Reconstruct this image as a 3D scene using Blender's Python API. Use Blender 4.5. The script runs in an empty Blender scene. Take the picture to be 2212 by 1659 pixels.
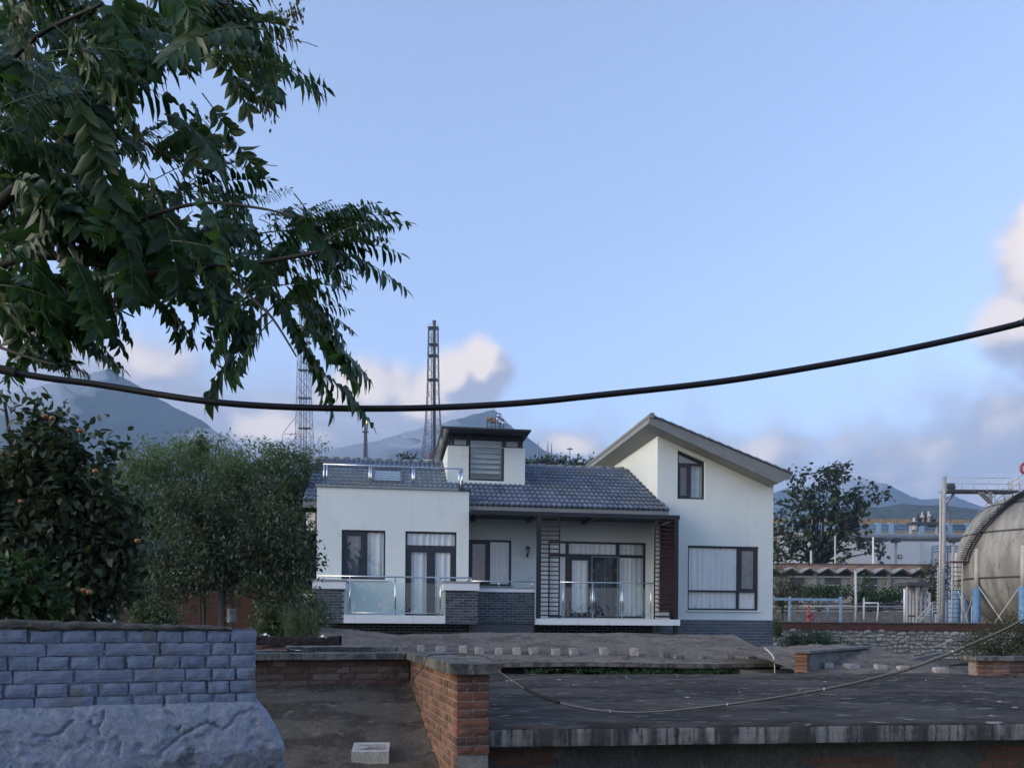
import bpy, bmesh, math, random
from mathutils import Matrix, Vector, noise
R = math.radians
scn = bpy.context.scene
col = scn.collection
rnd = random.Random(7)

# ------------------------------------------------------------------ camera
EYE = 4.0                      # eye height above the yard
FPX, CXP, HYP, ROLL = 1736.0, 1106.0, 1340.0, R(0.4)
cam = bpy.data.cameras.new('camera')
cam.sensor_width = 36.0
cam.lens = 36.0 * FPX / 2212.0
cam.shift_y = (HYP - 1659 / 2) / 2212.0
cam.clip_start, cam.clip_end = 0.05, 30000.0
camo = bpy.data.objects.new('camera', cam)
camo.matrix_world = Matrix.Translation((0, 0, EYE)) @ Matrix.Rotation(R(90), 4, 'X') @ Matrix.Rotation(ROLL, 4, 'Z')
col.objects.link(camo)
scn.camera = camo

def at(px, py, d):
    """world point at distance d (along the view axis) behind a picture point (2212 px wide picture)"""
    dx, dy = px - CXP, py - HYP
    c, s = math.cos(ROLL), math.sin(ROLL)
    return Vector(((dx * c + dy * s) / FPX * d, d, EYE - (-dx * s + dy * c) / FPX * d))

# ------------------------------------------------------------------ sky, sun, exposure
SUN_EL, SUN_AZ = R(14.0), R(-109.0)     # azimuth measured from +Y towards +X
world = bpy.data.worlds.new('World')
scn.world = world
world.use_nodes = True
wn, wl = world.node_tree.nodes, world.node_tree.links
wn.clear()

def cloud_group():
    """cloud thickness as a function of (azimuth, tangent of elevation)"""
    g = bpy.data.node_groups.new('cloud_field', 'ShaderNodeTree')
    g.interface.new_socket('P', in_out='INPUT', socket_type='NodeSocketVector')
    g.interface.new_socket('D', in_out='OUTPUT', socket_type='NodeSocketFloat')
    n, l = g.nodes, g.links
    gi, go = n.new('NodeGroupInput'), n.new('NodeGroupOutput')
    # domain warp
    w = n.new('ShaderNodeTexNoise'); w.inputs['Scale'].default_value = 7.0; w.inputs['Detail'].default_value = 5.0
    l.new(gi.outputs[0], w.inputs['Vector'])
    ws = n.new('ShaderNodeVectorMath'); ws.operation = 'SUBTRACT'; ws.inputs[1].default_value = (0.5, 0.5, 0.5)
    l.new(w.outputs['Color'], ws.inputs[0])
    wm = n.new('ShaderNodeVectorMath'); wm.operation = 'SCALE'; wm.inputs['Scale'].default_value = 0.055
    l.new(ws.outputs[0], wm.inputs[0])
    p = n.new('ShaderNodeVectorMath'); p.operation = 'ADD'
    l.new(gi.outputs[0], p.inputs[0]); l.new(wm.outputs[0], p.inputs[1])
    out = None
    for (px, py, rx, ry, amp) in CLOUDS:
        a = math.atan((px - CXP) / FPX)
        e = (HYP - py) / FPX * math.cos(a)
        s = n.new('ShaderNodeVectorMath'); s.operation = 'SUBTRACT'; s.inputs[1].default_value = (a, e, 0)
        l.new(p.outputs[0], s.inputs[0])
        m = n.new('ShaderNodeVectorMath'); m.operation = 'MULTIPLY'; m.inputs[1].default_value = (FPX / rx, FPX / ry, 0)
        l.new(s.outputs[0], m.inputs[0])
        ln = n.new('ShaderNodeVectorMath'); ln.operation = 'LENGTH'
        l.new(m.outputs[0], ln.inputs[0])
        q = n.new('ShaderNodeMath'); q.operation = 'MULTIPLY_ADD'; q.inputs[1].default_value = -amp; q.inputs[2].default_value = amp
        l.new(ln.outputs['Value'], q.inputs[0])
        if out is None:
            out = q.outputs[0]
        else:
            mx = n.new('ShaderNodeMath'); mx.operation = 'SMOOTH_MAX'; mx.inputs[2].default_value = 0.15
            l.new(out, mx.inputs[0]); l.new(q.outputs[0], mx.inputs[1])
            out = mx.outputs[0]
    # a loose bank of cloud low over the whole horizon
    sx = n.new('ShaderNodeSeparateXYZ'); l.new(p.outputs[0], sx.inputs[0])
    b = n.new('ShaderNodeTexNoise'); b.inputs['Scale'].default_value = 2.6; b.inputs['Detail'].default_value = 2.0
    bm_ = n.new('ShaderNodeVectorMath'); bm_.operation = 'MULTIPLY'; bm_.inputs[1].default_value = (1, 0.6, 0)
    l.new(p.outputs[0], bm_.inputs[0]); l.new(bm_.outputs[0], b.inputs['Vector'])
    bh = n.new('ShaderNodeMath'); bh.operation = 'MULTIPLY_ADD'; bh.inputs[1].default_value = 0.24; bh.inputs[2].default_value = 0.185
    l.new(b.outputs[0], bh.inputs[0])
    bd = n.new('ShaderNodeMath'); bd.operation = 'SUBTRACT'; l.new(bh.outputs[0], bd.inputs[0]); l.new(sx.outputs['Y'], bd.inputs[1])
    bk = n.new('ShaderNodeMath'); bk.operation = 'MULTIPLY'; bk.inputs[1].default_value = 6.0; l.new(bd.outputs[0], bk.inputs[0])
    mx = n.new('ShaderNodeMath'); mx.operation = 'SMOOTH_MAX'; mx.inputs[2].default_value = 0.2
    l.new(out, mx.inputs[0]); l.new(bk.outputs[0], mx.inputs[1])
    # cauliflower detail
    f = n.new('ShaderNodeTexNoise'); f.inputs['Scale'].default_value = 15.0; f.inputs['Detail'].default_value = 5.0; f.inputs['Roughness'].default_value = 0.52
    l.new(gi.outputs[0], f.inputs['Vector'])
    fm = n.new('ShaderNodeMath'); fm.operation = 'MULTIPLY_ADD'; fm.inputs[1].default_value = 0.85; fm.inputs[2].default_value = -0.45
    l.new(f.outputs[0], fm.inputs[0])
    ad = n.new('ShaderNodeMath'); ad.operation = 'ADD'; l.new(mx.outputs[0], ad.inputs[0]); l.new(fm.outputs[0], ad.inputs[1])
    l.new(ad.outputs[0], go.inputs[0])
    return g

CLOUDS = [  # px, py, rx, ry (picture px), strength
    (800, 855, 150, 120, 1.5), (900, 890, 230, 120, 1.6), (1035, 815, 85, 95, 1.5), (975, 830, 100, 95, 1.4), (720, 860, 140, 90, 1.1),
    (420, 880, 150, 90, 1.1), (330, 800, 200, 110, 0.9), (120, 810, 280, 130, 1.0), (600, 950, 420, 90, 1.3),
    (2240, 560, 105, 150, 1.7), (2215, 690, 115, 105, 1.6), (2255, 470, 70, 95, 1.6), (2330, 600, 170, 260, 1.8),
    (1220, 960, 130, 60, 1.0), (1600, 985, 480, 85, 0.9), (1880, 985, 90, 40, 0.8), (2150, 930, 220, 80, 0.7), (2050, 1040, 300, 60, 1.0),
]
tc = wn.new('ShaderNodeTexCoord')
nrm = wn.new('ShaderNodeVectorMath'); nrm.operation = 'NORMALIZE'; wl.new(tc.outputs['Generated'], nrm.inputs[0])
sep = wn.new('ShaderNodeSeparateXYZ'); wl.new(nrm.outputs[0], sep.inputs[0])
az = wn.new('ShaderNodeMath'); az.operation = 'ARCTAN2'; wl.new(sep.outputs['X'], az.inputs[0]); wl.new(sep.outputs['Y'], az.inputs[1])
xx = wn.new('ShaderNodeMath'); xx.operation = 'MULTIPLY'; wl.new(sep.outputs['Z'], xx.inputs[0]); wl.new(sep.outputs['Z'], xx.inputs[1])
hh = wn.new('ShaderNodeMath'); hh.operation = 'SUBTRACT'; hh.inputs[0].default_value = 1.0001; wl.new(xx.outputs[0], hh.inputs[1])
hs = wn.new('ShaderNodeMath'); hs.operation = 'SQRT'; wl.new(hh.outputs[0], hs.inputs[0])
te = wn.new('ShaderNodeMath'); te.operation = 'DIVIDE'; wl.new(sep.outputs['Z'], te.inputs[0]); wl.new(hs.outputs[0], te.inputs[1])
cmb = wn.new('ShaderNodeCombineXYZ'); wl.new(az.outputs[0], cmb.inputs[0]); wl.new(te.outputs[0], cmb.inputs[1])
grp = cloud_group()
d1 = wn.new('ShaderNodeGroup'); d1.node_tree = grp; wl.new(cmb.outputs[0], d1.inputs[0])
off = wn.new('ShaderNodeVectorMath'); off.operation = 'ADD'; off.inputs[1].default_value = (-0.020, 0.030, 0)
wl.new(cmb.outputs[0], off.inputs[0])
d2 = wn.new('ShaderNodeGroup'); d2.node_tree = grp; wl.new(off.outputs[0], d2.inputs[0])
mask = wn.new('ShaderNodeMapRange'); mask.interpolation_type = 'SMOOTHERSTEP'
mask.inputs['From Min'].default_value = 0.0; mask.inputs['From Max'].default_value = 0.75
mask.inputs['To Max'].default_value = 0.93
wl.new(d1.outputs[0], mask.inputs['Value'])
dif = wn.new('ShaderNodeMath'); dif.operation = 'SUBTRACT'; wl.new(d1.outputs[0], dif.inputs[0]); wl.new(d2.outputs[0], dif.inputs[1])
lit = wn.new('ShaderNodeMapRange'); lit.interpolation_type = 'SMOOTHSTEP'
lit.inputs['From Min'].default_value = 0.12; lit.inputs['From Max'].default_value = 0.70
wl.new(dif.outputs[0], lit.inputs['Value'])
ccol = wn.new('ShaderNodeMixRGB'); ccol.inputs[1].default_value = (0.44, 0.46, 0.575, 1); ccol.inputs[2].default_value = (1.14, 0.98, 0.85, 1)
wl.new(lit.outputs[0], ccol.inputs[0])
sky = wn.new('ShaderNodeTexSky'); sky.sky_type = 'NISHITA'; sky.sun_disc = False
sky.sun_elevation = SUN_EL; sky.sun_rotation = SUN_AZ
sky.altitude = 100.0; sky.air_density = 1.0; sky.dust_density = 0.5; sky.ozone_density = 3.0
SKY_STR = 0.15
tint = wn.new('ShaderNodeMixRGB'); tint.blend_type = 'MULTIPLY'; tint.inputs[0].default_value = 1.0
tint.inputs[2].default_value = (1.05, 0.97, 1.03, 1)
hsv = wn.new('ShaderNodeHueSaturation'); hsv.inputs['Saturation'].default_value = 0.92; hsv.inputs['Value'].default_value = 0.80
gam = wn.new('ShaderNodeGamma'); gam.inputs['Gamma'].default_value = 0.78; wl.new(sky.outputs[0], gam.inputs['Color']); wl.new(gam.outputs[0], hsv.inputs['Color']); wl.new(hsv.outputs[0], tint.inputs[1])
CLOUD_GAIN = 1.75                # cloud brightness in the same physical units as the sky node
cg = wn.new('ShaderNodeMixRGB'); cg.blend_type = 'MULTIPLY'; cg.inputs[0].default_value = 1.0
cg.inputs[2].default_value = (CLOUD_GAIN, CLOUD_GAIN, CLOUD_GAIN, 1); wl.new(ccol.outputs[0], cg.inputs[1])
cmix = wn.new('ShaderNodeMixRGB'); wl.new(mask.outputs[0], cmix.inputs[0]); wl.new(tint.outputs[0], cmix.inputs[1]); wl.new(cg.outputs[0], cmix.inputs[2])
bg = wn.new('ShaderNodeBackground'); bg.inputs['Strength'].default_value = SKY_STR
wl.new(cmix.outputs[0], bg.inputs['Color'])
wo = wn.new('ShaderNodeOutputWorld'); wl.new(bg.outputs[0], wo.inputs['Surface'])

sund = bpy.data.lights.new('sun', 'SUN')
sund.energy, sund.angle, sund.color = 0.95, R(45), (1.0, 0.83, 0.58)
sun = bpy.data.objects.new('sun', sund)
sdir = Vector((math.sin(SUN_AZ) * math.cos(SUN_EL), math.cos(SUN_AZ) * math.cos(SUN_EL), math.sin(SUN_EL)))
sun.rotation_euler = sdir.to_track_quat('Z', 'Y').to_euler()
sun.location = sdir * 60 + Vector((0, 0, 4))
col.objects.link(sun)

scn.view_settings.view_transform = 'Standard'
scn.view_settings.look = 'None'
scn.view_settings.gamma = 1.0
scn.view_settings.use_curve_mapping = False
scn.view_settings.exposure = 2.06
scn.cycles.use_denoising = True
scn.cycles.max_bounces = 8
scn.cycles.transparent_max_bounces = 16
scn.cycles.volume_bounces = 1
HAZE_DENSITY = 0.00029
scn.cycles.caustics_reflective = False
scn.cycles.caustics_refractive = False
scn.cycles.sample_clamp_indirect = 6.0
world.cycles.sampling_method = 'MANUAL'
world.cycles.sample_map_resolution = 256

# ------------------------------------------------------------------ helpers
def tag(o, label=None, cat=None, group=None, kind=None):
    if label: o['label'] = label
    if cat: o['category'] = cat
    if group: o['group'] = group
    if kind: o['kind'] = kind
    return o

def empty(name, loc=(0, 0, 0), rz=0.0, label=None, cat=None, group=None):
    o = bpy.data.objects.new(name, None)
    o.location = loc; o.rotation_euler = (0, 0, rz); o.empty_display_size = 0.1
    col.objects.link(o)
    return tag(o, label, cat, group)

def link(name, me, parent=None, loc=(0, 0, 0), rot=(0, 0, 0), scale=(1, 1, 1)):
    o = bpy.data.objects.new(name, me)
    col.objects.link(o)
    o.parent = parent
    o.location = loc; o.rotation_euler = rot; o.scale = scale
    return o

class MB:
    def __init__(s): s.v, s.f, s.sm = [], [], []
    def add(s, vs, fs, smooth=False):
        b = len(s.v); s.v += [tuple(p) for p in vs]
        s.f += [tuple(b + i for i in f) for f in fs]; s.sm += [smooth] * len(fs)
        return s
    def box(s, x0, x1, y0, y1, z0, z1):
        return s.add([(x0, y0, z0), (x1, y0, z0), (x1, y1, z0), (x0, y1, z0), (x0, y0, z1), (x1, y0, z1), (x1, y1, z1), (x0, y1, z1)],
                     [(0, 3, 2, 1), (4, 5, 6, 7), (0, 1, 5, 4), (1, 2, 6, 5), (2, 3, 7, 6), (3, 0, 4, 7)])
    def cbox(s, x0, x1, y0, y1, z0, z1, c=0.006):
        """box with chamfered front (-y) edges"""
        vs = [(x0, y1, z0), (x1, y1, z0), (x1, y1, z1), (x0, y1, z1), (x0, y0 + c, z0), (x1, y0 + c, z0), (x1, y0 + c, z1), (x0, y0 + c, z1),
              (x0 + c, y0, z0 + c), (x1 - c, y0, z0 + c), (x1 - c, y0, z1 - c), (x0 + c, y0, z1 - c)]
        fs = [(3, 2, 1, 0)]
        for a in range(4):
            b = (a + 1) % 4
            fs += [(a, b, 4 + b, 4 + a), (4 + a, 4 + b, 8 + b, 8 + a)]
        return s.add(vs, fs + [(8, 9, 10, 11)])
    def bar(s, p, q, w, h=None, up=(0, 0, 1)):
        p, q = Vector(p), Vector(q); h = h or w
        d = (q - p).normalized(); u = Vector(up)
        if abs(d.dot(u)) > 0.98: u = Vector((1, 0, 0))
        a = d.cross(u).normalized() * w / 2; b = a.cross(d).normalized() * h / 2
        vs = [p - a - b, p + a - b, p + a + b, p - a + b, q - a - b, q + a - b, q + a + b, q - a + b]
        return s.add(vs, [(0, 3, 2, 1), (4, 5, 6, 7), (0, 1, 5, 4), (1, 2, 6, 5), (2, 3, 7, 6), (3, 0, 4, 7)])
    def tube(s, pts, rad, n=8, caps=True):
        pts = [Vector(p) for p in pts]
        if not hasattr(rad, '__len__'): rad = [rad] * len(pts)
        vs, fs = [], []; prev = None
        for i, p in enumerate(pts):
            d = (pts[min(i + 1, len(pts) - 1)] - pts[max(i - 1, 0)]).normalized()
            if prev is None:
                u = Vector((0, 0, 1)) if abs(d.z) < 0.9 else Vector((1, 0, 0))
                a = d.cross(u).normalized()
            else:
                a = (prev - d * prev.dot(d)).normalized()
            prev = a; b = d.cross(a)
            for k in range(n):
                t = 2 * math.pi * k / n
                vs.append(p + (a * math.cos(t) + b * math.sin(t)) * rad[i])
        for i in range(len(pts) - 1):
            for k in range(n):
                k2 = (k + 1) % n
                fs.append((i * n + k, i * n + k2, (i + 1) * n + k2, (i + 1) * n + k))
        s.add(vs, fs, True)
        if caps:
            b0 = len(s.v) - len(vs)
            s.f += [tuple(b0 + k for k in reversed(range(n))), tuple(b0 + (len(pts) - 1) * n + k for k in range(n))]
            s.sm += [False, False]
        return s
    def lathe(s, prof, n=16, c=(0, 0, 0)):
        vs, fs = [], []
        for r, z in prof:
            for k in range(n):
                t = 2 * math.pi * k / n
                vs.append((c[0] + r * math.cos(t), c[1] + r * math.sin(t), c[2] + z))
        for i in range(len(prof) - 1):
            for k in range(n):
                k2 = (k + 1) % n
                fs.append((i * n + k, i * n + k2, (i + 1) * n + k2, (i + 1) * n + k))
        return s.add(vs, fs, True)
    def prism(s, poly, y0, y1):
        """poly: (x, z) counter-clockwise seen from -y; extruded along y"""
        n = len(poly)
        vs = [(x, y0, z) for x, z in poly] + [(x, y1, z) for x, z in poly]
        fs = [tuple(range(n)), tuple(reversed(range(n, 2 * n)))]
        fs += [((i + 1) % n, i, n + i, n + (i + 1) % n) for i in range(n)]
        return s.add(vs, fs)
    def plate(s, outer, holes, y0, y1):
        """wall plate in the x-z plane with openings, thickness y0..y1"""
        from mathutils.geometry import tessellate_polygon
        loops = [outer] + holes
        flat = [p for lp in loops for p in lp]
        tris = tessellate_polygon([[Vector((x, z, 0)) for x, z in lp] for lp in loops])
        n = len(flat)
        vs = [(x, y0, z) for x, z in flat] + [(x, y1, z) for x, z in flat]
        fs = []
        for t in tris:
            a, b, c = (Vector(flat[i]) for i in t)
            if (b - a).cross(c - a) < 0: t = (t[0], t[2], t[1])
            fs += [tuple(t), tuple(n + i for i in reversed(t))]
        o = 0
        for li, lp in enumerate(loops):
            m = len(lp)
            for i in range(m):
                a, b = o + i, o + (i + 1) % m
                fs.append((b, a, n + a, n + b) if li == 0 else (a, b, n + b, n + a))
            o += m
        return s.add(vs, fs)
    def mesh(s, name, mat=None):
        me = bpy.data.meshes.new(name)
        me.from_pydata(s.v, [], s.f)
        if any(s.sm): me.polygons.foreach_set('use_smooth', s.sm)
        for m in (mat if isinstance(mat, (list, tuple)) else [mat] if mat else []): me.materials.append(m)
        me.update()
        return me
    def build(s, name, mat, parent=None, loc=(0, 0, 0), rot=(0, 0, 0), fix=False):
        me = s.mesh(name, mat)
        if fix:
            b = bmesh.new(); b.from_mesh(me); bmesh.ops.recalc_face_normals(b, faces=b.faces); b.to_mesh(me); b.free()
        return link(name, me, parent, loc, rot)

def fbm(x, y, z=0.0, o=4):
    return noise.fractal(Vector((x, y, z)), 1.0, 2.0, o)

def grid_mesh(mb, nx, ny, fn, smooth=True, flip=False):
    vs = [fn(i / nx, j / ny) for j in range(ny + 1) for i in range(nx + 1)]
    w = nx + 1
    fs = [(j * w + i, j * w + i + 1, (j + 1) * w + i + 1, (j + 1) * w + i) for j in range(ny) for i in range(nx)]
    if flip: fs = [tuple(reversed(f)) for f in fs]
    return mb.add(vs, fs, smooth)

# ------------------------------------------------------------------ materials
class NT:
    def __init__(s, name):
        s.m = bpy.data.materials.new(name); s.m.use_nodes = True
        s.t = s.m.node_tree; s.n, s.l = s.t.nodes, s.t.links
        s.b = s.n['Principled BSDF']; s.out = s.n['Material Output']
    def node(s, t, **kw):
        x = s.n.new(t)
        for k, v in kw.items(): setattr(x, k, v)
        return x
    def set(s, sock, v):
        if hasattr(v, 'is_linked') or isinstance(v, bpy.types.NodeSocket): s.l.new(v, sock)
        elif isinstance(v, (tuple, list)) and len(v) == 3 and sock.type == 'RGBA': sock.default_value = (*v, 1)
        else: sock.default_value = v
    def coord(s, kind='Object', scale=(1, 1, 1), rot=(0, 0, 0)):
        c = s.node('ShaderNodeTexCoord'); o = c.outputs[kind]
        if kind == 'World':
            pass
        m = s.node('ShaderNodeMapping'); m.inputs['Scale'].default_value = scale; m.inputs['Rotation'].default_value = rot
        s.l.new(o, m.inputs['Vector']); return m.outputs[0]
    def pos(s, scale=(1, 1, 1)):
        g = s.node('ShaderNodeNewGeometry')
        m = s.node('ShaderNodeMapping'); m.inputs['Scale'].default_value = scale
        s.l.new(g.outputs['Position'], m.inputs['Vector']); return m.outputs[0]
    def noise(s, vec, scale, detail=4, rough=0.55, dist=0.0):
        x = s.node('ShaderNodeTexNoise'); s.l.new(vec, x.inputs['Vector'])
        x.inputs['Scale'].default_value = scale; x.inputs['Detail'].default_value = detail
        x.inputs['Roughness'].default_value = rough; x.inputs['Distortion'].default_value = dist
        return x.outputs[0]
    def ramp(s, fac, stops, interp='LINEAR'):
        x = s.node('ShaderNodeValToRGB'); s.l.new(fac, x.inputs[0]); x.color_ramp.interpolation = interp
        e = x.color_ramp.elements
        while len(e) < len(stops): e.new(0.5)
        for k, (p, c) in enumerate(stops):
            e[k].position = p; e[k].color = (*c, 1) if len(c) == 3 else c
        return x.outputs[0]
    def mix(s, fac, a, b, mode='MIX'):
        x = s.node('ShaderNodeMixRGB', blend_type=mode); s.set(x.inputs[0], fac); s.set(x.inputs[1], a); s.set(x.inputs[2], b)
        return x.outputs[0]
    def math(s, op, a, b=0.0):
        x = s.node('ShaderNodeMath', operation=op); s.set(x.inputs[0], a); s.set(x.inputs[1], b); return x.outputs[0]
    def rng(s, v, a, b, c=0.0, d=1.0):
        x = s.node('ShaderNodeMapRange', interpolation_type='SMOOTHSTEP'); s.set(x.inputs[0], v)
        for i, k in enumerate((a, b, c, d)): x.inputs[i + 1].default_value = k
        return x.outputs[0]
    def rand(s): return s.node('ShaderNodeObjectInfo').outputs['Random']
    def island(s): return s.node('ShaderNodeNewGeometry').outputs['Random Per Island']
    def bump(s, h, strength=0.4, dist=0.01):
        x = s.node('ShaderNodeBump'); x.inputs['Strength'].default_value = strength; x.inputs['Distance'].default_value = dist
        s.l.new(h, x.inputs['Height']); s.l.new(x.outputs[0], s.b.inputs['Normal'])
    def fin(s, color=None, rough=0.8, metal=0.0, spec=0.4):
        if color is not None: s.set(s.b.inputs['Base Color'], color)
        s.set(s.b.inputs['Roughness'], rough); s.b.inputs['Metallic'].default_value = metal
        s.b.inputs['Specular IOR Level'].default_value = spec
        return s.m

M = {}
def simple(name, c, rough=0.7, metal=0.0, var=0.15, scale=6.0, bump=0.0, bscale=60.0, spec=0.4):
    t = NT(name); v = t.coord()
    n = t.noise(v, scale, 4)
    a = tuple(x * (1 - var) for x in c); b = tuple(min(1, x * (1 + var)) for x in c)
    cc = t.ramp(n, [(0.3, a), (0.7, b)])
    if bump: t.bump(t.noise(v, bscale, 5), bump, 0.004)
    M[name] = t.fin(cc, rough, metal, spec)
    return M[name]

def stained(name, base, dark, light, scale=3.0, stretch=(1, 1, 1), bump=0.5, bscale=45, rough=0.9, amt=(0.42, 0.62), fine=0.35):
    """weathered concrete / plaster: three tones of blotch at two scales plus grit relief"""
    t = NT(name); v = t.coord(scale=stretch); o = t.coord()
    n1 = t.noise(v, scale, 6, 0.6, 0.3); n2 = t.noise(v, scale * 3.7, 5, 0.6); n3 = t.noise(o, bscale, 4, 0.6)
    c = t.mix(t.rng(n1, amt[0], amt[1]), dark, base)
    c = t.mix(t.rng(n2, 0.56, 0.74), c, light)
    c = t.mix(fine, c, t.mix(t.rng(n3, 0.3, 0.7), tuple(x * 0.45 for x in base), tuple(min(1, x * 1.5) for x in base)))
    t.bump(t.math('ADD', n3, t.math('MULTIPLY', n2, 1.5)), bump, 0.01)
    M[name] = t.fin(c, rough, 0, 0.12)
    return M[name]

# house
t = NT('stucco'); v = t.coord(); n = t.noise(v, 0.7, 3); n2 = t.noise(v, 90, 3, 0.7); n3 = t.noise(t.coord(scale=(1.3, 1.3, 0.12)), 2.2, 5)
c = t.mix(t.rng(n, 0.3, 0.7), (0.73, 0.79, 0.755), (0.80, 0.845, 0.81)); c = t.mix(t.rng(n3, 0.56, 0.80, 0, 0.30), c, (0.50, 0.54, 0.51)); c = t.mix(t.rng(t.noise(v, 2.6, 5, 0.65), 0.55, 0.75, 0, 0.45), c, (0.58, 0.61, 0.57))
t.bump(n2, 0.35, 0.006); M['stucco'] = t.fin(c, 0.92, 0, 0.2)
simple('white_paint', (0.76, 0.80, 0.82), 0.6, var=0.04)
t = NT('slab_white'); v = t.coord(scale=(1, 1, 0.25)); n = t.noise(v, 6, 5)
c = t.mix(t.rng(n, 0.55, 0.75, 0, 0.5), (0.78, 0.81, 0.82), (0.42, 0.38, 0.31)); M['slab_white'] = t.fin(c, 0.8)
simple('frame_dark', (0.028, 0.034, 0.044), 0.38, var=0.1)
simple('porch_black', (0.014, 0.016, 0.022), 0.45, var=0.2)
simple('maroon', (0.028, 0.009, 0.010), 0.55, var=0.25, scale=14)
simple('fascia_grey', (0.23, 0.245, 0.24), 0.75, var=0.1, scale=3)
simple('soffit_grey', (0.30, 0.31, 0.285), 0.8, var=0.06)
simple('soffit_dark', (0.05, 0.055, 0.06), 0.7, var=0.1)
simple('coping_grey', (0.26, 0.29, 0.31), 0.75, var=0.12)
simple('plinth_grey', (0.10, 0.11, 0.115), 0.9, var=0.1)
simple('steel', (0.62, 0.66, 0.70), 0.28, 1.0, var=0.05)
simple('grout', (0.36, 0.40, 0.42), 0.9, var=0.12, scale=3)
t = NT('clad_brick'); r = t.rand(); v = t.pos()
c = t.ramp(r, [(0.0, (0.035, 0.042, 0.052)), (0.5, (0.06, 0.07, 0.082)), (1.0, (0.10, 0.115, 0.13))])
n = t.noise(v, 2.3, 4); c = t.mix(t.rng(n, 0.52, 0.72, 0, 0.6), c, (0.17, 0.19, 0.21)); t.bump(t.noise(v, 120, 3), 0.3, 0.003)
M['clad_brick'] = t.fin(c, 0.85)
t = NT('shaded_base_brick'); r = t.rand(); c = t.ramp(r, [(0.0, (0.022, 0.024, 0.028)), (1.0, (0.05, 0.052, 0.056))]); M['shaded_base_brick'] = t.fin(c, 0.85)  # cladding darkened: the shade under the balcony is put into the brick colour
t = NT('wing_brick'); r = t.rand(); c = t.ramp(r, [(0.0, (0.085, 0.10, 0.12)), (1.0, (0.13, 0.15, 0.17))]); M['wing_brick'] = t.fin(c, 0.85)
t = NT('roof_tile'); r = t.rand(); v = t.pos()
c = t.ramp(r, [(0.0, (0.09, 0.122, 0.172)), (0.5, (0.13, 0.165, 0.225)), (1.0, (0.175, 0.205, 0.26))])
c = t.mix(t.rng(t.noise(v, 0.55, 4), 0.50, 0.66, 0, 0.75), c, (0.13, 0.135, 0.125))
c = t.mix(t.rng(t.noise(v, 9, 4), 0.6, 0.75, 0, 0.4), c, (0.06, 0.06, 0.055)); M['roof_tile'] = t.fin(c, 0.34, 0, 0.5)

def glassmat(name, tint=(0.86, 0.93, 0.93), fres=1.9, rough=0.01, haze=0.0, hazecol=(0.6, 0.72, 0.72)):
    t = NT(name); t.n.remove(t.b)
    tr = t.node('ShaderNodeBsdfTransparent'); tr.inputs[0].default_value = (*tint, 1)
    gl = t.node('ShaderNodeBsdfGlossy'); gl.inputs['Roughness'].default_value = rough; gl.inputs[0].default_value = (0.95, 0.97, 1, 1)
    lw = t.node('ShaderNodeLayerWeight'); r0 = ((fres - 1) / (fres + 1)) ** 2
    f5 = t.math('POWER', lw.outputs['Facing'], 4.0); f = t.node('ShaderNodeMath', operation='MULTIPLY_ADD'); t.l.new(f5, f.inputs[0]); f.inputs[1].default_value = 1 - r0; f.inputs[2].default_value = r0
    base = tr.outputs[0]
    if haze:
        df = t.node('ShaderNodeBsdfDiffuse'); df.inputs[0].default_value = (*hazecol, 1)
        n = t.noise(t.coord(), 3.5, 5, 0.6)
        mh = t.node('ShaderNodeMixShader'); t.l.new(t.rng(n, 0.40, 0.50, haze, haze * 0.35), mh.inputs[0])
        t.l.new(tr.outputs[0], mh.inputs[1]); t.l.new(df.outputs[0], mh.inputs[2]); base = mh.outputs[0]
    mx = t.node('ShaderNodeMixShader'); t.l.new(f.outputs[0], mx.inputs[0]); t.l.new(base, mx.inputs[1]); t.l.new(gl.outputs[0], mx.inputs[2])
    t.l.new(mx.outputs[0], t.out.inputs[0]); M[name] = t.m
glassmat('glass', (0.985, 0.99, 0.99), 2.0); glassmat('rail_glass', (0.90, 0.955, 0.95), 1.6); glassmat('frosted', (0.86, 0.94, 0.94), 1.5, 0.15, 0.5, (0.66, 0.75, 0.75))
glassmat('screen_mesh', (0.45, 0.47, 0.5), 1.2, 0.5, 0.45, (0.22, 0.25, 0.3))
simple('curtain', (0.76, 0.82, 0.82), 0.95, var=0.05)
simple('blind', (0.45, 0.58, 0.60), 0.8, var=0.1)
simple('dark_blind', (0.11, 0.13, 0.16), 0.9, var=0.2)
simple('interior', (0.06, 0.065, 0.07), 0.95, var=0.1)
simple('ac_white', (0.70, 0.68, 0.60), 0.5, var=0.08)

# foreground
t = NT('roof_felt'); v = t.coord(scale=(0.8, 1.5, 1)); o = t.coord()
n1 = t.noise(v, 1.1, 6, 0.62); n2 = t.noise(t.coord(scale=(0.7, 1.5, 1)), 4.5, 6, 0.66, 0.4); n3 = t.noise(o, 70, 4, 0.6); n4 = t.noise(t.coord(scale=(0.35, 1.3, 1)), 9.0, 3, 0.5)
c = t.mix(t.rng(n1, 0.40, 0.62), (0.038, 0.032, 0.026), (0.108, 0.092, 0.074)); c = t.mix(t.rng(n2, 0.53, 0.70, 0, 0.85), c, (0.19, 0.172, 0.148)); c = t.mix(t.rng(n4, 0.63, 0.69, 0, 0.95), c, (0.40, 0.38, 0.345))
c = t.mix(0.3, c, t.mix(t.rng(n3, 0.3, 0.7), (0.012, 0.012, 0.013), (0.085, 0.085, 0.085))); t.bump(t.math('ADD', n3, t.math('MULTIPLY', n2, 2.0)), 0.6, 0.012); M['roof_felt'] = t.fin(c, 0.95, 0, 0.08)
t = NT('fascia_stain'); v = t.coord(scale=(1, 1, 0.10)); o = t.coord()
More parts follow.
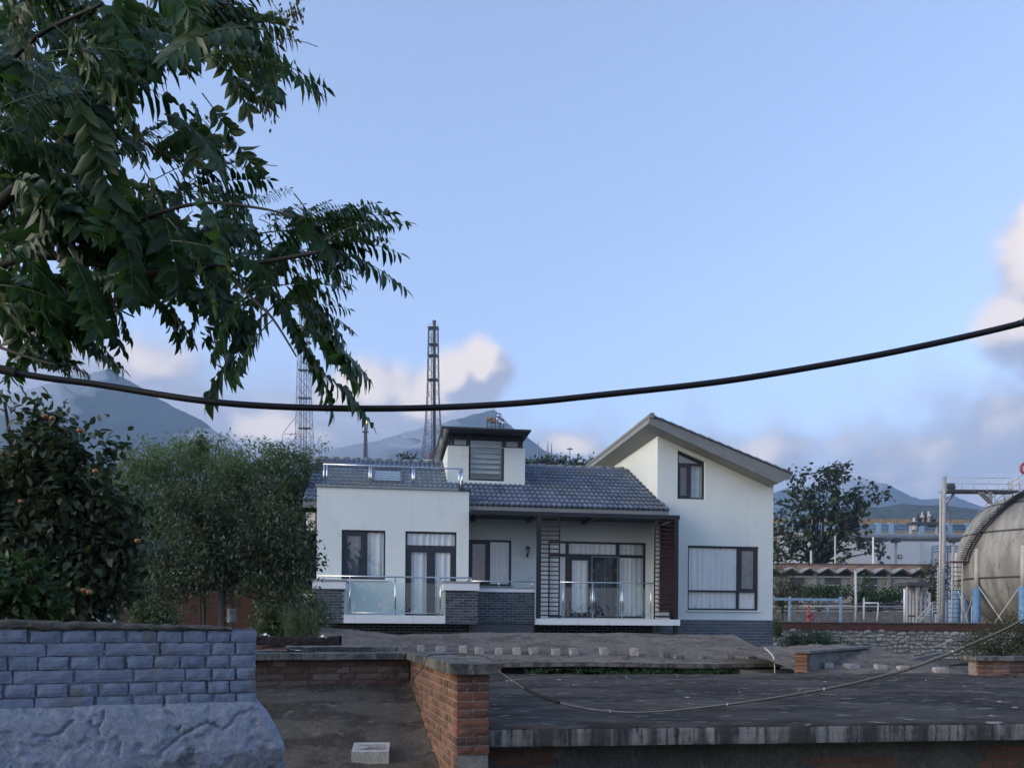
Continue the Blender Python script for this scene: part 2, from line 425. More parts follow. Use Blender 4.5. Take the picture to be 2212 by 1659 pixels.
n1 = t.noise(v, 3.2, 6, 0.6); n2 = t.noise(v, 16, 5, 0.6); n3 = t.noise(o, 50, 4)
c = t.mix(t.rng(n1, 0.42, 0.58), (0.055, 0.052, 0.048), (0.25, 0.24, 0.225)); c = t.mix(t.rng(n2, 0.48, 0.62), c, (0.04, 0.04, 0.043))
c = t.mix(t.rng(t.noise(v, 5, 4), 0.60, 0.72), c, (0.42, 0.41, 0.39)); t.bump(n3, 0.7, 0.012); M['fascia_stain'] = t.fin(c, 0.9)
stained('plaster_dark', (0.10, 0.098, 0.09), (0.06, 0.058, 0.054), (0.17, 0.165, 0.155), 1.2, (1, 1, 1), 0.4, 40)
stained('concrete_old', (0.20, 0.195, 0.185), (0.11, 0.105, 0.10), (0.34, 0.33, 0.31), 2.5, (1, 1, 1), 0.5, 40)
stained('concrete_cap', (0.20, 0.192, 0.172), (0.035, 0.034, 0.032), (0.30, 0.29, 0.27), 5.0, (1, 1, 0.35), 0.6, 55, amt=(0.44, 0.58))
stained('shed_roof', (0.13, 0.112, 0.09), (0.042, 0.036, 0.03), (0.25, 0.22, 0.18), 2.0, (0.8, 1.5, 1), 0.6, 40, amt=(0.42, 0.56))
stained('mid_roof', (0.185, 0.158, 0.130), (0.075, 0.063, 0.052), (0.30, 0.265, 0.225), 1.6, (1, 1.4, 1), 0.8, 14, amt=(0.40, 0.58), fine=0.45)
stained('block_concrete', (0.56, 0.56, 0.54), (0.38, 0.38, 0.37), (0.68, 0.68, 0.66), 8, (1, 1, 1), 0.4, 90)
t = NT('paint_plaster'); v = t.coord(); sz = t.node('ShaderNodeSeparateXYZ'); t.l.new(v, sz.inputs[0])
n1 = t.noise(v, 3.2, 7, 0.66, 0.3); n2 = t.noise(v, 11, 6, 0.65); n3 = t.noise(v, 85, 4, 0.65); n4 = t.noise(v, 28, 5, 0.65)
hgt = t.math('ADD', t.math('MULTIPLY', sz.outputs['Z'], 1.5), t.math('MULTIPLY', n1, 1.1))      # paint survives along the shoulder, flaked off lower down
c = t.mix(t.rng(n1, 0.40, 0.60), (0.125, 0.138, 0.160), (0.19, 0.208, 0.245)); c = t.mix(t.rng(n2, 0.56, 0.62, 0, 0.7), c, (0.10, 0.098, 0.098))
c = t.mix(t.rng(hgt, 5.50, 5.58, 0, 0.85), c, t.mix(t.rng(n4, 0.40, 0.60), (0.23, 0.27, 0.345), (0.33, 0.37, 0.45)))
c = t.mix(t.rng(n4, 0.62, 0.68, 0, 0.75), c, (0.075, 0.075, 0.078)); c = t.mix(0.25, c, t.mix(t.rng(n3, 0.3, 0.7), (0.06, 0.065, 0.075), (0.36, 0.39, 0.44)))
t.bump(t.math('ADD', t.math('MULTIPLY', t.rng(hgt, 5.50, 5.56), 0.5), t.math('ADD', n3, t.math('MULTIPLY', n4, 1.0))), 0.6, 0.005); M['paint_plaster'] = t.fin(c, 0.92, 0, 0.1)
t = NT('paint_brick'); v = t.pos(); r = t.rand(); n = t.noise(v, 14, 6, 0.62); n2 = t.noise(v, 110, 4, 0.6); n3 = t.noise(v, 45, 3)
c = t.mix(t.rng(n, 0.35, 0.65), (0.122, 0.155, 0.225), (0.19, 0.232, 0.322)); c = t.mix(t.rng(n3, 0.63, 0.72, 0, 0.6), c, (0.085, 0.075, 0.07)); c = t.mix(t.rng(t.noise(v, 5.0, 5, 0.7), 0.60, 0.64, 0, 0.75), c, (0.13, 0.125, 0.125))
c = t.mix(t.math('MULTIPLY', r, 0.3), c, (0.27, 0.315, 0.40)); t.bump(t.math('ADD', n2, t.math('MULTIPLY', n, 1.0)), 0.5, 0.004); M['paint_brick'] = t.fin(c, 0.85)
stained('paint_mortar', (0.15, 0.17, 0.22), (0.045, 0.05, 0.065), (0.25, 0.28, 0.35), 14, (1, 1, 1), 0.9, 90, amt=(0.4, 0.55))
stained('moss_mortar', (0.12, 0.115, 0.10), (0.055, 0.055, 0.045), (0.23, 0.22, 0.20), 9, (1, 1, 1), 0.9, 70)
stained('mortar', (0.34, 0.31, 0.27), (0.20, 0.18, 0.16), (0.46, 0.43, 0.39), 6, (1, 1, 1), 0.7, 80)
def brickmat(name, stops, soot=0.4):
    t = NT(name); r = t.rand(); v = t.pos()
    c = t.ramp(r, stops); n = t.noise(v, 7, 5, 0.6); n2 = t.noise(v, 60, 4, 0.65)
    c = t.mix(t.rng(n, 0.50, 0.68, 0, soot), c, (0.05, 0.042, 0.038)); c = t.mix(t.rng(n2, 0.55, 0.75, 0, 0.35), c, (0.34, 0.24, 0.18))
    t.bump(n2, 0.5, 0.005); M[name] = t.fin(c, 0.9)
brickmat('red_brick', [(0.0, (0.12, 0.055, 0.038)), (0.35, (0.20, 0.085, 0.052)), (0.7, (0.27, 0.11, 0.065)), (1.0, (0.17, 0.075, 0.048))])
brickmat('side_brick', [(0.0, (0.15, 0.085, 0.055)), (0.5, (0.225, 0.122, 0.078)), (1.0, (0.29, 0.165, 0.105))], 0.3)
brickmat('worn_brick', [(0.0, (0.09, 0.056, 0.045)), (0.4, (0.125, 0.066, 0.05)), (0.7, (0.135, 0.10, 0.085)), (1.0, (0.20, 0.155, 0.13))], 0.6)
brickmat('soot_brick', [(0.0, (0.10, 0.055, 0.04)), (1.0, (0.16, 0.075, 0.05))], 0.6)
simple('cable_black', (0.006, 0.006, 0.008), 0.55, var=0.1)
simple('cable_grey', (0.20, 0.20, 0.195), 0.6, var=0.15)
simple('tie_white', (0.55, 0.54, 0.50), 0.6)
simple('felt_black', (0.012, 0.012, 0.014), 0.8, var=0.3, bump=0.5)
simple('bark', (0.045, 0.042, 0.037), 0.9, var=0.35, scale=20, bump=0.6)
simple('rachis', (0.12, 0.14, 0.06), 0.7)

def leafmat(name, a, b, trans=0.35, rough=0.45, world=False, old=None):
    t = NT(name); r = t.island(); v = t.pos()
    c = t.mix(r, a, b)
    if old: c = t.mix(t.rng(t.noise(v, 1.7, 2), 0.62, 0.74, 0, 0.45), c, old)
    t.fin(c, rough, 0, 0.35)
    tl = t.node('ShaderNodeBsdfTranslucent'); t.l.new(t.mix(1.0, c, (1.0, 1.15, 0.5), 'MULTIPLY'), tl.inputs[0])
    mx = t.node('ShaderNodeMixShader'); mx.inputs[0].default_value = trans
    t.l.new(t.b.outputs[0], mx.inputs[1]); t.l.new(tl.outputs[0], mx.inputs[2]); t.l.new(mx.outputs[0], t.out.inputs[0]); M[name] = t.m
leafmat('ailanthus', (0.026, 0.062, 0.022), (0.050, 0.105, 0.036), 0.30, 0.42, old=(0.085, 0.115, 0.04))
leafmat('persimmon', (0.040, 0.064, 0.036), (0.085, 0.112, 0.066), 0.25, 0.5)
leafmat('bamboo', (0.11, 0.165, 0.085), (0.20, 0.255, 0.13), 0.4, 0.5)
leafmat('bamboo_dark', (0.075, 0.12, 0.06), (0.13, 0.18, 0.088), 0.25, 0.5)
leafmat('catalpa', (0.034, 0.055, 0.034), (0.075, 0.10, 0.06), 0.2, 0.45)
leafmat('ivy', (0.03, 0.06, 0.022), (0.06, 0.115, 0.04), 0.25, 0.45)
leafmat('brush', (0.05, 0.058, 0.026), (0.095, 0.088, 0.042), 0.25, 0.6)
leafmat('weed', (0.06, 0.10, 0.04), (0.11, 0.15, 0.065), 0.3, 0.5)
simple('fruit', (0.33, 0.155, 0.06), 0.45, var=0.2, scale=30)
# ------------------------------------------------------------------ ground and hills
t = NT('earth'); v = t.pos(); n = t.noise(v, 0.25, 6, 0.6); n2 = t.noise(v, 3.0, 5)
c = t.mix(t.rng(n, 0.4, 0.6), (0.07, 0.06, 0.045), (0.06, 0.075, 0.035)); c = t.mix(t.rng(n2, 0.5, 0.7), c, (0.11, 0.095, 0.075))
t.bump(n2, 0.4, 0.05); M['earth'] = t.fin(c, 0.95)
t = NT('forest_hill'); v = t.pos(); n = t.noise(v, 0.02, 5, 0.6); n2 = t.noise(v, 0.12, 4)
c = t.mix(t.rng(n, 0.4, 0.62), (0.022, 0.038, 0.022), (0.045, 0.06, 0.032)); t.bump(n2, 0.8, 4.0); M['forest_hill'] = t.fin(c, 1.0, 0, 0.1)
t = NT('scrub_hill'); v = t.pos(); n = t.noise(v, 0.012, 5, 0.6); n2 = t.noise(v, 0.09, 5, 0.6)
c = t.mix(t.rng(n2, 0.42, 0.6), (0.03, 0.045, 0.026), (0.065, 0.075, 0.045)); c = t.mix(t.rng(n, 0.60, 0.70), c, (0.22, 0.20, 0.17)); t.bump(n2, 0.8, 3.0)
M['scrub_hill'] = t.fin(c, 1.0, 0, 0.1)

tag(MB().add([(-3400, -500, 0), (3400, -500, 0), (3400, 3400, 0), (-3400, 3400, 0)], [(0, 1, 2, 3)]).build('ground', M['earth']), kind='structure')

def hill(name, D, prof, depth, mat, rough=1.0, seed=0.0):
    pts = [at(px, py, D) for px, py in prof]
    x0, x1 = pts[0].x, pts[-1].x
    def H(x):
        for a, b in zip(pts, pts[1:]):
            if a.x <= x <= b.x:
                return a.z + (b.z - a.z) * (x - a.x) / (b.x - a.x)
        return pts[-1].z
    nx, ny = 220, 44
    def fn(s, q):
        x = x0 + (x1 - x0) * s
        k = q * 2 - 1                        # -1 front foot .. 0 ridge .. 1 back foot
        h = H(x) + fbm(x * 0.02, seed, 0, 5) * 0.012 * D * rough * 0.25
        g = (1 - abs(k)) ** (1.15 if k < 0 else 1.0)
        spur = fbm(x * 0.0045 * 1700 / D, k * 1.3 + seed, 3.0, 5)
        z = h * g * (1 + spur * 0.5 * min(1, abs(k) * 2.2) * (1 - abs(k))) - 3
        return (x, D + k * depth + spur * depth * 0.12 * (1 - abs(k)) * min(1, abs(k) * 3), z)
    return tag(grid_mesh(MB(), nx, ny, fn).build(name, mat), kind='structure')

hill('mountain', 1700, [(-500, 960), (-300, 925), (-100, 870), (60, 838), (150, 812), (238, 794), (285, 822), (330, 852), (440, 908), (500, 948), (560, 990), (640, 1025), (760, 1080), (1000, 1180)], 520, M['forest_hill'])
hill('mountain', 2150, [(250, 1060), (430, 1000), (560, 985), (700, 970), (820, 948), (900, 925), (980, 905), (1040, 888), (1068, 882), (1098, 915), (1160, 957), (1230, 1002), (1350, 1070), (1550, 1130)], 560, M['forest_hill'], seed=4.0)
hill('mountain', 2500, [(1350, 1150), (1560, 1080), (1700, 1055), (1800, 1038), (1860, 1030), (1910, 1042), (1990, 1078), (2060, 1070), (2120, 1092), (2250, 1110), (2500, 1090), (2700, 1120)], 500, M['forest_hill'], seed=8.0)
hill('hill', 950, [(1500, 1180), (1650, 1115), (1780, 1100), (1880, 1088), (1960, 1084), (2030, 1086), (2100, 1094), (2212, 1100), (2350, 1090), (2600, 1120)], 260, M['scrub_hill'], 1.2, seed=2.0)
# ------------------------------------------------------------------ the white house
TH = R(8.5); HX, HY = 4.403, 24.5
H = empty('house', (HX, HY, 0), TH, 'white stucco house with grey tiled roofs, dark window frames and glass balconies', 'house')

def hpart(mb, name, mat, parent=None, fix=False): return mb.build(name, mat, parent or H, fix=fix)

def clad(root, x0, x1, z0, z1, y, mat, bl=0.232, bh=0.062, j=0.012, proud=0.010, axis='x', seed=0):
    """split-face bricks standing proud of the grout, each a piece of its own"""
    rr = random.Random(seed); meshes = {}
    rows = max(1, int(round((z1 - z0) / (bh + j))))
    ph = (z1 - z0) / rows
    for r in range(rows):
        x = x0 - (0.5 * (bl + j) if r % 2 else 0)
        while x < x1 - 0.01:
            a, b = max(x, x0), min(x + bl, x1)
            if b - a > 0.03:
                key = round(b - a, 3)
                if key not in meshes:
                    w = b - a; h = ph - j
                    mb = MB()
                    if axis == 'x': mb.cbox(0, w, -proud, 0.004, 0, h, 0.004)
                    else: mb.box(-proud, 0.004, 0, w, 0, h)
                    meshes[key] = mb.mesh('brick', mat)
                link('brick', meshes[key], root, (a, y + rr.uniform(-0.002, 0.002), z0 + r * ph + j / 2) if axis == 'x' else (y, a, z0 + r * ph + j / 2))
            x += bl + j

def curtain_mesh(u0, u1, z0, z1, y, amp=0.018, per=0.16, seed=0):
    rr = random.Random(seed); n = max(8, int((u1 - u0) / per * 8)); mb = MB(); ph = rr.uniform(0, 6)
    def fn(s, q):
        u = u0 + (u1 - u0) * s
        return (u, y + amp * math.sin(ph + u * 2 * math.pi / per + 1.2 * math.sin(u * 7 + ph)) * (0.75 + 0.25 * q) + 0.01 * math.sin(u * 31), z0 + (z1 - z0) * q)
    return grid_mesh(mb, n, 3, fn)

def window(u0, u1, z0, z1, y, cells, fw=0.07, name='window', curtain='curtain', seed=0, parent=None, back=0.05):
    """cells: list of (u0,u1,z0,z1,sash_width,curtain material or None); y: front of the frame"""
    fr = MB()
    fr.box(u0, u1, y, y + 0.07, z1 - fw, z1).box(u0, u1, y, y + 0.07, z0, z0 + fw)
    fr.box(u0, u0 + fw, y, y + 0.07, z0 + fw, z1 - fw).box(u1 - fw, u1, y, y + 0.07, z0 + fw, z1 - fw)
    w = fr.build(name, M['frame_dark'], parent or H)
    for k, (a, b, c, d, sw, cm) in enumerate(cells):
        if sw:
            s = MB(); e = 0.012
            s.box(a, b, y - e, y + 0.05, d - sw, d).box(a, b, y - e, y + 0.05, c, c + sw)
            s.box(a, a + sw, y - e, y + 0.05, c + sw, d - sw).box(b - sw, b, y - e, y + 0.05, c + sw, d - sw)
            s.build('sash', M['frame_dark'], w)
        MB().add([(a + sw, y + 0.025, c + sw), (b - sw, y + 0.025, c + sw), (b - sw, y + 0.025, d - sw), (a + sw, y + 0.025, d - sw)], [(0, 1, 2, 3)]).build('pane', M['glass'], w)
        if cm: curtain_mesh(a - 0.02, b + 0.02, c, d, y + back + 0.03 * (k % 2), seed=seed + k).build('curtain', M[cm], w)
    return w

def mullion(w, *boxes):
    for bx in boxes: MB().box(*bx).build('mullion', M['frame_dark'], w)

# --- right wing: mono-pitch block
wall = MB().plate([(0, 0), (3.76, 0), (3.76, 8.60), (0, 9.86)],
                  [[(0.99, 4.36), (0.99, 6.34), (3.29, 6.34), (3.29, 4.36)], [(0.64, 7.76), (0.64, 9.25), (1.52, 8.92), (1.52, 7.76)]], 0, 0.24)
hpart(wall, 'wall', M['stucco'])
hpart(MB().box(0, 0.24, 0.24, 7.3, 0, 9.84), 'wall', M['stucco'])
hpart(MB().box(3.52, 3.76, 0.24, 7.3, 0, 8.58), 'wall', M['stucco'])
hpart(MB().box(0.24, 3.52, 7.06, 7.3, 0, 8.6), 'wall', M['stucco'])
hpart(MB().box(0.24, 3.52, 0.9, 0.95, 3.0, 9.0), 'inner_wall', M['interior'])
plinth = hpart(MB().box(-0.015, 3.775, -0.016, 0.02, 2.9, 4.07), 'plinth', M['grout'])
clad(plinth, -0.01, 3.77, 2.95, 4.065, -0.016, M['wing_brick'], 0.245, 0.082, 0.011, seed=1)
w = window(0.99, 3.29, 4.36, 6.34, 0.07, [(1.04, 2.60, 4.97, 6.29, 0.0, 'curtain'), (1.04, 2.60, 4.41, 4.93, 0.0, 'curtain'),
     (2.68, 3.24, 4.97, 6.29, 0.075, 'dark_blind'), (2.68, 3.24, 4.41, 4.93, 0.0, 'curtain')], 0.06, seed=3)
mullion(w, (2.60, 2.68, 0.066, 0.142, 4.42, 6.28), (1.05, 2.60, 0.066, 0.142, 4.92, 4.98), (2.68, 3.23, 0.066, 0.142, 4.92, 4.98))
hpart(MB().box(0.95, 3.33, -0.05, 0.06, 4.315, 4.355), 'window_sill', M['stucco'])
# trapezoid window under the slope
fr = MB().plate([(0.64, 7.76), (1.52, 7.76), (1.52, 8.92), (0.64, 9.25)],
                [[(0.70, 7.82), (0.70, 8.80), (1.03, 8.80), (1.03, 7.82)], [(1.10, 7.82), (1.10, 8.80), (1.46, 8.80), (1.46, 7.82)], [(0.70, 8.87), (0.70, 9.15), (1.30, 8.93), (1.44, 8.87)]], 0.07, 0.13)
w = hpart(fr, 'window', M['frame_dark'])
MB().add([(0.70, 0.1, 7.82), (1.03, 0.1, 7.82), (1.03, 0.1, 8.80), (0.70, 0.1, 8.80)], [(0, 1, 2, 3)]).build('pane', M['glass'], w); MB().add([(1.10, 0.1, 7.82), (1.46, 0.1, 7.82), (1.46, 0.1, 8.80), (1.10, 0.1, 8.80)], [(0, 1, 2, 3)]).build('pane', M['glass'], w)
MB().prism([(0.70, 8.87), (1.44, 8.87), (1.30, 8.93), (0.70, 9.15)], 0.095, 0.10).build('pane', M['glass'], w)
sash = MB().box(0.69, 1.04, 0.055, 0.09, 8.75, 8.81).box(0.69, 1.04, 0.055, 0.09, 7.81, 7.87).box(0.69, 0.75, 0.055, 0.09, 7.87, 8.75).box(0.98, 1.04, 0.055, 0.09, 7.87, 8.75)
sash.build('sash', M['frame_dark'], w)
curtain_mesh(1.08, 1.5, 7.8, 8.82, 0.2, seed=8).build('curtain', M['blind'], w); curtain_mesh(0.66, 1.06, 7.8, 8.82, 0.22, seed=9).build('curtain', M['dark_blind'], w)
# roof of the wing
wr = hpart(MB().prism([(-0.50, 9.86), (3.62, 8.22), (4.08, 8.46), (4.06, 8.52), (-0.43, 10.10)], -0.6, 7.7), 'wing_roof', M['fascia_grey'])
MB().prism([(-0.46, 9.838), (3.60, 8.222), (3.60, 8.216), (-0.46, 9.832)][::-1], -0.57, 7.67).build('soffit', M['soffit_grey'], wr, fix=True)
n = 15; sl = (8.52 - 10.10) / (4.06 + 0.43)
vt = MB()
for k in range(n):
    a = k * 0.3
    u = -0.43 + a
    m = MB().add([(0, -0.65, 0.0), (0.30, -0.65, 0.3 * sl), (0.30, -0.65, 0.3 * sl + 0.028), (0.0, -0.65, 0.055),
                  (0, -0.25, 0.0), (0.30, -0.25, 0.3 * sl), (0.30, -0.25, 0.3 * sl + 0.028), (0.0, -0.25, 0.055)],
                 [(0, 1, 2, 3), (5, 4, 7, 6), (3, 2, 6, 7), (0, 3, 7, 4), (1, 5, 6, 2)])
    if k == 0: vme = m.mesh('verge_tile', M['roof_tile'])
    link('verge_tile', vme, wr, (u, 0, 10.105 + sl * a))
MB().add([(-0.43, -0.26, 10.108), (4.06, -0.26, 8.53), (4.06, 7.7, 8.53), (-0.43, 7.7, 10.108)], [(0, 1, 2, 3)]).build('tile_field', M['roof_tile'], wr)
MB().tube([(-0.40, -0.68, 10.10), (-0.40, 7.7, 10.10)], 0.085, 8).build('ridge_cap', M['fascia_grey'], wr)

# --- central wall
wall = MB().plate([(-5.75, 0), (-0.0, 0), (-0.0, 7.35), (-5.75, 7.35)],
                  [[(-5.72, 5.05), (-5.72, 6.43), (-4.41, 6.43), (-4.41, 5.05)], [(-3.27, 4.10), (-3.27, 6.44), (-0.18, 6.44), (-0.18, 4.10)]], 0.5, 0.72)
hpart(wall, 'wall', M['stucco'])
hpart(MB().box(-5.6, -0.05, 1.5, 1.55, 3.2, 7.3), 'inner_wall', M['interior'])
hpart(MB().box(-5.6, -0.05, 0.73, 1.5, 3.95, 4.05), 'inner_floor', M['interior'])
w = window(-5.72, -4.41, 5.05, 6.43, 0.57, [(-5.66, -5.12, 5.10, 6.38, 0.075, 'dark_blind'), (-5.05, -4.46, 5.10, 6.38, 0.0, 'curtain')], 0.055, seed=12)
mullion(w, (-5.12, -5.05, 0.566, 0.642, 5.11, 6.37))
hpart(MB().box(-5.74, -4.36, 0.42, 0.56, 5.005, 5.045), 'window_sill', M['coping_grey'])
# sliding door with side lights
w = window(-3.27, -0.18, 4.10, 6.44, 0.56, [(-3.21, -2.72, 6.06, 6.38, 0, 'curtain'), (-2.62, -1.12, 6.06, 6.38, 0, 'curtain'), (-1.02, -0.25, 6.06, 6.38, 0, 'curtain'),
     (-3.21, -2.72, 4.16, 5.97, 0, 'curtain'), (-2.62, -1.90, 4.16, 5.97, 0.10, 'curtain'), (-1.90, -1.12, 4.16, 5.97, 0.10, 'dark_blind'), (-1.02, -0.25, 4.16, 5.97, 0, 'curtain')], 0.06, 'sliding_door', seed=20)
mullion(w, (-2.72, -2.62, 0.556, 0.632, 4.16, 6.38), (-1.12, -1.02, 0.556, 0.632, 4.16, 6.38), (-3.21, -2.72, 0.556, 0.632, 5.97, 6.06), (-2.62, -1.12, 0.556, 0.632, 5.97, 6.06), (-1.02, -0.24, 0.556, 0.632, 5.97, 6.06))
fs = hpart(MB().box(-1.92, -1.88, 0.50, 0.54, 4.11, 6.0).box(-1.10, -1.06, 0.50, 0.54, 4.11, 6.0).box(-1.88, -1.10, 0.50, 0.54, 5.965, 6.0), 'fly_screen', M['fascia_grey'])
for a, b in ((-1.88, -1.495), (-1.485, -1.10)):
    curtain_mesh(a, b, 4.12, 5.965, 0.52, 0.006, 0.2, 5).build('net', M['screen_mesh'], fs)
MB().box(-1.50, -1.48, 0.508, 0.53, 4.12, 5.96).build('net_seam', M['cable_grey'], fs)

# --- left block with roof terrace
holes = [[(-9.36, 5.11), (-9.36, 6.47), (-8.17, 6.47), (-8.17, 5.11)], [(-7.62, 3.99), (-7.62, 6.47), (-6.19, 6.47), (-6.19, 3.99)]]
hpart(MB().plate([(-10.03, 0), (-5.85, 0), (-5.85, 7.63), (-10.03, 7.63)], holes, -1.0, -0.76), 'wall', M['stucco'])
hpart(MB().box(-10.03, -9.79, -0.76, 7.0, 0, 7.35), 'wall', M['stucco'])
hpart(MB().box(-10.03, -9.79, -0.76, -0.02, 7.35, 7.63), 'parapet', M['stucco'])
hpart(MB().box(-6.09, -5.85, -0.76, 0.49, 0, 7.63), 'wall', M['stucco'])
hpart(MB().box(-9.79, -6.09, -0.76, 0.5, 7.30, 7.40), 'terrace_floor', M['coping_grey'])
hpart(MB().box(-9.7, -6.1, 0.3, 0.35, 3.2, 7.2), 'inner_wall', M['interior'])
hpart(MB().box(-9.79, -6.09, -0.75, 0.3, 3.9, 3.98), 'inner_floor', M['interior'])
hpart(MB().box(-10.08, -6.15, -1.05, -0.70, 7.632, 7.70), 'coping', M['coping_grey'])
hpart(MB().box(-6.149, -5.81, -1.05, 0.2, 7.632, 7.668), 'coping', M['frame_dark'])
w = window(-9.36, -8.17, 5.11, 6.47, -0.93, [(-9.31, -8.74, 5.16, 6.42, 0.10, 'dark_blind'), (-8.66, -8.22, 5.16, 6.42, 0.0, 'curtain')], 0.05, seed=30)
mullion(w, (-8.74, -8.66, -0.934, -0.858, 5.17, 6.41))
hpart(MB().box(-9.40, -8.10, -1.06, -0.94, 5.07, 5.105), 'window_sill', M['white_paint'])
w = window(-7.62, -6.19, 3.99, 6.47, -0.93, [(-7.57, -6.24, 6.08, 6.42, 0.0, 'curtain'), (-7.57, -6.905, 4.04, 6.02, 0.12, 'curtain'), (-6.905, -6.24, 4.04, 6.02, 0.12, 'curtain')], 0.05, 'balcony_door', seed=33)
mullion(w, (-7.57, -6.24, -0.934, -0.858, 6.01, 6.09))
MB().box(-6.99, -6.89, -0.985, -0.95, 5.02, 5.05).build('handle', M['porch_black'], w)
base = hpart(MB().box(-10.02, -5.86, -1.012, -0.99, 2.9, 3.90), 'plinth', M['grout'])
clad(base, -10.02, -5.86, 3.2, 3.90, -1.012, M['shaded_base_brick'], 0.27, 0.068, 0.012, seed=2)
# balcony
hpart(MB().box(-9.98, -5.72, -1.95, -1.0, 3.90, 3.985), 'balcony_floor', M['slab_white'])
hpart(MB().box(-9.23, -6.56, -2.0, -1.85, 3.905, 4.12), 'balcony_beam', M['slab_white'])
for a, b, sd in ((-9.99, -9.232, 41), (-6.558, -5.70, 42)):
    p = hpart(MB().box(a, b, -1.98, -1.02, 3.9, 4.80), 'balcony_pier', M['grout'])
    clad(p, a, b, 3.905, 4.795, -1.98, M['clad_brick'], 0.232, 0.062, 0.011, seed=sd)
    MB().box(a - 0.05, b + 0.05, -2.03, -0.99, 4.80, 5.0).build('pier_cap', M['white_paint'], p)
    MB().box(a - 0.07, b + 0.07, -2.05, -0.99, 5.0, 5.045).build('coping', M['coping_grey'], p)
hpart(MB().box(-9.228, -9.17, -1.9, -1.75, 4.12, 4.9), 'balcony_reveal', M['white_paint'])

def railing(posts, z0, z1, y, u0, u1, panes, zg0, zg1, gm, r=0.02):
    rl = hpart(MB().tube([(u0, y, z1), (u1, y, z1)], r * 1.15, 10), 'railing', M['steel'])
    for u in posts: MB().tube([(u, y, z0), (u, y, z1)], r, 8).build('post', M['steel'], rl)
    for k, (a, b) in enumerate(panes):
        MB().box(a + 0.04, b - 0.04, y - 0.005, y + 0.005, zg0, zg1).build('glass_panel', gm[k % len(gm)], rl)
    return rl
rl = railing([-9.08, -7.89, -6.69], 4.12, 5.14, -1.93, -9.92, -5.84, [(-9.08, -7.89), (-7.89, -6.69)], 4.19, 4.98, [M['frosted'], M['rail_glass']])
for u in (-9.90, -9.78, -5.97, -5.86): MB().tube([(u, -1.93, 5.04), (u, -1.93, 5.14)], 0.018, 8).build('post', M['steel'], rl)
MB().tube([(-9.08, -1.93, 4.18), (-6.69, -1.93, 4.18)], 0.012, 8).build('bottom_rail', M['steel'], rl)
MB().tube([(-5.86, -1.93, 5.14), (-5.86, -1.25, 5.14)], 0.02, 8).build('handrail', M['steel'], rl)
rl = railing([], 7.70, 8.28, -0.85, -9.88, -6.02, [(-9.8, -8.62), (-8.58, -7.43), (-7.39, -6.15)], 7.75, 8.2, [M['rail_glass']])
for u in (-9.86, -9.78, -8.62, -8.57, -7.43, -7.38, -6.12, -6.03): MB().tube([(u, -0.85, 7.70), (u, -0.85, 8.28)], 0.024, 8).build('post', M['steel'], rl)
MB().tube([(-6.03, -0.85, 8.28), (-6.03, 0.15, 8.28)], 0.024, 8).build('handrail', M['steel'], rl)
for v in (-0.3, 0.15): MB().tube([(-6.03, v, 7.66), (-6.03, v, 8.28)], 0.022, 8).build('post', M['steel'], rl)
# low brick wall and porch
lw = hpart(MB().box(-5.69, -3.99, -1.2, -1.02, 3.93, 4.80), 'low_wall', M['grout'])
clad(lw, -5.69, -3.99, 3.935, 4.795, -1.2, M['clad_brick'], 0.232, 0.062, 0.011, seed=50)
MB().box(-5.64, -3.98, -1.24, -1.0, 4.80, 4.90).build('wall_cap', M['white_paint'], lw)
MB().box(-5.64, -3.98, -1.26, -1.0, 4.90, 4.93).build('coping', M['coping_grey'], lw)
hpart(MB().box(-5.84, -3.99, -1.15, 0.5, 2.0, 3.928), 'plinth', M['plinth_grey'])
rl = railing([-5.0, -4.05], 4.93, 5.10, -1.12, -5.82, -3.98, [], 0, 0, [None], 0.016)
hpart(MB().box(-3.98, 0.20, -1.5, 0.49, 3.89, 4.06), 'porch_slab', M['slab_white'])
base = hpart(MB().box(-3.97, -0.02, 0.30, 0.49, 2.5, 3.88), 'plinth', M['grout'])
clad(base, -3.97, -0.02, 3.4, 3.88, 0.30, M['shaded_base_brick'], 0.27, 0.068, 0.012, seed=3)
pf = hpart(MB().box(-5.84, 0.20, -1.42, -1.30, 6.94, 7.055), 'porch_frame', M['porch_black'])
for u0, u1, zb in ((-3.97, -3.85, 4.06), (0.05, 0.17, 4.06)): MB().box(u0, u1, -1.41, -1.31, zb, 6.94).build('post', M['porch_black'], pf)
MB().box(0.05, 0.17, -1.41, -1.31, 0.0, 3.89).build('post', M['porch_black'], pf)
for u in (-5.6, -3.91, -2.2, 0.11): MB().box(u - 0.05, u + 0.05, -1.30, 0.5, 6.96, 7.05).build('rafter', M['porch_black'], pf)
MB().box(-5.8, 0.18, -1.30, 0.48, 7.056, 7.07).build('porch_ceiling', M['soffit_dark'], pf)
def ladder(u0, u1, post_u, y):
    s = hpart(MB().box(post_u, post_u + 0.035, y - 0.02, y + 0.02, 4.07, 6.93), 'slat_screen', M['maroon'])
    sl_ = MB().box(0, u1 - u0, -0.018, 0.012, 0, 0.032).mesh('slat', M['maroon'])
    z = 4.14
    while z < 6.9:
        link('slat', sl_, s, (u0, y, z)); z += 0.1245
    return s
ladder(-3.85, -3.32, -3.335, -1.36)
ladder(-0.54, 0.05, -0.54, -1.36)
sp = hpart(MB().box(0.10, 0.125, -1.28, -0.02, 4.07, 6.93), 'side_screen', M['maroon'])
bo = MB().box(-0.02, 0.0, 0, 0.115, 0, 2.84).mesh('board', M['maroon'])
for k in range(10): link('board', bo, sp, (0.098, -1.27 + k * 0.125, 4.08))
sls = MB().box(-0.02, 0.0, 0, 1.24, 0, 0.03).mesh('slat', M['maroon'])
for k in range(22): link('slat', sls, sp, (0.076, -1.27, 4.14 + k * 0.1245))
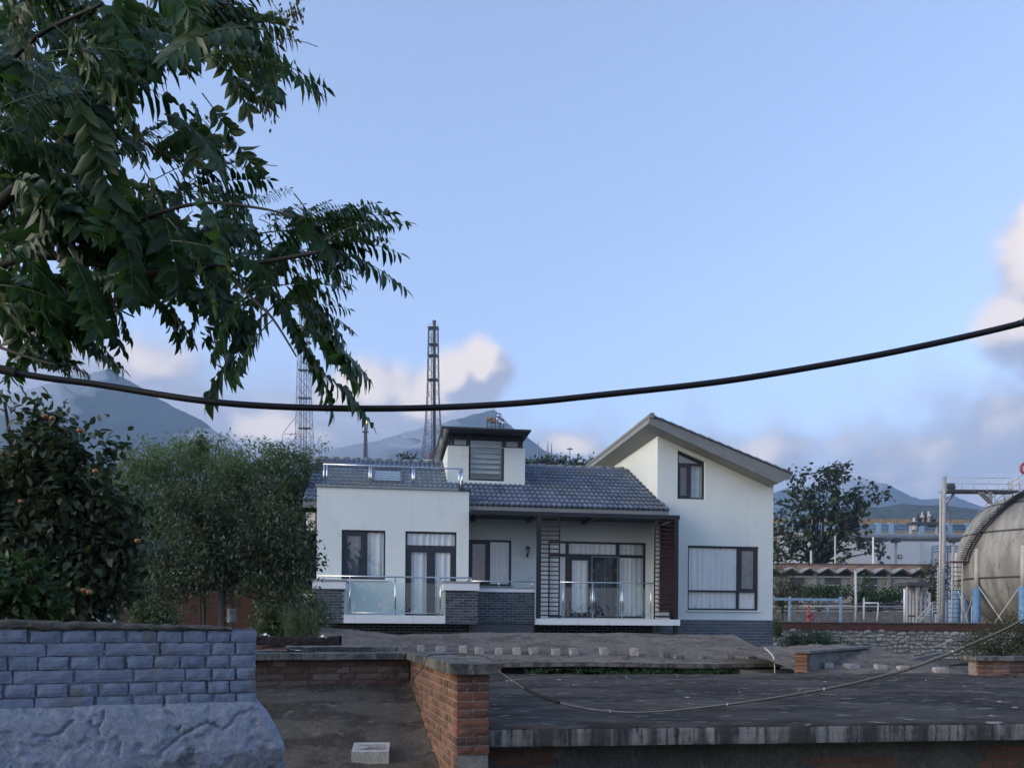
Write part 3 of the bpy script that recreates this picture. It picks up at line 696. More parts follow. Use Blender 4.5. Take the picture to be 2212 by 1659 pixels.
hpart(MB().box(-0.34, -0.02, -1.25, -1.08, 4.06, 4.12), 'step_box', M['white_paint']); hpart(MB().box(-0.33, -0.02, -1.2, -1.05, 4.17, 4.30), 'step_box', M['white_paint'])
hpart(MB().box(-0.36, -0.0, -1.22, -1.03, 4.12, 4.17), 'step_box', M['maroon'])
railing([-3.2, -2.34, -1.48, -0.63], 4.06, 5.095, -1.36, -3.30, -0.54, [(-3.2, -2.34), (-2.34, -1.48), (-1.48, -0.63)], 4.13, 4.95, [M['rail_glass']], 0.017)
for u in (-2.39, -2.29, -1.53, -1.43): hpart(MB().tube([(u, -1.35, 4.2), (u, -1.35, 4.93)], 0.012, 6), 'clamp_rod', M['steel'])

# --- main tiled roof
RE, RZ, RR, RZ2 = -0.9, 7.265, 3.3, 9.24         # eave v,z and ridge v,z
rs = (RZ2 - RZ) / (RR - RE); slen = math.hypot(RR - RE, RZ2 - RZ); pitch = math.atan(rs)
def rz(v): return RZ + (v - RE) * rs
roof = hpart(MB().add([(-10.42, RE, RZ - 0.02), (0.04, RE, RZ - 0.02), (0.04, -0.001, rz(0) - 0.02), (-0.005, -0.001, rz(0) - 0.02), (-0.005, RR, RZ2 - 0.02), (-10.42, RR, RZ2 - 0.02)], [(0, 1, 2, 3, 4, 5)])
              .add([(-10.42, RR, RZ2 - 0.02), (-0.005, RR, RZ2 - 0.02), (-0.005, 7.5, 7.3), (-10.42, 7.5, 7.3)], [(0, 1, 2, 3)]), 'roof', M['plinth_grey'])
TW, TL = 0.305, slen / 12
def tile_mesh():
    """one interlocking clay tile: two waves across, a stepped nose at the lower end"""
    mb = MB(); n = 8
    def h(i): return 0.048 * (1 - math.cos(i / n * 4 * math.pi)) / 2
    for y, dz in ((0, 0.046), (TL + 0.03, 0.0)):
        for i in range(n + 1): mb.v.append((TW * i / n, y, h(i) + dz))
    for i in range(n + 1): mb.v.append((TW * i / n, 0.006, h(i) - 0.012))
    for i in range(n):
        mb.f += [(i, i + 1, n + 2 + i, n + 1 + i), (2 * (n + 1) + i, 2 * (n + 1) + i + 1, i + 1, i)]; mb.sm += [True, False]
    return mb
tme = tile_mesh().mesh('tile', M['roof_tile'])
extra = MB(); count = 0
for r in range(12):
    v0 = RE - 0.04 + r * TL * math.cos(pitch); z0 = rz(v0)
    u = -10.42
    while u < 0.02:
        umax = 0.05 if v0 < -0.35 else -0.01
        in_block = -9.95 < u + TW * 0.5 < -5.9 and z0 < 7.55
        in_tower = -6.30 < u and u + TW < -3.95 and v0 > 0.85
        if not in_block and not in_tower:
            if u + TW <= umax + 0.08 and count < 300:
                link('tile', tme, roof, (u, v0, z0), (pitch, 0, 0)); count += 1
            elif u < umax:
                w_ = min(TW, umax - u)
                if w_ > 0.04:
                    src = tile_mesh(); cp, sp_ = math.cos(pitch), math.sin(pitch)
                    extra.add([(u + x * w_ / TW, v0 + y * cp - z * sp_, z0 + y * sp_ + z * cp) for x, y, z in src.v], src.f, True)
        u += TW
if extra.v: tag(extra.build('tile_field', M['roof_tile'], roof), kind='stuff')
rid = MB().tube([(0, 0, 0), (0.36, 0, 0.012)], [0.075, 0.085], 8).mesh('ridge_tile', M['fascia_grey'])
u = -10.45
while u < -0.3:
    if not (-6.4 < u < -4.1): link('ridge_tile', rid, roof, (u, RR, RZ2 - 0.01 + 0.008 * math.sin(u * 9)))
    u += 0.345
for a, b in ((-10.42, -10.04), (-5.84, 0.05)):
    MB().box(a, b, RE - 0.01, RE + 0.03, 7.07, 7.24).build('fascia', M['fascia_grey'], roof)
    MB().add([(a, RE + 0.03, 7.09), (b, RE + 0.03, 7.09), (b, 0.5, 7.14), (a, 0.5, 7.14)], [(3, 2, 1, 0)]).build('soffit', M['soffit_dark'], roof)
MB().add([(0.05, RE, 7.07), (0.05, -0.01, 7.48), (0.05, -0.01, rz(0) + 0.0), (0.05, RE, RZ)], [(0, 1, 2, 3)]).build('verge_board', M['fascia_grey'], roof)
hpart(MB().add([(-9.95, 0.5, 7.2), (-9.95, 6.0, 7.2), (-9.95, RR, RZ2 - 0.1)], [(0, 2, 1)]), 'gable', M['stucco'])
# skylight
a0, a1, vb, vt_ = -8.55, -7.72, 0.75, 1.95
sk = hpart(MB().bar((a0, vb, rz(vb) + 0.06), (a1, vb, rz(vb) + 0.06), 0.07, 0.12).bar((a0, vt_, rz(vt_) + 0.06), (a1, vt_, rz(vt_) + 0.06), 0.07, 0.12)
           .bar((a0, vb, rz(vb) + 0.06), (a0, vt_, rz(vt_) + 0.06), 0.06, 0.12).bar((a1, vb, rz(vb) + 0.06), (a1, vt_, rz(vt_) + 0.06), 0.06, 0.12), 'skylight', M['frame_dark'])
MB().add([(a0, vb, rz(vb) + 0.1), (a1, vb, rz(vb) + 0.1), (a1, vt_, rz(vt_) + 0.1), (a0, vt_, rz(vt_) + 0.1)], [(0, 1, 2, 3)]).build('pane', M['glass'], sk)
for k in range(4):
    v = vb + 0.25 + k * 0.25
    MB().bar((a0 + 0.03, v, rz(v) + 0.05), (a1 - 0.03, v, rz(v) + 0.05), 0.2, 0.015).build('blind_slat', M['curtain'], sk)

# --- lantern tower on the roof
tw0, tw1 = -6.33, -3.93
hpart(MB().plate([(tw0, 7.9), (tw1, 7.9), (tw1, 9.33), (tw0, 9.33)], [[(-5.68, 8.29), (-5.68, 9.32), (-4.58, 9.32), (-4.58, 8.29)]], 1.0, 1.16), 'tower_wall', M['stucco'])
hpart(MB().box(tw0, tw0 + 0.16, 1.16, 5.2, 7.9, 9.33), 'tower_wall', M['stucco']); hpart(MB().box(tw1 - 0.16, tw1, 1.16, 5.2, 7.9, 9.33), 'tower_wall', M['stucco'])
hpart(MB().box(tw0 + 0.16, tw1 - 0.16, 5.04, 5.2, 7.9, 9.66), 'tower_wall', M['stucco'])
ff = MB().plate([(-6.21, 9.331), (-5.68, 9.331), (-5.68, 8.29), (-4.58, 8.29), (-4.58, 9.331), (-4.06, 9.331), (-4.06, 9.70), (-6.21, 9.70)],
                [[(-6.12, 9.37), (-6.12, 9.56), (-5.76, 9.56), (-5.76, 9.37)], [(-5.62, 8.35), (-5.62, 9.57), (-4.65, 9.57), (-4.65, 8.35)], [(-4.52, 9.37), (-4.52, 9.56), (-4.16, 9.56), (-4.16, 9.37)]], 1.03, 1.10)
w = hpart(ff, 'tower_window', M['frame_dark'])
for a, b, c_, d_ in ((-6.12, -5.76, 9.37, 9.56), (-5.62, -4.65, 8.35, 9.57), (-4.52, -4.16, 9.37, 9.56)):
    MB().add([(a, 1.06, c_), (b, 1.06, c_), (b, 1.06, d_), (a, 1.06, d_)], [(0, 1, 2, 3)]).build('pane', M['glass'], w)
for k in range(7):
    z = 8.55 + k * 0.16
    MB().add([(-5.6, 1.2, z), (-4.67, 1.2, z), (-4.67, 1.34, z + 0.15), (-5.6, 1.34, z + 0.15)], [(0, 1, 2, 3)]).build('blind_slat', M['blind'], w)
MB().box(-6.2, -4.07, 1.5, 1.52, 8.0, 9.6).build('inner_blind', M['blind'], w)
for x in (tw0 + 0.05, tw1 - 0.11):
    sf = MB().box(x, x + 0.06, 1.11, 5.0, 9.60, 9.70)
    for v in (1.15, 2.4, 3.7, 4.9): sf.box(x, x + 0.06, v, v + 0.08, 9.331, 9.60)
    s_ = hpart(sf, 'side_window', M['frame_dark']); MB().box(x + 0.025, x + 0.03, 1.2, 4.9, 9.335, 9.6).build('pane', M['glass'], s_)
tr_ = hpart(MB().box(-6.56, -3.86, 0.3, 5.4, 9.702, 9.75), 'tower_roof', M['frame_dark'])
simple('soffit_glass', (0.10, 0.13, 0.14), 0.12, var=0.2)
for k in range(4):
    MB().box(-6.53, -6.34, 0.4 + k * 1.22, 1.58 + k * 1.22, 9.694, 9.700).build('soffit_panel', M['soffit_glass'], tr_)
MB().box(-6.30, -3.89, 0.36, 0.96, 9.694, 9.700).build('soffit_panel', M['soffit_dark'], tr_)
# drain elbow on the left flank
hpart(MB().tube([(-10.0, 0.1, 6.98), (-10.35, 0.1, 6.98), (-10.45, 0.1, 6.95), (-10.47, 0.1, 6.84)], 0.05, 10), 'drain_pipe', M['white_paint'])

def ac_unit(z, v, lab):
    e = empty('air_conditioner', (0, 0, 0), 0, lab, 'air conditioner', 'air conditioners on the house flank')
    mw = Matrix.Translation((HX, HY, 0)) @ Matrix.Rotation(TH, 4, 'Z') @ Matrix.Translation((-10.04, v, z))
    e.matrix_world = mw
    MB().cbox(-0.30, -0.06, 0, 0.72, 0, 0.50, 0.02).build('casing', M['ac_white'], e)
    for k in range(2): MB().tube([(-0.29, 0.12 + k * 0.45, -0.03), (-0.02, 0.12 + k * 0.45, -0.03)], 0.018, 6).build('bracket', M['fascia_grey'], e)
    MB().tube([(-0.18, 0.0, 0.3), (-0.16, -0.05, 0.28), (-0.12, -0.04, 0.12), (-0.05, 0.03, 0.08)], 0.018, 6).build('hose', M['cable_grey'], e)
ac_unit(6.45, -0.75, 'cream air conditioner high on the house flank below the white drain elbow')
ac_unit(4.18, -1.3, 'cream air conditioner low beside the left grey brick balcony pier')

# wall lantern
L = empty('wall_lantern', (0, 0, 0), 0, 'black carriage lantern on the recessed wall beside the porch post', 'lantern')
L.matrix_world = Matrix.Translation((HX, HY, 0)) @ Matrix.Rotation(TH, 4, 'Z') @ Matrix.Translation((-3.94, 0.30, 5.94))
MB().tube([(0, 0.2, 0.03), (0, 0.12, 0.0), (0, 0.05, 0.02), (0, 0.0, 0.07)], [0.03, 0.022, 0.02, 0.022], 8).build('bracket', M['porch_black'], L)
MB().lathe([(0.0, 0.05), (0.035, 0.05), (0.04, 0.08), (0.03, 0.09)], 6).build('base', M['porch_black'], L)
MB().lathe([(0.035, 0.09), (0.06, 0.235)], 6).build('glass', M['rail_glass'], L)
cg_ = MB()
for k in range(6):
    a = k * math.pi / 3; cg_.bar((0.036 * math.cos(a), 0.036 * math.sin(a), 0.09), (0.062 * math.cos(a), 0.062 * math.sin(a), 0.235), 0.008)
cg_.build('cage', M['porch_black'], L)
MB().lathe([(0.085, 0.235), (0.08, 0.245), (0.04, 0.29), (0.018, 0.30), (0.012, 0.33), (0.0, 0.345)], 6).build('hood', M['porch_black'], L)
# ------------------------------------------------------------------ painted brick wall, near left
def rough_brick(L, Hh, D, sd, amp=0.0035, nx=5, nz=3):
    """hand-laid brick: bulging, chipped face, rounded arrises"""
    rr = random.Random(sd); mb = MB(); o = rr.uniform(0, 99); c = 0.005
    def fn(s, q):
        x, z = s * L, q * Hh
        e = min(s, 1 - s) < 1e-6 or min(q, 1 - q) < 1e-6
        dx = fbm(x * 30 + o, z * 30, 1) * amp * (2.2 if e else 1); dz = fbm(x * 30 + o, z * 30, 5) * amp * (1.6 if e else 1)
        return (x + dx, fbm(x * 22 + o, z * 22, 9) * amp * 1.4 + (c if e else 0), z + dz)
    grid_mesh(mb, nx, nz, fn, False)
    ring = [i for i in range(nx + 1)] + [(j + 1) * (nx + 1) - 1 for j in range(1, nz + 1)] + [nz * (nx + 1) + i for i in reversed(range(nx))] + [j * (nx + 1) for j in reversed(range(1, nz))]
    b = len(mb.v)
    mb.v += [(mb.v[i][0], D, mb.v[i][2]) for i in ring]
    for k in range(len(ring)):
        k2 = (k + 1) % len(ring)
        mb.f.append((ring[k2], ring[k], b + k, b + k2)); mb.sm.append(False)
    return mb

PW = empty('brick_wall', at(556, 1340, 4.05).xy.to_3d(), R(22), 'blue-grey painted brick wall with crumbling plaster foot in the left foreground', 'wall')
PT, PP = 3.944, 0.0628
MB().box(-2.3, -0.012, 0.009, 0.20, 3.0, PT + 0.004).build('mortar', M['paint_mortar'], PW)
rows = [  # brick lengths counted from the right end, picked off the wall
    [0.125, 0.105, 0.105, 0.11, 0.125, 0.125, 0.13, 0.125, 0.125, 0.12, 0.125, 0.12, 0.12, 0.12, 0.12],
    [0.098, 0.105, 0.225, 0.235, 0.235, 0.24, 0.24, 0.24, 0.24, 0.24],
    [0.125, 0.105, 0.11, 0.11, 0.115, 0.105, 0.115, 0.12, 0.115, 0.12, 0.12, 0.12, 0.12, 0.12, 0.12],
    [0.095, 0.105, 0.115, 0.225, 0.24, 0.24, 0.24, 0.24, 0.24, 0.24],
    [0.125, 0.10, 0.105, 0.11, 0.115, 0.12, 0.115, 0.125, 0.12, 0.12, 0.12, 0.12, 0.12, 0.12, 0.12],
    [0.095, 0.10, 0.105, 0.105, 0.13, 0.15, 0.24, 0.24, 0.24, 0.24, 0.24],
]
rb = random.Random(3); bm_cache = {}
for r, lens in enumerate(rows):
    x = 0.0
    for L_ in lens:
        j = rb.uniform(0.003, 0.010)
        if x < -2.0: break
        me = rough_brick(L_ - 0.004, PP - rb.uniform(0.004, 0.009), 0.10, rb.random() * 1e4, 0.0026).mesh('brick', M['paint_brick'])
        link('brick', me, PW, (x - L_ + rb.uniform(-0.002, 0.002), rb.uniform(-0.004, 0.002), PT - (r + 1) * PP + 0.004), (rb.uniform(-0.02, 0.02), rb.uniform(-0.012, 0.012), rb.uniform(-0.015, 0.015)))
        x -= L_ + j
# lumpy mortar bed on top of the wall
def capf(s, q):
    x = -2.2 + s * 2.08
    k = min(1.0, max(0.0, (-0.05 - x) / 1.3))
    top = PT + 0.012 + 0.036 * k ** 0.8 + fbm(x * 9, 1.0, 0) * 0.010
    prof = [(0.004, 0), (-0.012, 0.35), (-0.004, 0.8), (0.03, 1.0), (0.13, 1.02), (0.20, 0.7), (0.21, 0.0)]
    f = q * (len(prof) - 1); i = min(int(f), len(prof) - 2); tt = f - i
    y = prof[i][0] + (prof[i + 1][0] - prof[i][0]) * tt; h = prof[i][1] + (prof[i + 1][1] - prof[i][1]) * tt
    y += fbm(x * 14, q * 5, 2) * 0.010; z = PT - 0.006 + (top - PT + 0.006) * h + fbm(x * 25, q * 6, 4) * 0.006
    return (x, y, z)
grid_mesh(MB(), 150, 18, capf).build('mortar_cap', M['moss_mortar'], PW)
# plaster foot: bulging, cracked
ZL = PT - 6 * PP + 0.004
def Z4(px, py):   # point on the wall plane from the wall photo coordinates -> local x, z
    return px, py
cr = [[(1075, 1005), (1150, 940), (1220, 890), (1290, 850), (1335, 822), (1390, 800), (1450, 822), (1500, 850), (1545, 815), (1580, 765), (1610, 742), (1660, 735)],
      [(600, 800), (625, 830), (652, 842), (690, 785), (692, 725)], [(652, 842), (665, 880)], [(240, 890), (330, 897), (410, 870), (430, 835), (490, 790)],
      [(1100, 690), (1120, 720), (1180, 760)], [(1215, 890), (1195, 850), (1215, 830)], [(800, 1010), (790, 985), (815, 930)]]
def wl_xz(zx, zy):
    px, py = zx / 1.8433 * 0.5924, (2200 + zy / 1.8433) * 0.5924
    c_, s_ = math.cos(R(22)), math.sin(R(22)); o = at(556, 1340, 4.05)
    a = at(px, py, 1.0); # ray direction
    tt = (-o.x * s_ + o.y * c_ - 0.05) / (-a.x * s_ + a.y * c_)
    return ((a.x * tt - o.x) * c_ + (a.y * tt - o.y) * s_, EYE + (a.z - EYE) * tt)
cracks = [[wl_xz(*p) for p in c_] for c_ in cr]
def seg(p, a, b):
    ax, az = a; bx, bz = b; dx, dz = bx - ax, bz - az
    k = max(0, min(1, ((p[0] - ax) * dx + (p[1] - az) * dz) / (dx * dx + dz * dz + 1e-9)))
    return math.hypot(p[0] - ax - k * dx, p[1] - az - k * dz)
def footf(s, q):
    # s: along the front then round the right end, q: bottom to top
    path = 2.5; a = s * path
    zb = 2.75 + (ZL + 0.012 - 2.75) * min(1.0, q / 0.90)
    over = max(0.0, (q - 0.90) / 0.10)
    grow = min(1.0, max(0.0, (ZL - zb) / 0.22))
    ext = 0.012 + 0.125 * grow ** 0.55 + 0.012 * fbm(zb * 9, 3.3, 0)
    off_ = 0.012 + 0.055 * grow ** 0.5
    xr = -2.15 + a
    if xr < ext - 0.05: x, y = xr, -off_
    else:
        e = xr - (ext - 0.05)
        if e < 0.078: th = e / 0.05; x, y = ext - 0.05 + 0.05 * math.sin(th), -off_ + 0.05 * (1 - math.cos(th))
        else: x, y = ext, -off_ + 0.05 + (e - 0.078)
    bul = fbm(x * 3.0, zb * 3.0, 7) * 0.007 + fbm(x * 26, zb * 26, 2) * 0.0028
    fl = fbm(x * 7 + 5, zb * 9, 11)
    if fl > 0.12 and zb > ZL - 0.33: bul -= 0.010 * min(1, (fl - 0.12) * 12)
    if xr < ext:
        dmin = min(seg((x, zb), p, r_) for c_ in cracks for p, r_ in zip(c_, c_[1:]))
        wd = 0.0045 + 0.003 * fbm(x * 30, zb * 30, 1)
        if dmin < wd * 2: bul -= 0.022 * max(0, 1 - dmin / (wd * 2))
    if over: y += over * 0.07; zb += 0.010 * math.sin(over * 2.5)
    return (x + (bul if xr > ext else 0), y - (bul if xr <= ext + 0.03 else 0), zb)
grid_mesh(MB(), 330, 105, footf).build('plaster_foot', M['paint_plaster'], PW)
g_ = empty('brick', at(503, 1325, 4.12), R(30), 'upright pale broken brick standing on top of the painted wall', 'brick')
MB().cbox(-0.02, 0.02, 0, 0.05, -0.045, 0.025, 0.005).build('brick_body', M['concrete_old'], g_)

# ------------------------------------------------------------------ pier wall with concrete coping, centre left
PA = R(15.7)
po = at(987.7, 1340, 5.65)
PI_ = empty('pier_wall', (po.x, po.y, 0), PA, 'orange brick pier and return wall under a stained concrete coping', 'wall')
CT = 3.622
MB().box(0.008, 0.232, 0.010, 2.3, 0.0, CT - 0.001).build('mortar', M['mortar'], PI_)
front = [2, 3, 2, 2, 2, 1, 2, 3, 2, 1, 2, 1, 2, 1, 2]
rp = random.Random(11); sb = {}
for r in range(15):
    z = CT - (r + 1) * 0.063
    prd = -0.012 if r == 8 else (0.012 if r in (9, 10) else 0.0)
    k = front[r]; wds = {1: [0.24], 2: [0.118, 0.118], 3: [0.07, 0.09, 0.072]}[k]; x = 0.0
    for w_ in wds:
        me = rough_brick(w_ - 0.006, 0.053, 0.10, rp.random() * 1e4, 0.0022, 4, 2).mesh('brick', M['soot_brick' if r in (0, 1, 7, 9, 10) else 'red_brick'])
        link('brick', me, PI_, (x + 0.003, prd + rp.uniform(-0.002, 0.002), z))
        x += w_ + (0.24 - sum(wds)) / max(1, k - 1) if k > 1 else w_
    y = 0.112 if r % 2 else 0.118
    i = 0
    while y < 2.25:
        Ls = 0.24 if (r % 2 == 0) else 0.115
        if (r + i) % 5 == 0: Ls = 0.115
        key = (Ls, rp.randint(0, 2))
        if key not in sb: sb[key] = rough_brick(Ls, 0.053, 0.09, hash(key) % 977, 0.0025, 4, 2).mesh('brick', M['side_brick'])
        # rotate so that the brick face looks to -x
        link('brick', sb[key], PI_, (rp.uniform(-0.002, 0.002), min(y + Ls, 2.3), z), (0, 0, -R(90)))
        y += Ls + 0.010; i += 1
def coping_slab(x0, x1, y0, y1, z0, z1, name, parent, nx=26, ny=60, amp=0.006):
    """cast slab with broken arrises, closed all round"""
    mb = MB()
    def P(x, y, z): 
        return (x + fbm(x * 8, y * 8, z * 20) * amp, y + fbm(x * 8, y * 8, 5 + z * 20) * amp, z + fbm(x * 5, y * 5, 9) * amp * 0.8)
    grid_mesh(mb, nx, ny, lambda s, q: P(x0 + (x1 - x0) * s, y0 + (y1 - y0) * q, z1), False)
    grid_mesh(mb, nx, ny, lambda s, q: P(x0 + (x1 - x0) * s, y0 + (y1 - y0) * q, z0), False, True)
    for (a, b) in (((x0, y0), (x1, y0)), ((x1, y0), (x1, y1)), ((x1, y1), (x0, y1)), ((x0, y1), (x0, y0))):
        m = nx if a[1] == b[1] else ny
        grid_mesh(mb, m, 3, lambda s, q, a=a, b=b: P(a[0] + (b[0] - a[0]) * s, a[1] + (b[1] - a[1]) * s, z0 + (z1 - z0) * q), False)
    return mb.build(name, M['concrete_cap'], parent)
coping_slab(-0.058, 0.305, -0.055, 1.02, CT + 0.001, CT + 0.074, 'coping', PI_)
coping_slab(-0.052, 0.295, 1.03, 2.16, CT + 0.001, CT + 0.066, 'coping', PI_)

BW = empty('back_parapet', (po.x, po.y, 0), PA, 'low worn brick parapet with pale concrete coping above the dirty lean-to roof', 'wall')
MB().box(-2.6, -0.006, 2.21, 2.42, 0, CT - 0.002).build('mortar', M['plaster_dark'], BW)
wb = {}
for r in range(6):
    x = -0.012 - (0.06 if r % 2 else 0)
    while x > -2.3:
        Ls = 0.24 if rp.random() < 0.6 else 0.115
        key = (Ls, rp.randint(0, 3))
        if key not in wb: wb[key] = rough_brick(Ls, 0.052, 0.08, 31 + len(wb) * 7, 0.004, 4, 2).mesh('brick', M['worn_brick'])
        link('brick', wb[key], BW, (x - Ls, 2.200 + rp.uniform(-0.003, 0.006), CT - (r + 1) * 0.063))
        x -= Ls + rp.uniform(0.008, 0.02)
coping_slab(-2.6, -0.055, 2.12, 2.47, CT + 0.001, CT + 0.058, 'coping', BW, 90, 8, 0.005)
coping_slab(0.30, 0.52, 2.05, 2.5, CT - 0.01, CT + 0.05, 'coping', BW, 12, 14, 0.005)

# dirty lean-to roof between the painted wall and the pier
LR = empty('lean_to', (po.x, po.y, 0), PA, 'dirty sloping concrete lean-to roof with a hollow block lying on it', 'roof')
def lrz(y): return 3.365 - 0.36 * (2.2 - y)
def lrf(s, q):
    x = -2.4 + 2.399 * s; y = 2.199 - 1.80 * q
    fil = max(0.0, (x + 0.15) / 0.15); filb = max(0.0, (y - 2.05) / 0.15)
    return (x, y, lrz(y) + 0.03 * fil ** 2 * (1 if q > 0.02 else 1) + 0.02 * filb ** 2 + fbm(x * 2.2, y * 2.2, 0) * 0.018 + fbm(x * 12, y * 12, 3) * 0.003)
grid_mesh(MB(), 90, 70, lrf, True, True).build('roof_slab', M['shed_roof'], LR)
MB().add([(-2.4, 0.42, lrz(0.4) - 0.06), (-0.001, 0.42, lrz(0.4) - 0.06), (-0.001, 2.19, lrz(2.2) - 0.08), (-2.4, 2.19, lrz(2.2) - 0.08)], [(3, 2, 1, 0)]).build('underside', M['plaster_dark'], LR)
x = -2.3
eb = [rough_brick(0.115, 0.06, 0.1, 400 + k, 0.004, 3, 2).mesh('brick', M['worn_brick']) for k in range(4)]
while x < -0.13:
    link('brick', eb[rp.randint(0, 3)], LR, (x, 0.41 + rp.uniform(-0.01, 0.01), lrz(0.4) - 0.065)); x += 0.127
MB().box(-2.4, -0.01, 0.46, 0.62, 0, lrz(0.4) - 0.07).build('front_wall', M['plaster_dark'], LR)
# hollow block
def on_lean(px, py, up=0.0):
    a = at(px, py, 1.0); c_, s_ = math.cos(PA), math.sin(PA)
    lo, hi = 3.0, 9.0
    for _ in range(50):
        tt = (lo + hi) / 2; p = (a - Vector((0, 0, EYE))) * tt + Vector((0, 0, EYE))
        yy = -(p.x - po.x) * s_ + (p.y - po.y) * c_
        if p.z > lrz(yy): lo = tt
        else: hi = tt
    return p
hb = on_lean(800, 1645)
HB = empty('hollow_block', (hb.x, hb.y, hb.z), R(6), 'pale hollow concrete block lying on the dirty lean-to roof', 'block')
HB.rotation_euler = (R(9), 0, R(6))
bl = MB().plate([(-0.145, -0.02), (0.145, -0.02), (0.145, 0.22), (-0.145, 0.22)], [[(-0.11, 0.03), (-0.11, 0.17), (0.115, 0.17), (0.115, 0.03)]], -0.10, -0.0)
# plate lies on its side: x along, z -> depth
bl.v = [(x, z, -y - 0.01) for x, y, z in bl.v]; bl.build('shell', M['block_concrete'], HB, fix=True)
MB().add([(-0.11, 0.03, 0.088), (-0.02, 0.10, 0.088), (-0.11, 0.17, 0.088), (-0.11, 0.03, 0.01), (-0.02, 0.10, 0.01), (-0.11, 0.17, 0.01)], [(0, 1, 2), (0, 3, 4, 1), (1, 4, 5, 2)]).build('web', M['block_concrete'], HB)
st = on_lean(947, 1625)
MB().lathe([(0.0, 0.05), (0.04, 0.045), (0.065, 0.02), (0.06, -0.03)], 7).build('stone', M['concrete_old'], loc=st)
tag(bpy.data.objects['stone'], 'grey lump of rubble in the low corner of the lean-to roof beside the pier', 'stone')

# ------------------------------------------------------------------ flat slab roof, front right
FA = R(7.5)
fo = at(1058, 1340, 5.78)
FR = empty('slab_roof_shed', (fo.x, fo.y, 0), FA, 'low shed with dark flat concrete slab roof and streaked edge across the front', 'shed')
FZ = 3.226
def slab_edge(x): return fbm(x * 1.7, 0.5, 0) * 0.012 + fbm(x * 7, 2.5, 0) * 0.006
def frt(s, q):
    x = 8.2 * s; qq = q ** 1.5; y = 5.75 * qq
    lip = math.exp(-((y - 0.16) / 0.13) ** 2) * (0.012 + 0.010 * fbm(x * 3, 4, 0))
    z = FZ + fbm(x * 0.8, y * 0.8, 0) * 0.018 * min(1, q * 8) + fbm(x * 5, y * 5, 3) * 0.004 + lip - (0.012 if y < 0.02 else 0)
    return (x, y + (slab_edge(x) if q == 0 else 0), z)
grid_mesh(MB(), 230, 80, frt).build('roof_surface', M['roof_felt'], FR)
def fre(s, q):
    x = 8.2 * s
    return (x, slab_edge(x) + 0.010 * math.sin(q * math.pi) * fbm(x * 9, q * 3, 8) - (0.006 if 0 < q < 1 else 0), FZ - 0.012 - 0.125 * q + fbm(x * 6, q, 6) * 0.003)
grid_mesh(MB(), 260, 6, fre, True, True).build('slab_edge', M['fascia_stain'], FR)
MB().add([(0, 0, FZ - 0.137), (8.2, 0, FZ - 0.137), (8.2, 5.75, FZ - 0.137), (0, 5.75, FZ - 0.137)], [(3, 2, 1, 0)]).build('slab_underside', M['plaster_dark'], FR)
MB().box(0.0, 8.2, 0.32, 0.52, 0, FZ - 0.139).build('front_wall', M['plaster_dark'], FR)
fbk = {}
for (xa, xb_, zt) in ((0.02, 0.52, 3.02), (4.1, 6.9, 3.0), (2.6, 3.35, 2.93)):
    for r in range(4):
        x = xa + (0.06 if r % 2 else 0)
        while x < xb_:
            Ls = 0.24 if r % 2 else 0.115
            key = (Ls, rp.randint(0, 2))
            if key not in fbk: fbk[key] = rough_brick(Ls, 0.052, 0.05, 77 + len(fbk), 0.003, 4, 2).mesh('brick', M['soot_brick'])
            link('brick', fbk[key], FR, (x, 0.312 + rp.uniform(-0.002, 0.003), zt - (r + 1) * 0.063)); x += Ls + 0.011
MB().box(-0.0, 8.2, 5.55, 5.75, 0, FZ - 0.14).build('rear_wall', M['plaster_dark'], FR)
# grit, chips and paper scraps lying on the slab
rs2 = random.Random(21)
chips = [MB().add([(-0.5, -0.3, 0), (0.4, -0.4, 0), (0.6, 0.2, 0), (-0.2, 0.45, 0), (-0.3, -0.1, 0.25), (0.3, 0.05, 0.3)], [(0, 1, 4), (1, 5, 4), (1, 2, 5), (2, 3, 5), (3, 4, 5), (3, 0, 4)]).mesh('chip', M[m]) for m in ('block_concrete', 'concrete_old')]
for k in range(80):
    x, y = rs2.uniform(0.2, 7.6), rs2.uniform(0.15, 5.4)
    s_ = rs2.uniform(0.008, 0.034)
    link('chip', chips[k % 2], FR, (x, y, FZ + 0.004), (0, 0, rs2.uniform(0, 6)), (s_ * rs2.uniform(1, 2.4), s_, s_ * 0.7))

# ------------------------------------------------------------------ bundled cable hanging across the slab roof
def hang(name, pts, rad, mat, lab, cat='cable', n=8, sub=8):
    P_ = [at(*p) for p in pts]
    out = []
    for i in range(len(P_) - 1):
        p0, p1, p2, p3 = P_[max(i - 1, 0)], P_[i], P_[i + 1], P_[min(i + 2, len(P_) - 1)]
        for k in range(sub):
            t_ = k / sub
            out.append(0.5 * ((2 * p1) + (-p0 + p2) * t_ + (2 * p0 - 5 * p1 + 4 * p2 - p3) * t_ * t_ + (-p0 + 3 * p1 - 3 * p2 + p3) * t_ ** 3))
    out.append(P_[-1])
    o = MB().tube(out, rad, n).build(name, mat)
    return tag(o, lab, cat), out
cb = empty('bundled_cable', (0, 0, 0), 0, 'thin grey twin cable with white ties sagging from the pier coping across the slab roof', 'cable')
def strand(pts, rad, mat, name='strand', off=(0, 0, 0)):
    o, out = hang(name, pts, rad, mat, None, None)
    o.parent = cb; return out
path = [(1076, 1448, 5.66), (1105, 1468, 5.6), (1140, 1490, 5.5), (1208, 1517, 5.3), (1300, 1533, 5.1), (1400, 1537, 4.9), (1570, 1520, 4.6), (1780, 1487, 4.3), (1950, 1445, 4.05), (2120, 1380, 3.85), (2260, 1308, 3.7), (2700, 1040, 3.5), (3600, 400, 3.3), (5000, -700, 3.1)]
p_ = strand(path, 0.0026, M['cable_grey'])
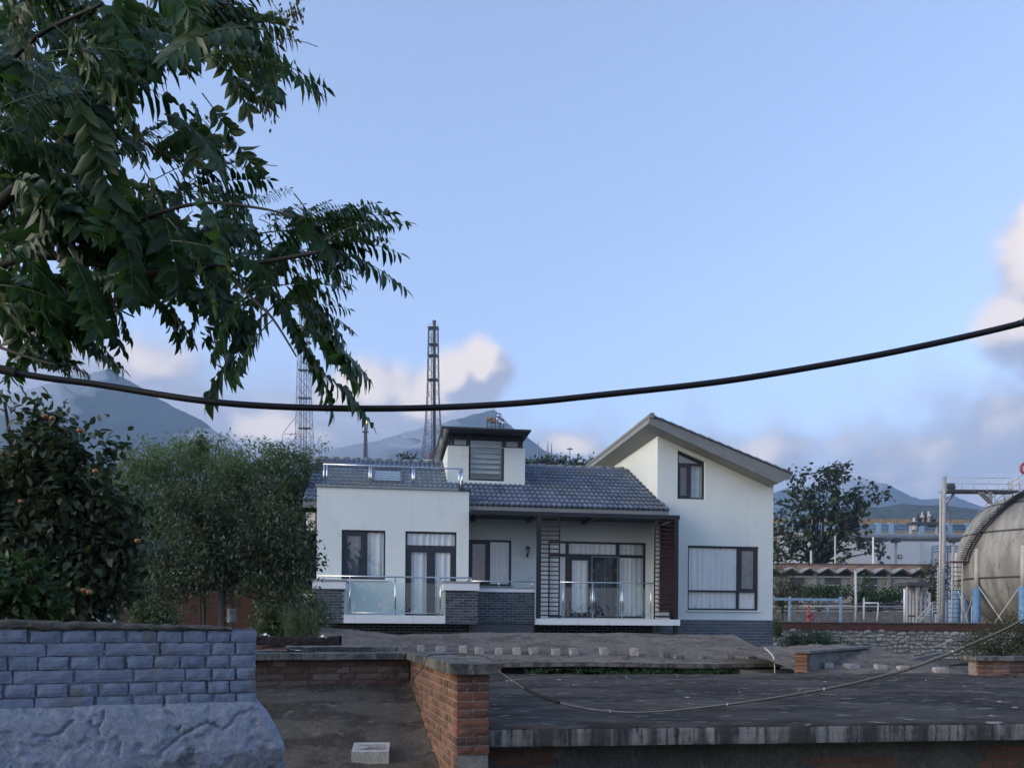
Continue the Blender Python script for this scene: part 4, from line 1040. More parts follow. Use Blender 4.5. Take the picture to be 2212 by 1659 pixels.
strand([(a, b + 3.2 + 2.2 * math.sin(a * 0.03), d) for a, b, d in path[2:]], 0.0030, M['cable_black'])
o, _ = hang('sleeve', [(1133, 1487, 5.49), (1165, 1502, 5.4), (1207, 1517, 5.29)], 0.013, M['felt_black'], None, None); o.parent = cb
for (a, b, d) in ((1318, 1535, 5.07), (1571, 1520, 4.6), (1780, 1487, 4.3), (2057, 1406, 3.92)):
    MB().lathe([(0.005, -0.006), (0.0085, 0.0), (0.005, 0.006)], 8).build('tie', M['tie_white'], cb, at(a, b + 1, d), (0, R(90), 0))
# wire trailing over the coping
hang('wire', [(905, 1490, 5.95), (893, 1478, 6.05), (896, 1462, 6.1), (914, 1440, 6.15), (925, 1417, 6.25), (955, 1413, 6.3), (1010, 1412, 6.2), (1050, 1419, 5.9), (1076, 1440, 5.66)], 0.0035, M['cable_black'], 'black wire draped over the concrete coping and down the brick side')
hang('twig', [(868, 1499, 6.3), (880, 1478, 6.2), (893, 1462, 6.15)], 0.004, M['bark'], 'thin dry twig leaning in the corner below the coping wire', 'twig')

# ------------------------------------------------------------------ thick overhead cable
cbl = empty('overhead_cable', at(0, 795, 3.0), 0, 'thick black overhead cable sagging right across the picture', 'cable')
P_ = [(-2600, -120, 2.8), (-1200, 420, 2.85), (-420, 690, 2.9), (0, 798, 2.95), (220, 832, 3.0), (440, 866, 3.0), (640, 880, 3.05), (880, 882, 3.1), (1106, 872, 3.1), (1300, 853, 3.1), (1560, 824, 3.1), (1800, 785, 3.1), (2000, 746, 3.1), (2212, 697, 3.1), (2500, 620, 3.1), (3300, 360, 3.1), (4600, -160, 3.1), (6000, -800, 3.1)]
o, out = hang('sheath', P_, 0.0124, M['cable_black'], None, None, 12); o.parent = cbl; o.matrix_parent_inverse = Matrix.Translation(-cbl.location)
o, _ = hang('joint_sleeve', [(-80, 776, 2.93), (-10, 795, 2.95), (38, 806, 2.955)], 0.0165, M['felt_black'], None, None, 10); o.parent = cbl; o.matrix_parent_inverse = Matrix.Translation(-cbl.location)
simple('clamp_green', (0.02, 0.05, 0.055), 0.5)
o, _ = hang('clamp', [(2200, 699, 3.1), (2215, 696, 3.1), (2260, 684, 3.1)], [0.0125] * 8 + [0.02] * 9, M['clamp_green'], None, None, 10, 8); o.parent = cbl; o.matrix_parent_inverse = Matrix.Translation(-cbl.location)

# ------------------------------------------------------------------ sheds behind
MA = R(7.5)
mo = at(1106, 1340, 14.4)
MS = empty('middle_shed', (mo.x, mo.y, 0), MA, 'long shed with pale lumpy sloping concrete roof below the house, bricks lined up on it', 'shed')
top = [(-3.85, 3.72), (-3.62, 3.83), (-3.2, 3.80), (-2.6, 3.74), (-2.0, 3.685), (-1.2, 3.71), (-0.4, 3.735), (1.0, 3.745), (3.0, 3.74), (4.6, 3.72), (6.0, 3.70)]
def interp(tab, x):
    for (a, b), (c_, d_) in zip(tab, tab[1:]):
        if a <= x <= c_: return b + (d_ - b) * (x - a) / (c_ - a)
    return tab[-1][1] if x > tab[-1][0] else tab[0][1]
def ms_z(x, y):
    e = 3.235 + 0.018 * math.sin(x * 1.3)
    k = min(1, y / 3.0)
    return e + (interp(top, x) - e) * (k ** 1.08)
def msf(s, q):
    y = 3.0 * q; xl = -4.3 + 0.5 * q; xr = 5.32 + 0.10 * q
    x = xl + (xr - xl) * s
    lump = math.exp(-((y - 0.28) / 0.18) ** 2) * (0.022 + 0.02 * fbm(x * 2, 1, 0))
    return (x, y + fbm(x * 5, q * 2, 4) * 0.02 * (1 if q < 0.01 else 0), ms_z(x, y) + lump + fbm(x * 1.6, y * 1.6, 2) * 0.016 * min(1, 0.3 + q) + fbm(x * 7, y * 7, 5) * 0.006)
grid_mesh(MB(), 260, 60, msf).build('roof_slab', M['mid_roof'], MS)
grid_mesh(MB(), 120, 2, lambda s, q: (-4.3 + 9.62 * s, 0.0 + 0.01 * q, ms_z(-4.3 + 9.62 * s, 0) - 0.07 * q - 0.004 + fbm(s * 60, q, 0) * 0.008), True, True).build('roof_edge', M['concrete_cap'], MS)
grid_mesh(MB(), 60, 2, lambda s, q: (-3.9 + 9.3 * s, 3.0 + 2.0 * q, interp(top, -3.9 + 9.3 * s) - 0.35 * q)).build('rear_slope', M['mid_roof'], MS)
MB().box(-4.1, 5.25, 0.35, 0.55, 0, 3.2).build('front_wall', M['soot_brick'], MS)
MB().add([(-4.3, 0, 3.17), (5.3, 0, 3.17), (5.3, 3.0, 3.35), (-4.3, 3.0, 3.35)], [(3, 2, 1, 0)]).build('underside', M['plaster_dark'], MS)
MB().box(-4.2, 5.3, 3.0, 4.9, 0, 3.3).build('rear_wall', M['plaster_dark'], MS)
for k in range(4): MB().box(-4.0, 5.2, 0.30 - k * 0.02, 0.36, 3.02 + k * 0.055, 3.06 + k * 0.055).build('eave_board', M['felt_black'], MS)

def on_roof(px, py, o, ang, zf, lo=6, hi=30):
    a = at(px, py, 1.0); c_, s_ = math.cos(ang), math.sin(ang)
    for _ in range(60):
        tt = (lo + hi) / 2; p = (a - Vector((0, 0, EYE))) * tt + Vector((0, 0, EYE))
        lx, ly = (p.x - o.x) * c_ + (p.y - o.y) * s_, -(p.x - o.x) * s_ + (p.y - o.y) * c_
        if p.z > zf(lx, max(0, ly)): lo = tt
        else: hi = tt
    return p
def loose(px, py, w, h, o, ang, zf, lab, grp, tilt=0.0, mat='concrete_old', yaw=None, k=0):
    p = on_roof(px, py, o, ang, zf)
    d = p.y; W, Hh = w / FPX * d, h / FPX * d
    ob = rough_brick(W, Hh, max(0.10, W * 0.9), 900 + k * 13, 0.006, 4, 3)
    n0 = len(ob.v)
    b0 = ob.build('loose_brick', M[mat], None, (p.x - W / 2, p.y - 0.04, p.z - 0.012), (0, 0, ang + (rs2.uniform(-0.25, 0.25) if yaw is None else yaw)))
    # close top, bottom and back
    me = b0.data; bmx = bmesh.new(); bmx.from_mesh(me); bmesh.ops.holes_fill(bmx, edges=[e for e in bmx.edges if e.is_boundary]); bmx.to_mesh(me); bmx.free()
    b0.rotation_euler[1] = tilt
    return tag(b0, lab, 'brick', grp)
ordn = ['first', 'second', 'third', 'fourth', 'fifth', 'sixth', 'seventh', 'eighth', 'ninth', 'tenth', 'eleventh', 'twelfth', 'thirteenth', 'fourteenth', 'fifteenth', 'sixteenth', 'seventeenth']
stained('pale_brick', (0.40, 0.39, 0.37), (0.24, 0.235, 0.225), (0.55, 0.54, 0.52), 9, (1, 1, 1), 0.4, 80)
row = [(909, 1406, 16, 15), (953, 1408, 20, 14), (1000, 1409, 18, 17), (1038, 1413, 18, 17), (1077, 1413, 17, 15), (1116, 1413, 18, 16), (1156, 1413, 18, 16), (1202, 1415, 17, 16), (1243, 1415, 17, 17), (1306, 1414, 17, 17), (1370, 1415, 18, 17)]
for k, (a, b, w_, h_) in enumerate(row):
    loose(a, b, w_, h_, mo, MA, ms_z, f'pale block on the middle shed roof, {ordn[k]} in the row counted from the concrete coping', 'blocks in a row on the middle shed roof', mat='pale_brick', k=k)
low = [(1225, 1423, 13, 8, 'small chip of block below the row, under its ninth block'), (1350, 1425, 16, 9, 'flat pale chip of block just below the eleventh block of the row'), (1408, 1424, 15, 6, 'flat grey chip past the right end of the block row'),
       (1440, 1421, 18, 13, 'grey block half sunk in the roof, nearest beyond the end of the row'), (1470, 1425, 18, 12, 'grey sunken block on the shed roof, second beyond the end of the row'), (1521, 1424, 12, 9, 'small sunken stone on the shed roof, third beyond the end of the row'),
       (1578, 1424, 15, 12, 'grey sunken block on the shed roof, fourth beyond the end of the row'), (1625, 1423, 18, 7, 'flat sunken slab on the shed roof, fifth beyond the end of the row'), (1663, 1424, 16, 10, 'sunken stone near the right end of the roof, left of the bent white wire')]
for k, (a, b, w_, h_, lab) in enumerate(low):
    loose(a, b, w_, h_, mo, MA, ms_z, lab, 'stones near the eave of the middle shed roof', mat='concrete_old', k=30 + k)
hang('wire', [(1652, 1399, 14.3), (1662, 1408, 14.2), (1670, 1418, 14.1), (1673, 1432, 14.0), (1674, 1456, 14.0)], 0.012, M['tie_white'], 'bent white wire hanging over the eave of the middle shed')

# right shed with blocks, its cement gable and brick stub
ro = at(1930, 1340, 12.4)
RS = empty('right_shed', (ro.x, ro.y, 0), MA, 'small shed with rough pale cement roof right of the middle shed', 'shed')
def rs_z(x, y): return 3.17 + 0.125 * y + 0.02 * math.sin(x * 2)
grid_mesh(MB(), 80, 30, lambda s, q: (-1.30 + 2.75 * s, 3.1 * q, rs_z(-1.30 + 2.75 * s, 3.1 * q) + fbm(s * 6, q * 6, 3) * 0.04 + fbm(s * 25, q * 25, 1) * 0.010)).build('roof_slab', M['mid_roof'], RS)
MB().box(-1.28, 1.4, 0.05, 3.0, 0, 3.12).build('wall', M['plaster_dark'], RS)
ga, gb = at(1749, 1340, 12.75), at(1905, 1340, 16.2)
GW = empty('gable_parapet', (ga.x, ga.y, 0), math.atan2(gb.y - ga.y, gb.x - ga.x), 'grey cement parapet with thin slab on top and exposed brick end', 'wall')
Lg = (gb - ga).length
MB().prism([(0, 0), (Lg, 0), (Lg, 3.46), (0.05, 3.515), (0, 3.515)], 0.0, 0.2).build('cement_face', M['concrete_old'], GW)
sb_ = [rough_brick(0.10, 0.052, 0.2, 55 + k, 0.006, 3, 2).mesh('brick', M['side_brick']) for k in range(3)]
for r in range(9): link('brick', sb_[r % 3], GW, (-0.10 + rs2.uniform(-0.01, 0.01), 0.0, 3.51 - (r + 1) * 0.061))
MB().box(-0.16, Lg * 0.8, -0.06, 0.26, 3.518, 3.558).build('coping', M['concrete_old'], GW)
bk = [(1791, 1446, 23, 12, 'left end of the right shed eave, beside the brick stub'), (1848, 1448, 25, 12, 'second from the brick stub on the right shed'), (1905, 1449, 22, 11, 'third from the brick stub on the right shed'), (1953, 1450, 20, 10, 'fourth from the brick stub on the right shed'), (2033, 1457, 26, 14, 'largest and farthest right in the right shed row')]
for k, (a, b, w_, h_, lab) in enumerate(bk):
    loose(a, b - 4, w_, h_, ro, MA, rs_z, 'pale block on the eave, ' + lab, 'blocks on the right shed roof', mat='pale_brick', k=60 + k)
pl = on_roof(2000, 1425, ro, MA, rs_z)
o = MB().box(-0.40, 0.40, -0.06, 0.06, 0.0, 0.08).build('concrete_post', M['concrete_old'], None, pl, (0, R(-9), R(20)))
tag(o, 'grey concrete post lying across the upper part of the right shed roof', 'post')
pl = on_roof(2085, 1440, ro, MA, rs_z)
MB().tube([(-0.35, 0, 0.03), (0.0, 0.05, 0.05), (0.35, 0.02, 0.04)], [0.02, 0.03, 0.02], 7).build('stick', M['bark'], None, pl, (0, 0, R(20)))
tag(bpy.data.objects['stick'], 'dark weathered stick lying on the right shed roof', 'stick')
bo_ = at(2114, 1340, 12.0)
BP = empty('brick_parapet', (bo_.x, bo_.y, 0), R(5), 'short orange brick parapet with dark coping at the right edge', 'wall')
MB().box(0.01, 1.6, 0.01, 0.24, 0, 3.45).build('mortar', M['mortar'], BP)
for r in range(7):
    x = 0.0 if r % 2 else 0.0
    i = 0
    while x < 1.3:
        Ls = 0.115 if (r % 2) else 0.24
        key = (Ls, rp.randint(0, 2))
        if key not in fbk: fbk[key] = rough_brick(Ls, 0.052, 0.05, 77, 0.003, 4, 2).mesh('brick', M['soot_brick'])
        me = sb_[0] if False else (rough_brick(Ls, 0.053, 0.05, 500 + i, 0.004, 3, 2).mesh('brick', M['side_brick'] if x < 0.3 else M['worn_brick']) if (Ls, 'p', x < 0.3) not in fbk else fbk[(Ls, 'p', x < 0.3)])
        fbk[(Ls, 'p', x < 0.3)] = me
        link('brick', me, BP, (x, 0.0, 3.45 - (r + 1) * 0.063)); x += Ls + 0.01; i += 1
coping_slab(-0.08, 1.6, -0.06, 0.30, 3.452, 3.51, 'coping', BP, 40, 8, 0.008)
# stack of slabs and black felt trough left of the middle shed
SL = empty('slab_stack', (po.x, po.y, 0), PA, 'weathered flat slabs lying behind the worn parapet coping', 'slab')
coping_slab(-1.15, -0.05, 2.75, 3.2, 3.66, 3.72, 'slab', SL, 40, 12, 0.008); coping_slab(-2.4, -1.0, 2.65, 3.0, 3.64, 3.685, 'slab', SL, 40, 10, 0.010)
FB = empty('felt_trough', at(650, 1340, 10.5).xy.to_3d(), R(4), 'sagging black felt trough with weeds growing behind it', 'trough')
def ftf(s, q):
    x = -0.62 + 1.12 * s
    sag = 0.03 * math.cos((s - 0.5) * math.pi) + fbm(x * 5, 2, 0) * 0.012
    yy = [0.03, 0.0, -0.005, 0.0, 0.10, 0.2, 0.2]; zz = [0.0, 0.01, 0.07, 0.125, 0.13, 0.12, 0.0]
    f = q * 6; i = min(int(f), 5); tt = f - i
    return (x, yy[i] + (yy[i + 1] - yy[i]) * tt + fbm(x * 12, q * 4, 3) * 0.012, 3.655 + zz[i] + (zz[i + 1] - zz[i]) * tt - sag * 0.6 + fbm(x * 15, q * 3, 6) * 0.006)
grid_mesh(MB(), 60, 18, ftf).build('felt', M['felt_black'], FB)
MB().box(-0.62, 0.5, 0.0, 0.2, 0, 3.66).build('support_wall', M['soot_brick'], FB)
for (a, b, d, w_, lab) in ((966, 2318, 10.2, 0.055, 'white torn scrap on the black trough beside the painted wall'), (1175, 2324, 10.4, 0.05, 'white scrap on the black trough near the house plinth')):
    p = at(a * .5924, b * .5924, d)
    o = grid_mesh(MB(), 6, 4, lambda s, q: ((s - 0.5) * 2 * w_, (q - 0.5) * 0.05, 0.03 * math.sin(s * 3.1) * (1 - abs(q - 0.5)) + 0.01 * math.sin(9 * s + 5 * q))).build('scrap', M['white_paint'], None, p)
    tag(o, lab, 'scrap')
o = grid_mesh(MB(), 10, 4, lambda s, q: ((s - 0.5) * 0.38, (q - 0.5) * 0.14, 0.07 * (1 - abs(s - 0.42) * 1.9) * (1 - 0.6 * q) + 0.006 * math.sin(14 * s))).build('metal_sheet', M['block_concrete'], None, at(606, 1404, 7.9))
tag(o, 'crumpled pale metal sheet lying on the slabs behind the painted wall', 'sheet')
# ------------------------------------------------------------------ plant behind the retaining wall
simple('blue_paint', (0.13, 0.27, 0.43), 0.5, var=0.25, scale=5)
simple('blue_pale', (0.23, 0.36, 0.48), 0.55, var=0.2, scale=5)
simple('red_paint', (0.36, 0.05, 0.055), 0.4, var=0.15)
simple('pipe_grey', (0.33, 0.33, 0.33), 0.6, var=0.15, scale=2)
simple('white_wall', (0.84, 0.86, 0.87), 0.8, var=0.05, scale=0.6)
simple('ochre', (0.33, 0.24, 0.14), 0.9, var=0.3, scale=1.5)
simple('panel_grey', (0.36, 0.35, 0.32), 0.9, var=0.15, scale=1.2)
simple('panel_dark', (0.10, 0.10, 0.10), 0.9, var=0.2)
simple('pale_metal', (0.50, 0.49, 0.46), 0.6, var=0.15)
simple('dark_metal', (0.07, 0.07, 0.078), 0.6, var=0.2)
simple('tower_steel', (0.17, 0.16, 0.175), 0.6, var=0.2, scale=0.3)
simple('tower_white', (0.24, 0.26, 0.30), 0.6, var=0.2, scale=0.3)
simple('rust', (0.13, 0.055, 0.04), 0.9, var=0.3, scale=3)
t = NT('tan_parapet'); v = t.coord(scale=(1, 1, 0.2)); n = t.noise(v, 1.5, 5)
c = t.mix(t.rng(n, 0.45, 0.65), (0.34, 0.22, 0.155), (0.22, 0.15, 0.11)); c = t.mix(t.rng(t.noise(v, 5, 4), 0.6, 0.7), c, (0.06, 0.05, 0.04)); M['tan_parapet'] = t.fin(c, 0.9)
t = NT('band_brick'); v = t.coord(rot=(R(90), 0, 0)); b = t.node('ShaderNodeTexBrick'); t.l.new(v, b.inputs['Vector'])
b.inputs['Scale'].default_value = 1.0; b.inputs['Brick Width'].default_value = 0.25; b.inputs['Row Height'].default_value = 0.065; b.inputs['Mortar Size'].default_value = 0.006
b.inputs['Color1'].default_value = (0.10, 0.035, 0.025, 1); b.inputs['Color2'].default_value = (0.16, 0.06, 0.04, 1); b.inputs['Mortar'].default_value = (0.09, 0.06, 0.05, 1)
c = t.mix(t.rng(t.noise(t.coord(), 1.3, 5), 0.5, 0.68, 0, 0.75), b.outputs['Color'], (0.055, 0.045, 0.04)); t.bump(b.outputs['Fac'], 0.4, -0.01); M['band_brick'] = t.fin(c, 0.9)
t = NT('shed_brick'); v = t.coord(rot=(R(90), 0, 0)); b = t.node('ShaderNodeTexBrick'); t.l.new(v, b.inputs['Vector'])
b.inputs['Scale'].default_value = 1.0; b.inputs['Brick Width'].default_value = 0.25; b.inputs['Row Height'].default_value = 0.065; b.inputs['Mortar Size'].default_value = 0.006
b.inputs['Color1'].default_value = (0.06, 0.027, 0.022, 1); b.inputs['Color2'].default_value = (0.095, 0.045, 0.034, 1); b.inputs['Mortar'].default_value = (0.08, 0.055, 0.045, 1)
t.bump(b.outputs['Fac'], 0.5, -0.01); M['shed_brick'] = t.fin(t.mix(t.rng(t.noise(t.coord(), 0.9, 4), 0.45, 0.65, 0, 0.6), b.outputs['Color'], (0.05, 0.04, 0.035)), 0.9)
t = NT('wall_stone'); r = t.rand(); v = t.pos(); n = t.noise(v, 6, 5, 0.6)
c = t.ramp(r, [(0, (0.24, 0.225, 0.19)), (0.4, (0.36, 0.34, 0.29)), (0.75, (0.46, 0.44, 0.385)), (1, (0.32, 0.28, 0.235))])
c = t.mix(t.rng(n, 0.5, 0.7, 0, 0.55), c, (0.10, 0.095, 0.08)); t.bump(n, 0.6, 0.03); M['wall_stone'] = t.fin(c, 0.95)
simple('stone_mortar', (0.20, 0.19, 0.16), 0.95, var=0.3, scale=3)
t = NT('tank_skin'); v = t.coord(); sp_ = t.node('ShaderNodeSeparateXYZ'); t.l.new(v, sp_.inputs[0])
at2 = t.node('ShaderNodeMath', operation='ARCTAN2'); t.l.new(sp_.outputs['X'], at2.inputs[0]); t.l.new(sp_.outputs['Y'], at2.inputs[1])
cb3 = t.node('ShaderNodeCombineXYZ'); t.l.new(at2.outputs[0], cb3.inputs[0]); t.l.new(t.math('MULTIPLY', sp_.outputs['Z'], 0.035), cb3.inputs[1])
n1 = t.noise(cb3.outputs[0], 7, 5, 0.6); n2 = t.noise(cb3.outputs[0], 22, 5, 0.6); n3 = t.noise(v, 1.2, 5)
c = t.mix(t.rng(n1, 0.38, 0.64), (0.25, 0.245, 0.225), (0.40, 0.395, 0.365)); c = t.mix(t.rng(n2, 0.56, 0.70, 0, 0.75), c, (0.11, 0.10, 0.085)); c = t.mix(t.rng(n2, 0.28, 0.40, 0.65, 0), c, (0.50, 0.49, 0.45))
c = t.mix(t.rng(n3, 0.55, 0.7, 0, 0.4), c, (0.15, 0.14, 0.12)); M['tank_skin'] = t.fin(c, 0.9, 0, 0.15)

YZ = 2.0
PY = MB().box(7.4, 140, 38.4, 240, -0.5, YZ).build('plant_yard', M['earth']); tag(PY, kind='structure')
wo_ = at(1640, 1340, 37.6)
RW = empty('retaining_wall', (wo_.x, wo_.y, 0), R(3), 'rubble stone retaining wall topped with dark red brick beside the house', 'wall')
MB().box(0, 20, 0.06, 0.7, 0, 3.64).build('core', M['stone_mortar'], RW)
MB().box(0, 20, 0.0, 0.5, 3.64, 4.0).build('brick_band', M['band_brick'], RW)
MB().box(0, 20, -0.05, 0.55, 4.0, 4.05).build('coping', M['concrete_old'], RW)
rw = random.Random(5); stm = []
for k in range(9):
    rr = random.Random(700 + k); mb = MB(); nn = 7; ph = rr.uniform(0, 6)
    ring = [(0.5 * math.cos(2 * math.pi * i / nn) * rr.uniform(0.86, 1.06), 0.5 * math.sin(2 * math.pi * i / nn) * rr.uniform(0.84, 1.06)) for i in range(nn)]
    ring = [(max(-0.5, min(0.5, a * 1.18)), max(-0.5, min(0.5, b_ * 1.18))) for a, b_ in ring]
    mb.v = [(a, 0.08, b_) for a, b_ in ring] + [(a * 0.93, 0.0, b_ * 0.93) for a, b_ in ring] + [(a * 0.6, -0.035 + rr.uniform(-0.015, 0.01), b_ * 0.6) for a, b_ in ring] + [(0, -0.05, 0)]
    for i in range(nn):
        j = (i + 1) % nn
        mb.f += [(i, j, nn + j, nn + i), (nn + i, nn + j, 2 * nn + j, 2 * nn + i), (2 * nn + i, 2 * nn + j, 3 * nn)]
    mb.sm = [False] * len(mb.f); stm.append(mb.mesh('stone', M['wall_stone']))
z = 3.66; cnt = 0
while z > 2.25:
    h = rw.uniform(0.12, 0.24); x = 0.3 + rw.uniform(0, 0.2)
    while x < 12.5:
        w_ = rw.uniform(0.16, 0.52)
        if cnt < 300:
            link('stone', stm[rw.randint(0, 8)], RW, (x + w_ / 2, 0.05 + rw.uniform(-0.03, 0.02), z - h / 2 + 0.10 * fbm(x * 0.8, z * 2, 0) + rw.uniform(-0.03, 0.03)), (0, rw.uniform(-0.25, 0.25), 0), (w_ * rw.uniform(0.9, 1.15), 0.9, h * rw.uniform(0.75, 1.25))); cnt += 1
        x += w_ + 0.012
    z -= h + 0.006

# zigzag-roofed shed
D = 75.0
def vat(x, y, d=D): return at(x, y, d)
zl, zr = vat(1640, 1340), vat(2010, 1340)
ZS = empty('folded_roof_shed', (zl.x, D, 0), 0, 'grey plant shed with a zigzag folded concrete canopy', 'shed')
px = FPX / D
X_ = lambda p: vat(p, 1340).x - zl.x
Zz = lambda y: vat(1830, y).z
MB().box(0, X_(2010), 0.9, 8, YZ, Zz(1240)).build('wall', M['panel_grey'], ZS)
MB().box(-0.2, X_(2030), 1.6, 8.5, Zz(1238), Zz(1216)).build('parapet', M['tan_parapet'], ZS)
MB().box(-0.2, X_(2030), 1.5, 8.6, Zz(1216), Zz(1214.5)).build('parapet_cap', M['panel_dark'], ZS)
ap = [1708.6 - 40, 1708.6, 1748, 1787, 1827.5, 1867, 1907, 1948, 1987]
for k, a in enumerate(ap):
    x0, x1, xm = X_(a - 19.8), X_(a + 19.8), X_(a); zt, zv = Zz(1225), Zz(1236.5)
    MB().add([(x0, -0.2, zv), (xm, -0.2, zt), (x1, -0.2, zv), (x1, -0.2, zv - 0.12), (xm, -0.2, zt - 0.12), (x0, -0.2, zv - 0.12), (x0, 1.7, zv), (xm, 1.7, zt), (x1, 1.7, zv), (x1, 1.7, zv - 0.12), (xm, 1.7, zt - 0.12), (x0, 1.7, zv - 0.12)],
             [(0, 5, 4, 1), (1, 4, 3, 2), (0, 1, 7, 6), (1, 2, 8, 7), (5, 11, 10, 4), (4, 10, 9, 3)]).build('canopy_fold', M['pipe_grey'], ZS, fix=False)
    MB().add([(x0, 0.88, zv - 0.1), (x1, 0.88, zv - 0.1), (xm, 0.88, zt - 0.1)], [(0, 1, 2)]).build('gable_panel', M['panel_dark'], ZS)
    MB().box(x0, x1, 0.80, 0.9, Zz(1244.5), zv - 0.1).build('gable_panel', M['panel_dark'], ZS)
MB().box(X_(1709), X_(1976), 0.68, 0.9, Zz(1246), Zz(1244)).build('lintel', M['white_paint'], ZS)
for a, b_ in ((1712, 1744), (1789, 1824), (1872, 1903)):
    w_ = MB().box(X_(a), X_(b_), 0.82, 0.9, Zz(1272), Zz(1247)).build('window', M['panel_dark'], ZS)
    MB().box(X_(a), X_(b_), 0.72, 0.82, Zz(1263.5), Zz(1262)).build('window_bar', M['white_paint'], w_)
for a in (1766, 1848, 1927): MB().box(X_(a - 3), X_(a + 3), 0.6, 0.9, YZ, Zz(1238)).build('pilaster', M['panel_grey'], ZS)

def wbox(name, x0, x1, y0, y1, d, dep, mat, lab, cat, grp=None, bottom=None):
    a, b_ = at(x0, y1, d), at(x1, y0, d)
    zb = a.z if bottom is None else bottom
    o = MB().box(0, b_.x - a.x, 0, dep, zb, b_.z).build(name, mat, None, (a.x, d, 0))
    return tag(o, lab, cat, grp)
WBD = empty('white_building', (at(1640, 1340, 95).x, 95, 0), 0, 'long low white plant building behind the zigzag shed', 'building')
WX = lambda p: at(p, 1340, 95).x - at(1640, 1340, 95).x
WZ = lambda y: at(1860, y, 95).z
MB().box(0, WX(2100), 0, 10, YZ, WZ(1166)).build('wall', M['white_wall'], WBD)
MB().box(-0.2, WX(2100) + 0.2, -0.15, 10.2, WZ(1166), WZ(1164.5)).build('roof_edge', M['pale_metal'], WBD)
MB().box(WX(1938), WX(1946), -0.1, 0.0, WZ(1206), WZ(1197)).build('window', M['panel_dark'], WBD)
MB().box(WX(1940), WX(1944), -0.12, -0.1, WZ(1204), WZ(1199)).build('pane', M['white_wall'], WBD)
for a in (1985, 1896, 2040): MB().tube([(WX(a), -0.12, YZ), (WX(a), -0.12, WZ(1168))], 0.05, 6).build('downpipe', M['pale_metal'], WBD)
for k, y in enumerate((1180, 1185, 1191)):
    MB().tube([(WX(2003), -1.0, WZ(y)), (WX(2062), -1.0, WZ(y))], 0.09, 8).build('pipe', M['blue_pale'], WBD)
for a in (2003, 2020, 2036): MB().tube([(WX(a), -1.0, YZ), (WX(a), -1.0, WZ(1180))], 0.08, 6).build('pipe_support', M['blue_paint'], WBD)
BPp = empty('large_pipe', at(1880, 1160, 92), 0, 'fat grey insulated pipe running above the white building', 'pipe')
q0, q1 = at(1600, 1158, 92), at(2110, 1161.5, 92)
MB().tube([q0 - BPp.location, q1 - BPp.location], 0.43, 14).build('barrel', M['pipe_grey'], BPp)
for a in (1760, 1898, 1935, 2060):
    c_ = at(a, 1161, 92) - BPp.location
    MB().box(c_.x - 0.35, c_.x + 0.35, -0.5, 0.5, c_.z - 0.55, c_.z - 0.1).build('saddle', M['dark_metal'], BPp)
    MB().box(c_.x - 0.12, c_.x + 0.12, -0.12, 0.12, -BPp.location.z + YZ, c_.z - 0.5).build('support', M['pale_metal'], BPp)
PR = empty('pipe_rack', at(1880, 1140, 104), 0, 'blue steel pipe rack with two decks of pipes behind the plant', 'pipe rack')
ro_ = PR.location.copy()
for y, r_, m in ((1133, 0.12, 'blue_paint'), (1136.5, 0.10, 'blue_pale'), (1141, 0.14, 'blue_paint'), (1146, 0.08, 'blue_pale')):
    MB().tube([at(1600, y - 0.5, 104) - ro_, at(2110, y + 1.5, 104) - ro_], r_, 7).build('pipe', M[m], PR)
for a in (1650, 1706, 1800, 1897, 1924, 1990, 2050, 2090):
    b_ = at(a, 1129, 104) - ro_
    MB().box(b_.x - 0.3, b_.x + 0.3, -0.3, 0.3, YZ - ro_.z, b_.z).build('post', M['blue_pale'], PR)
for (x0, y0, x1, y1) in ((1650, 1095, 1706, 1095), (1703, 1092, 1703, 1135), (1706, 1110, 1722, 1110), (1706, 1100, 1730, 1130)):
    MB().bar(at(x0, y0, 104) - ro_, at(x1, y1, 104) - ro_, 0.3).build('beam', M['blue_pale'], PR)
wbox('earth_bank', 1600, 2330, 1124, 1134, 118, 6, M['ochre'], 'low ochre wall along the top of the plant behind the blue rack', 'wall', bottom=YZ)
PM = empty('pump_cluster', at(1995, 1130, 100), 0, 'cluster of grey valves and vent stacks on the plant roof', 'pump')
for k, (a, y, r_) in enumerate(((1983, 1112, 0.35), (1992, 1108, 0.25), (1998, 1104, 0.2), (2006, 1106, 0.3), (2013, 1114, 0.4), (1975, 1120, 0.4))):
    b_ = at(a, y, 100) - PM.location
    MB().lathe([(r_, -0.8), (r_, 0), (r_ * 1.3, 0.05), (r_ * 1.3, 0.2), (r_ * 0.5, 0.3), (r_ * 0.4, 0.7), (0, 0.7)], 8, (b_.x, 0, b_.z - 0.6)).build('valve', M['pale_metal'] if k % 2 else M['dark_metal'], PM)
b_ = at(1995, 1128, 100) - PM.location; MB().box(b_.x - 1.8, b_.x + 1.8, -0.6, 0.6, b_.z - 0.35, b_.z).build('deck', M['dark_metal'], PM)
b0 = at(1960, 1165, 100).z - PM.location.z
for dx in (-1.6, 1.6): MB().box(b_.x + dx - 0.1, b_.x + dx + 0.1, -0.1, 0.1, YZ - PM.location.z, b_.z - 0.35).build('leg', M['pale_metal'], PM)

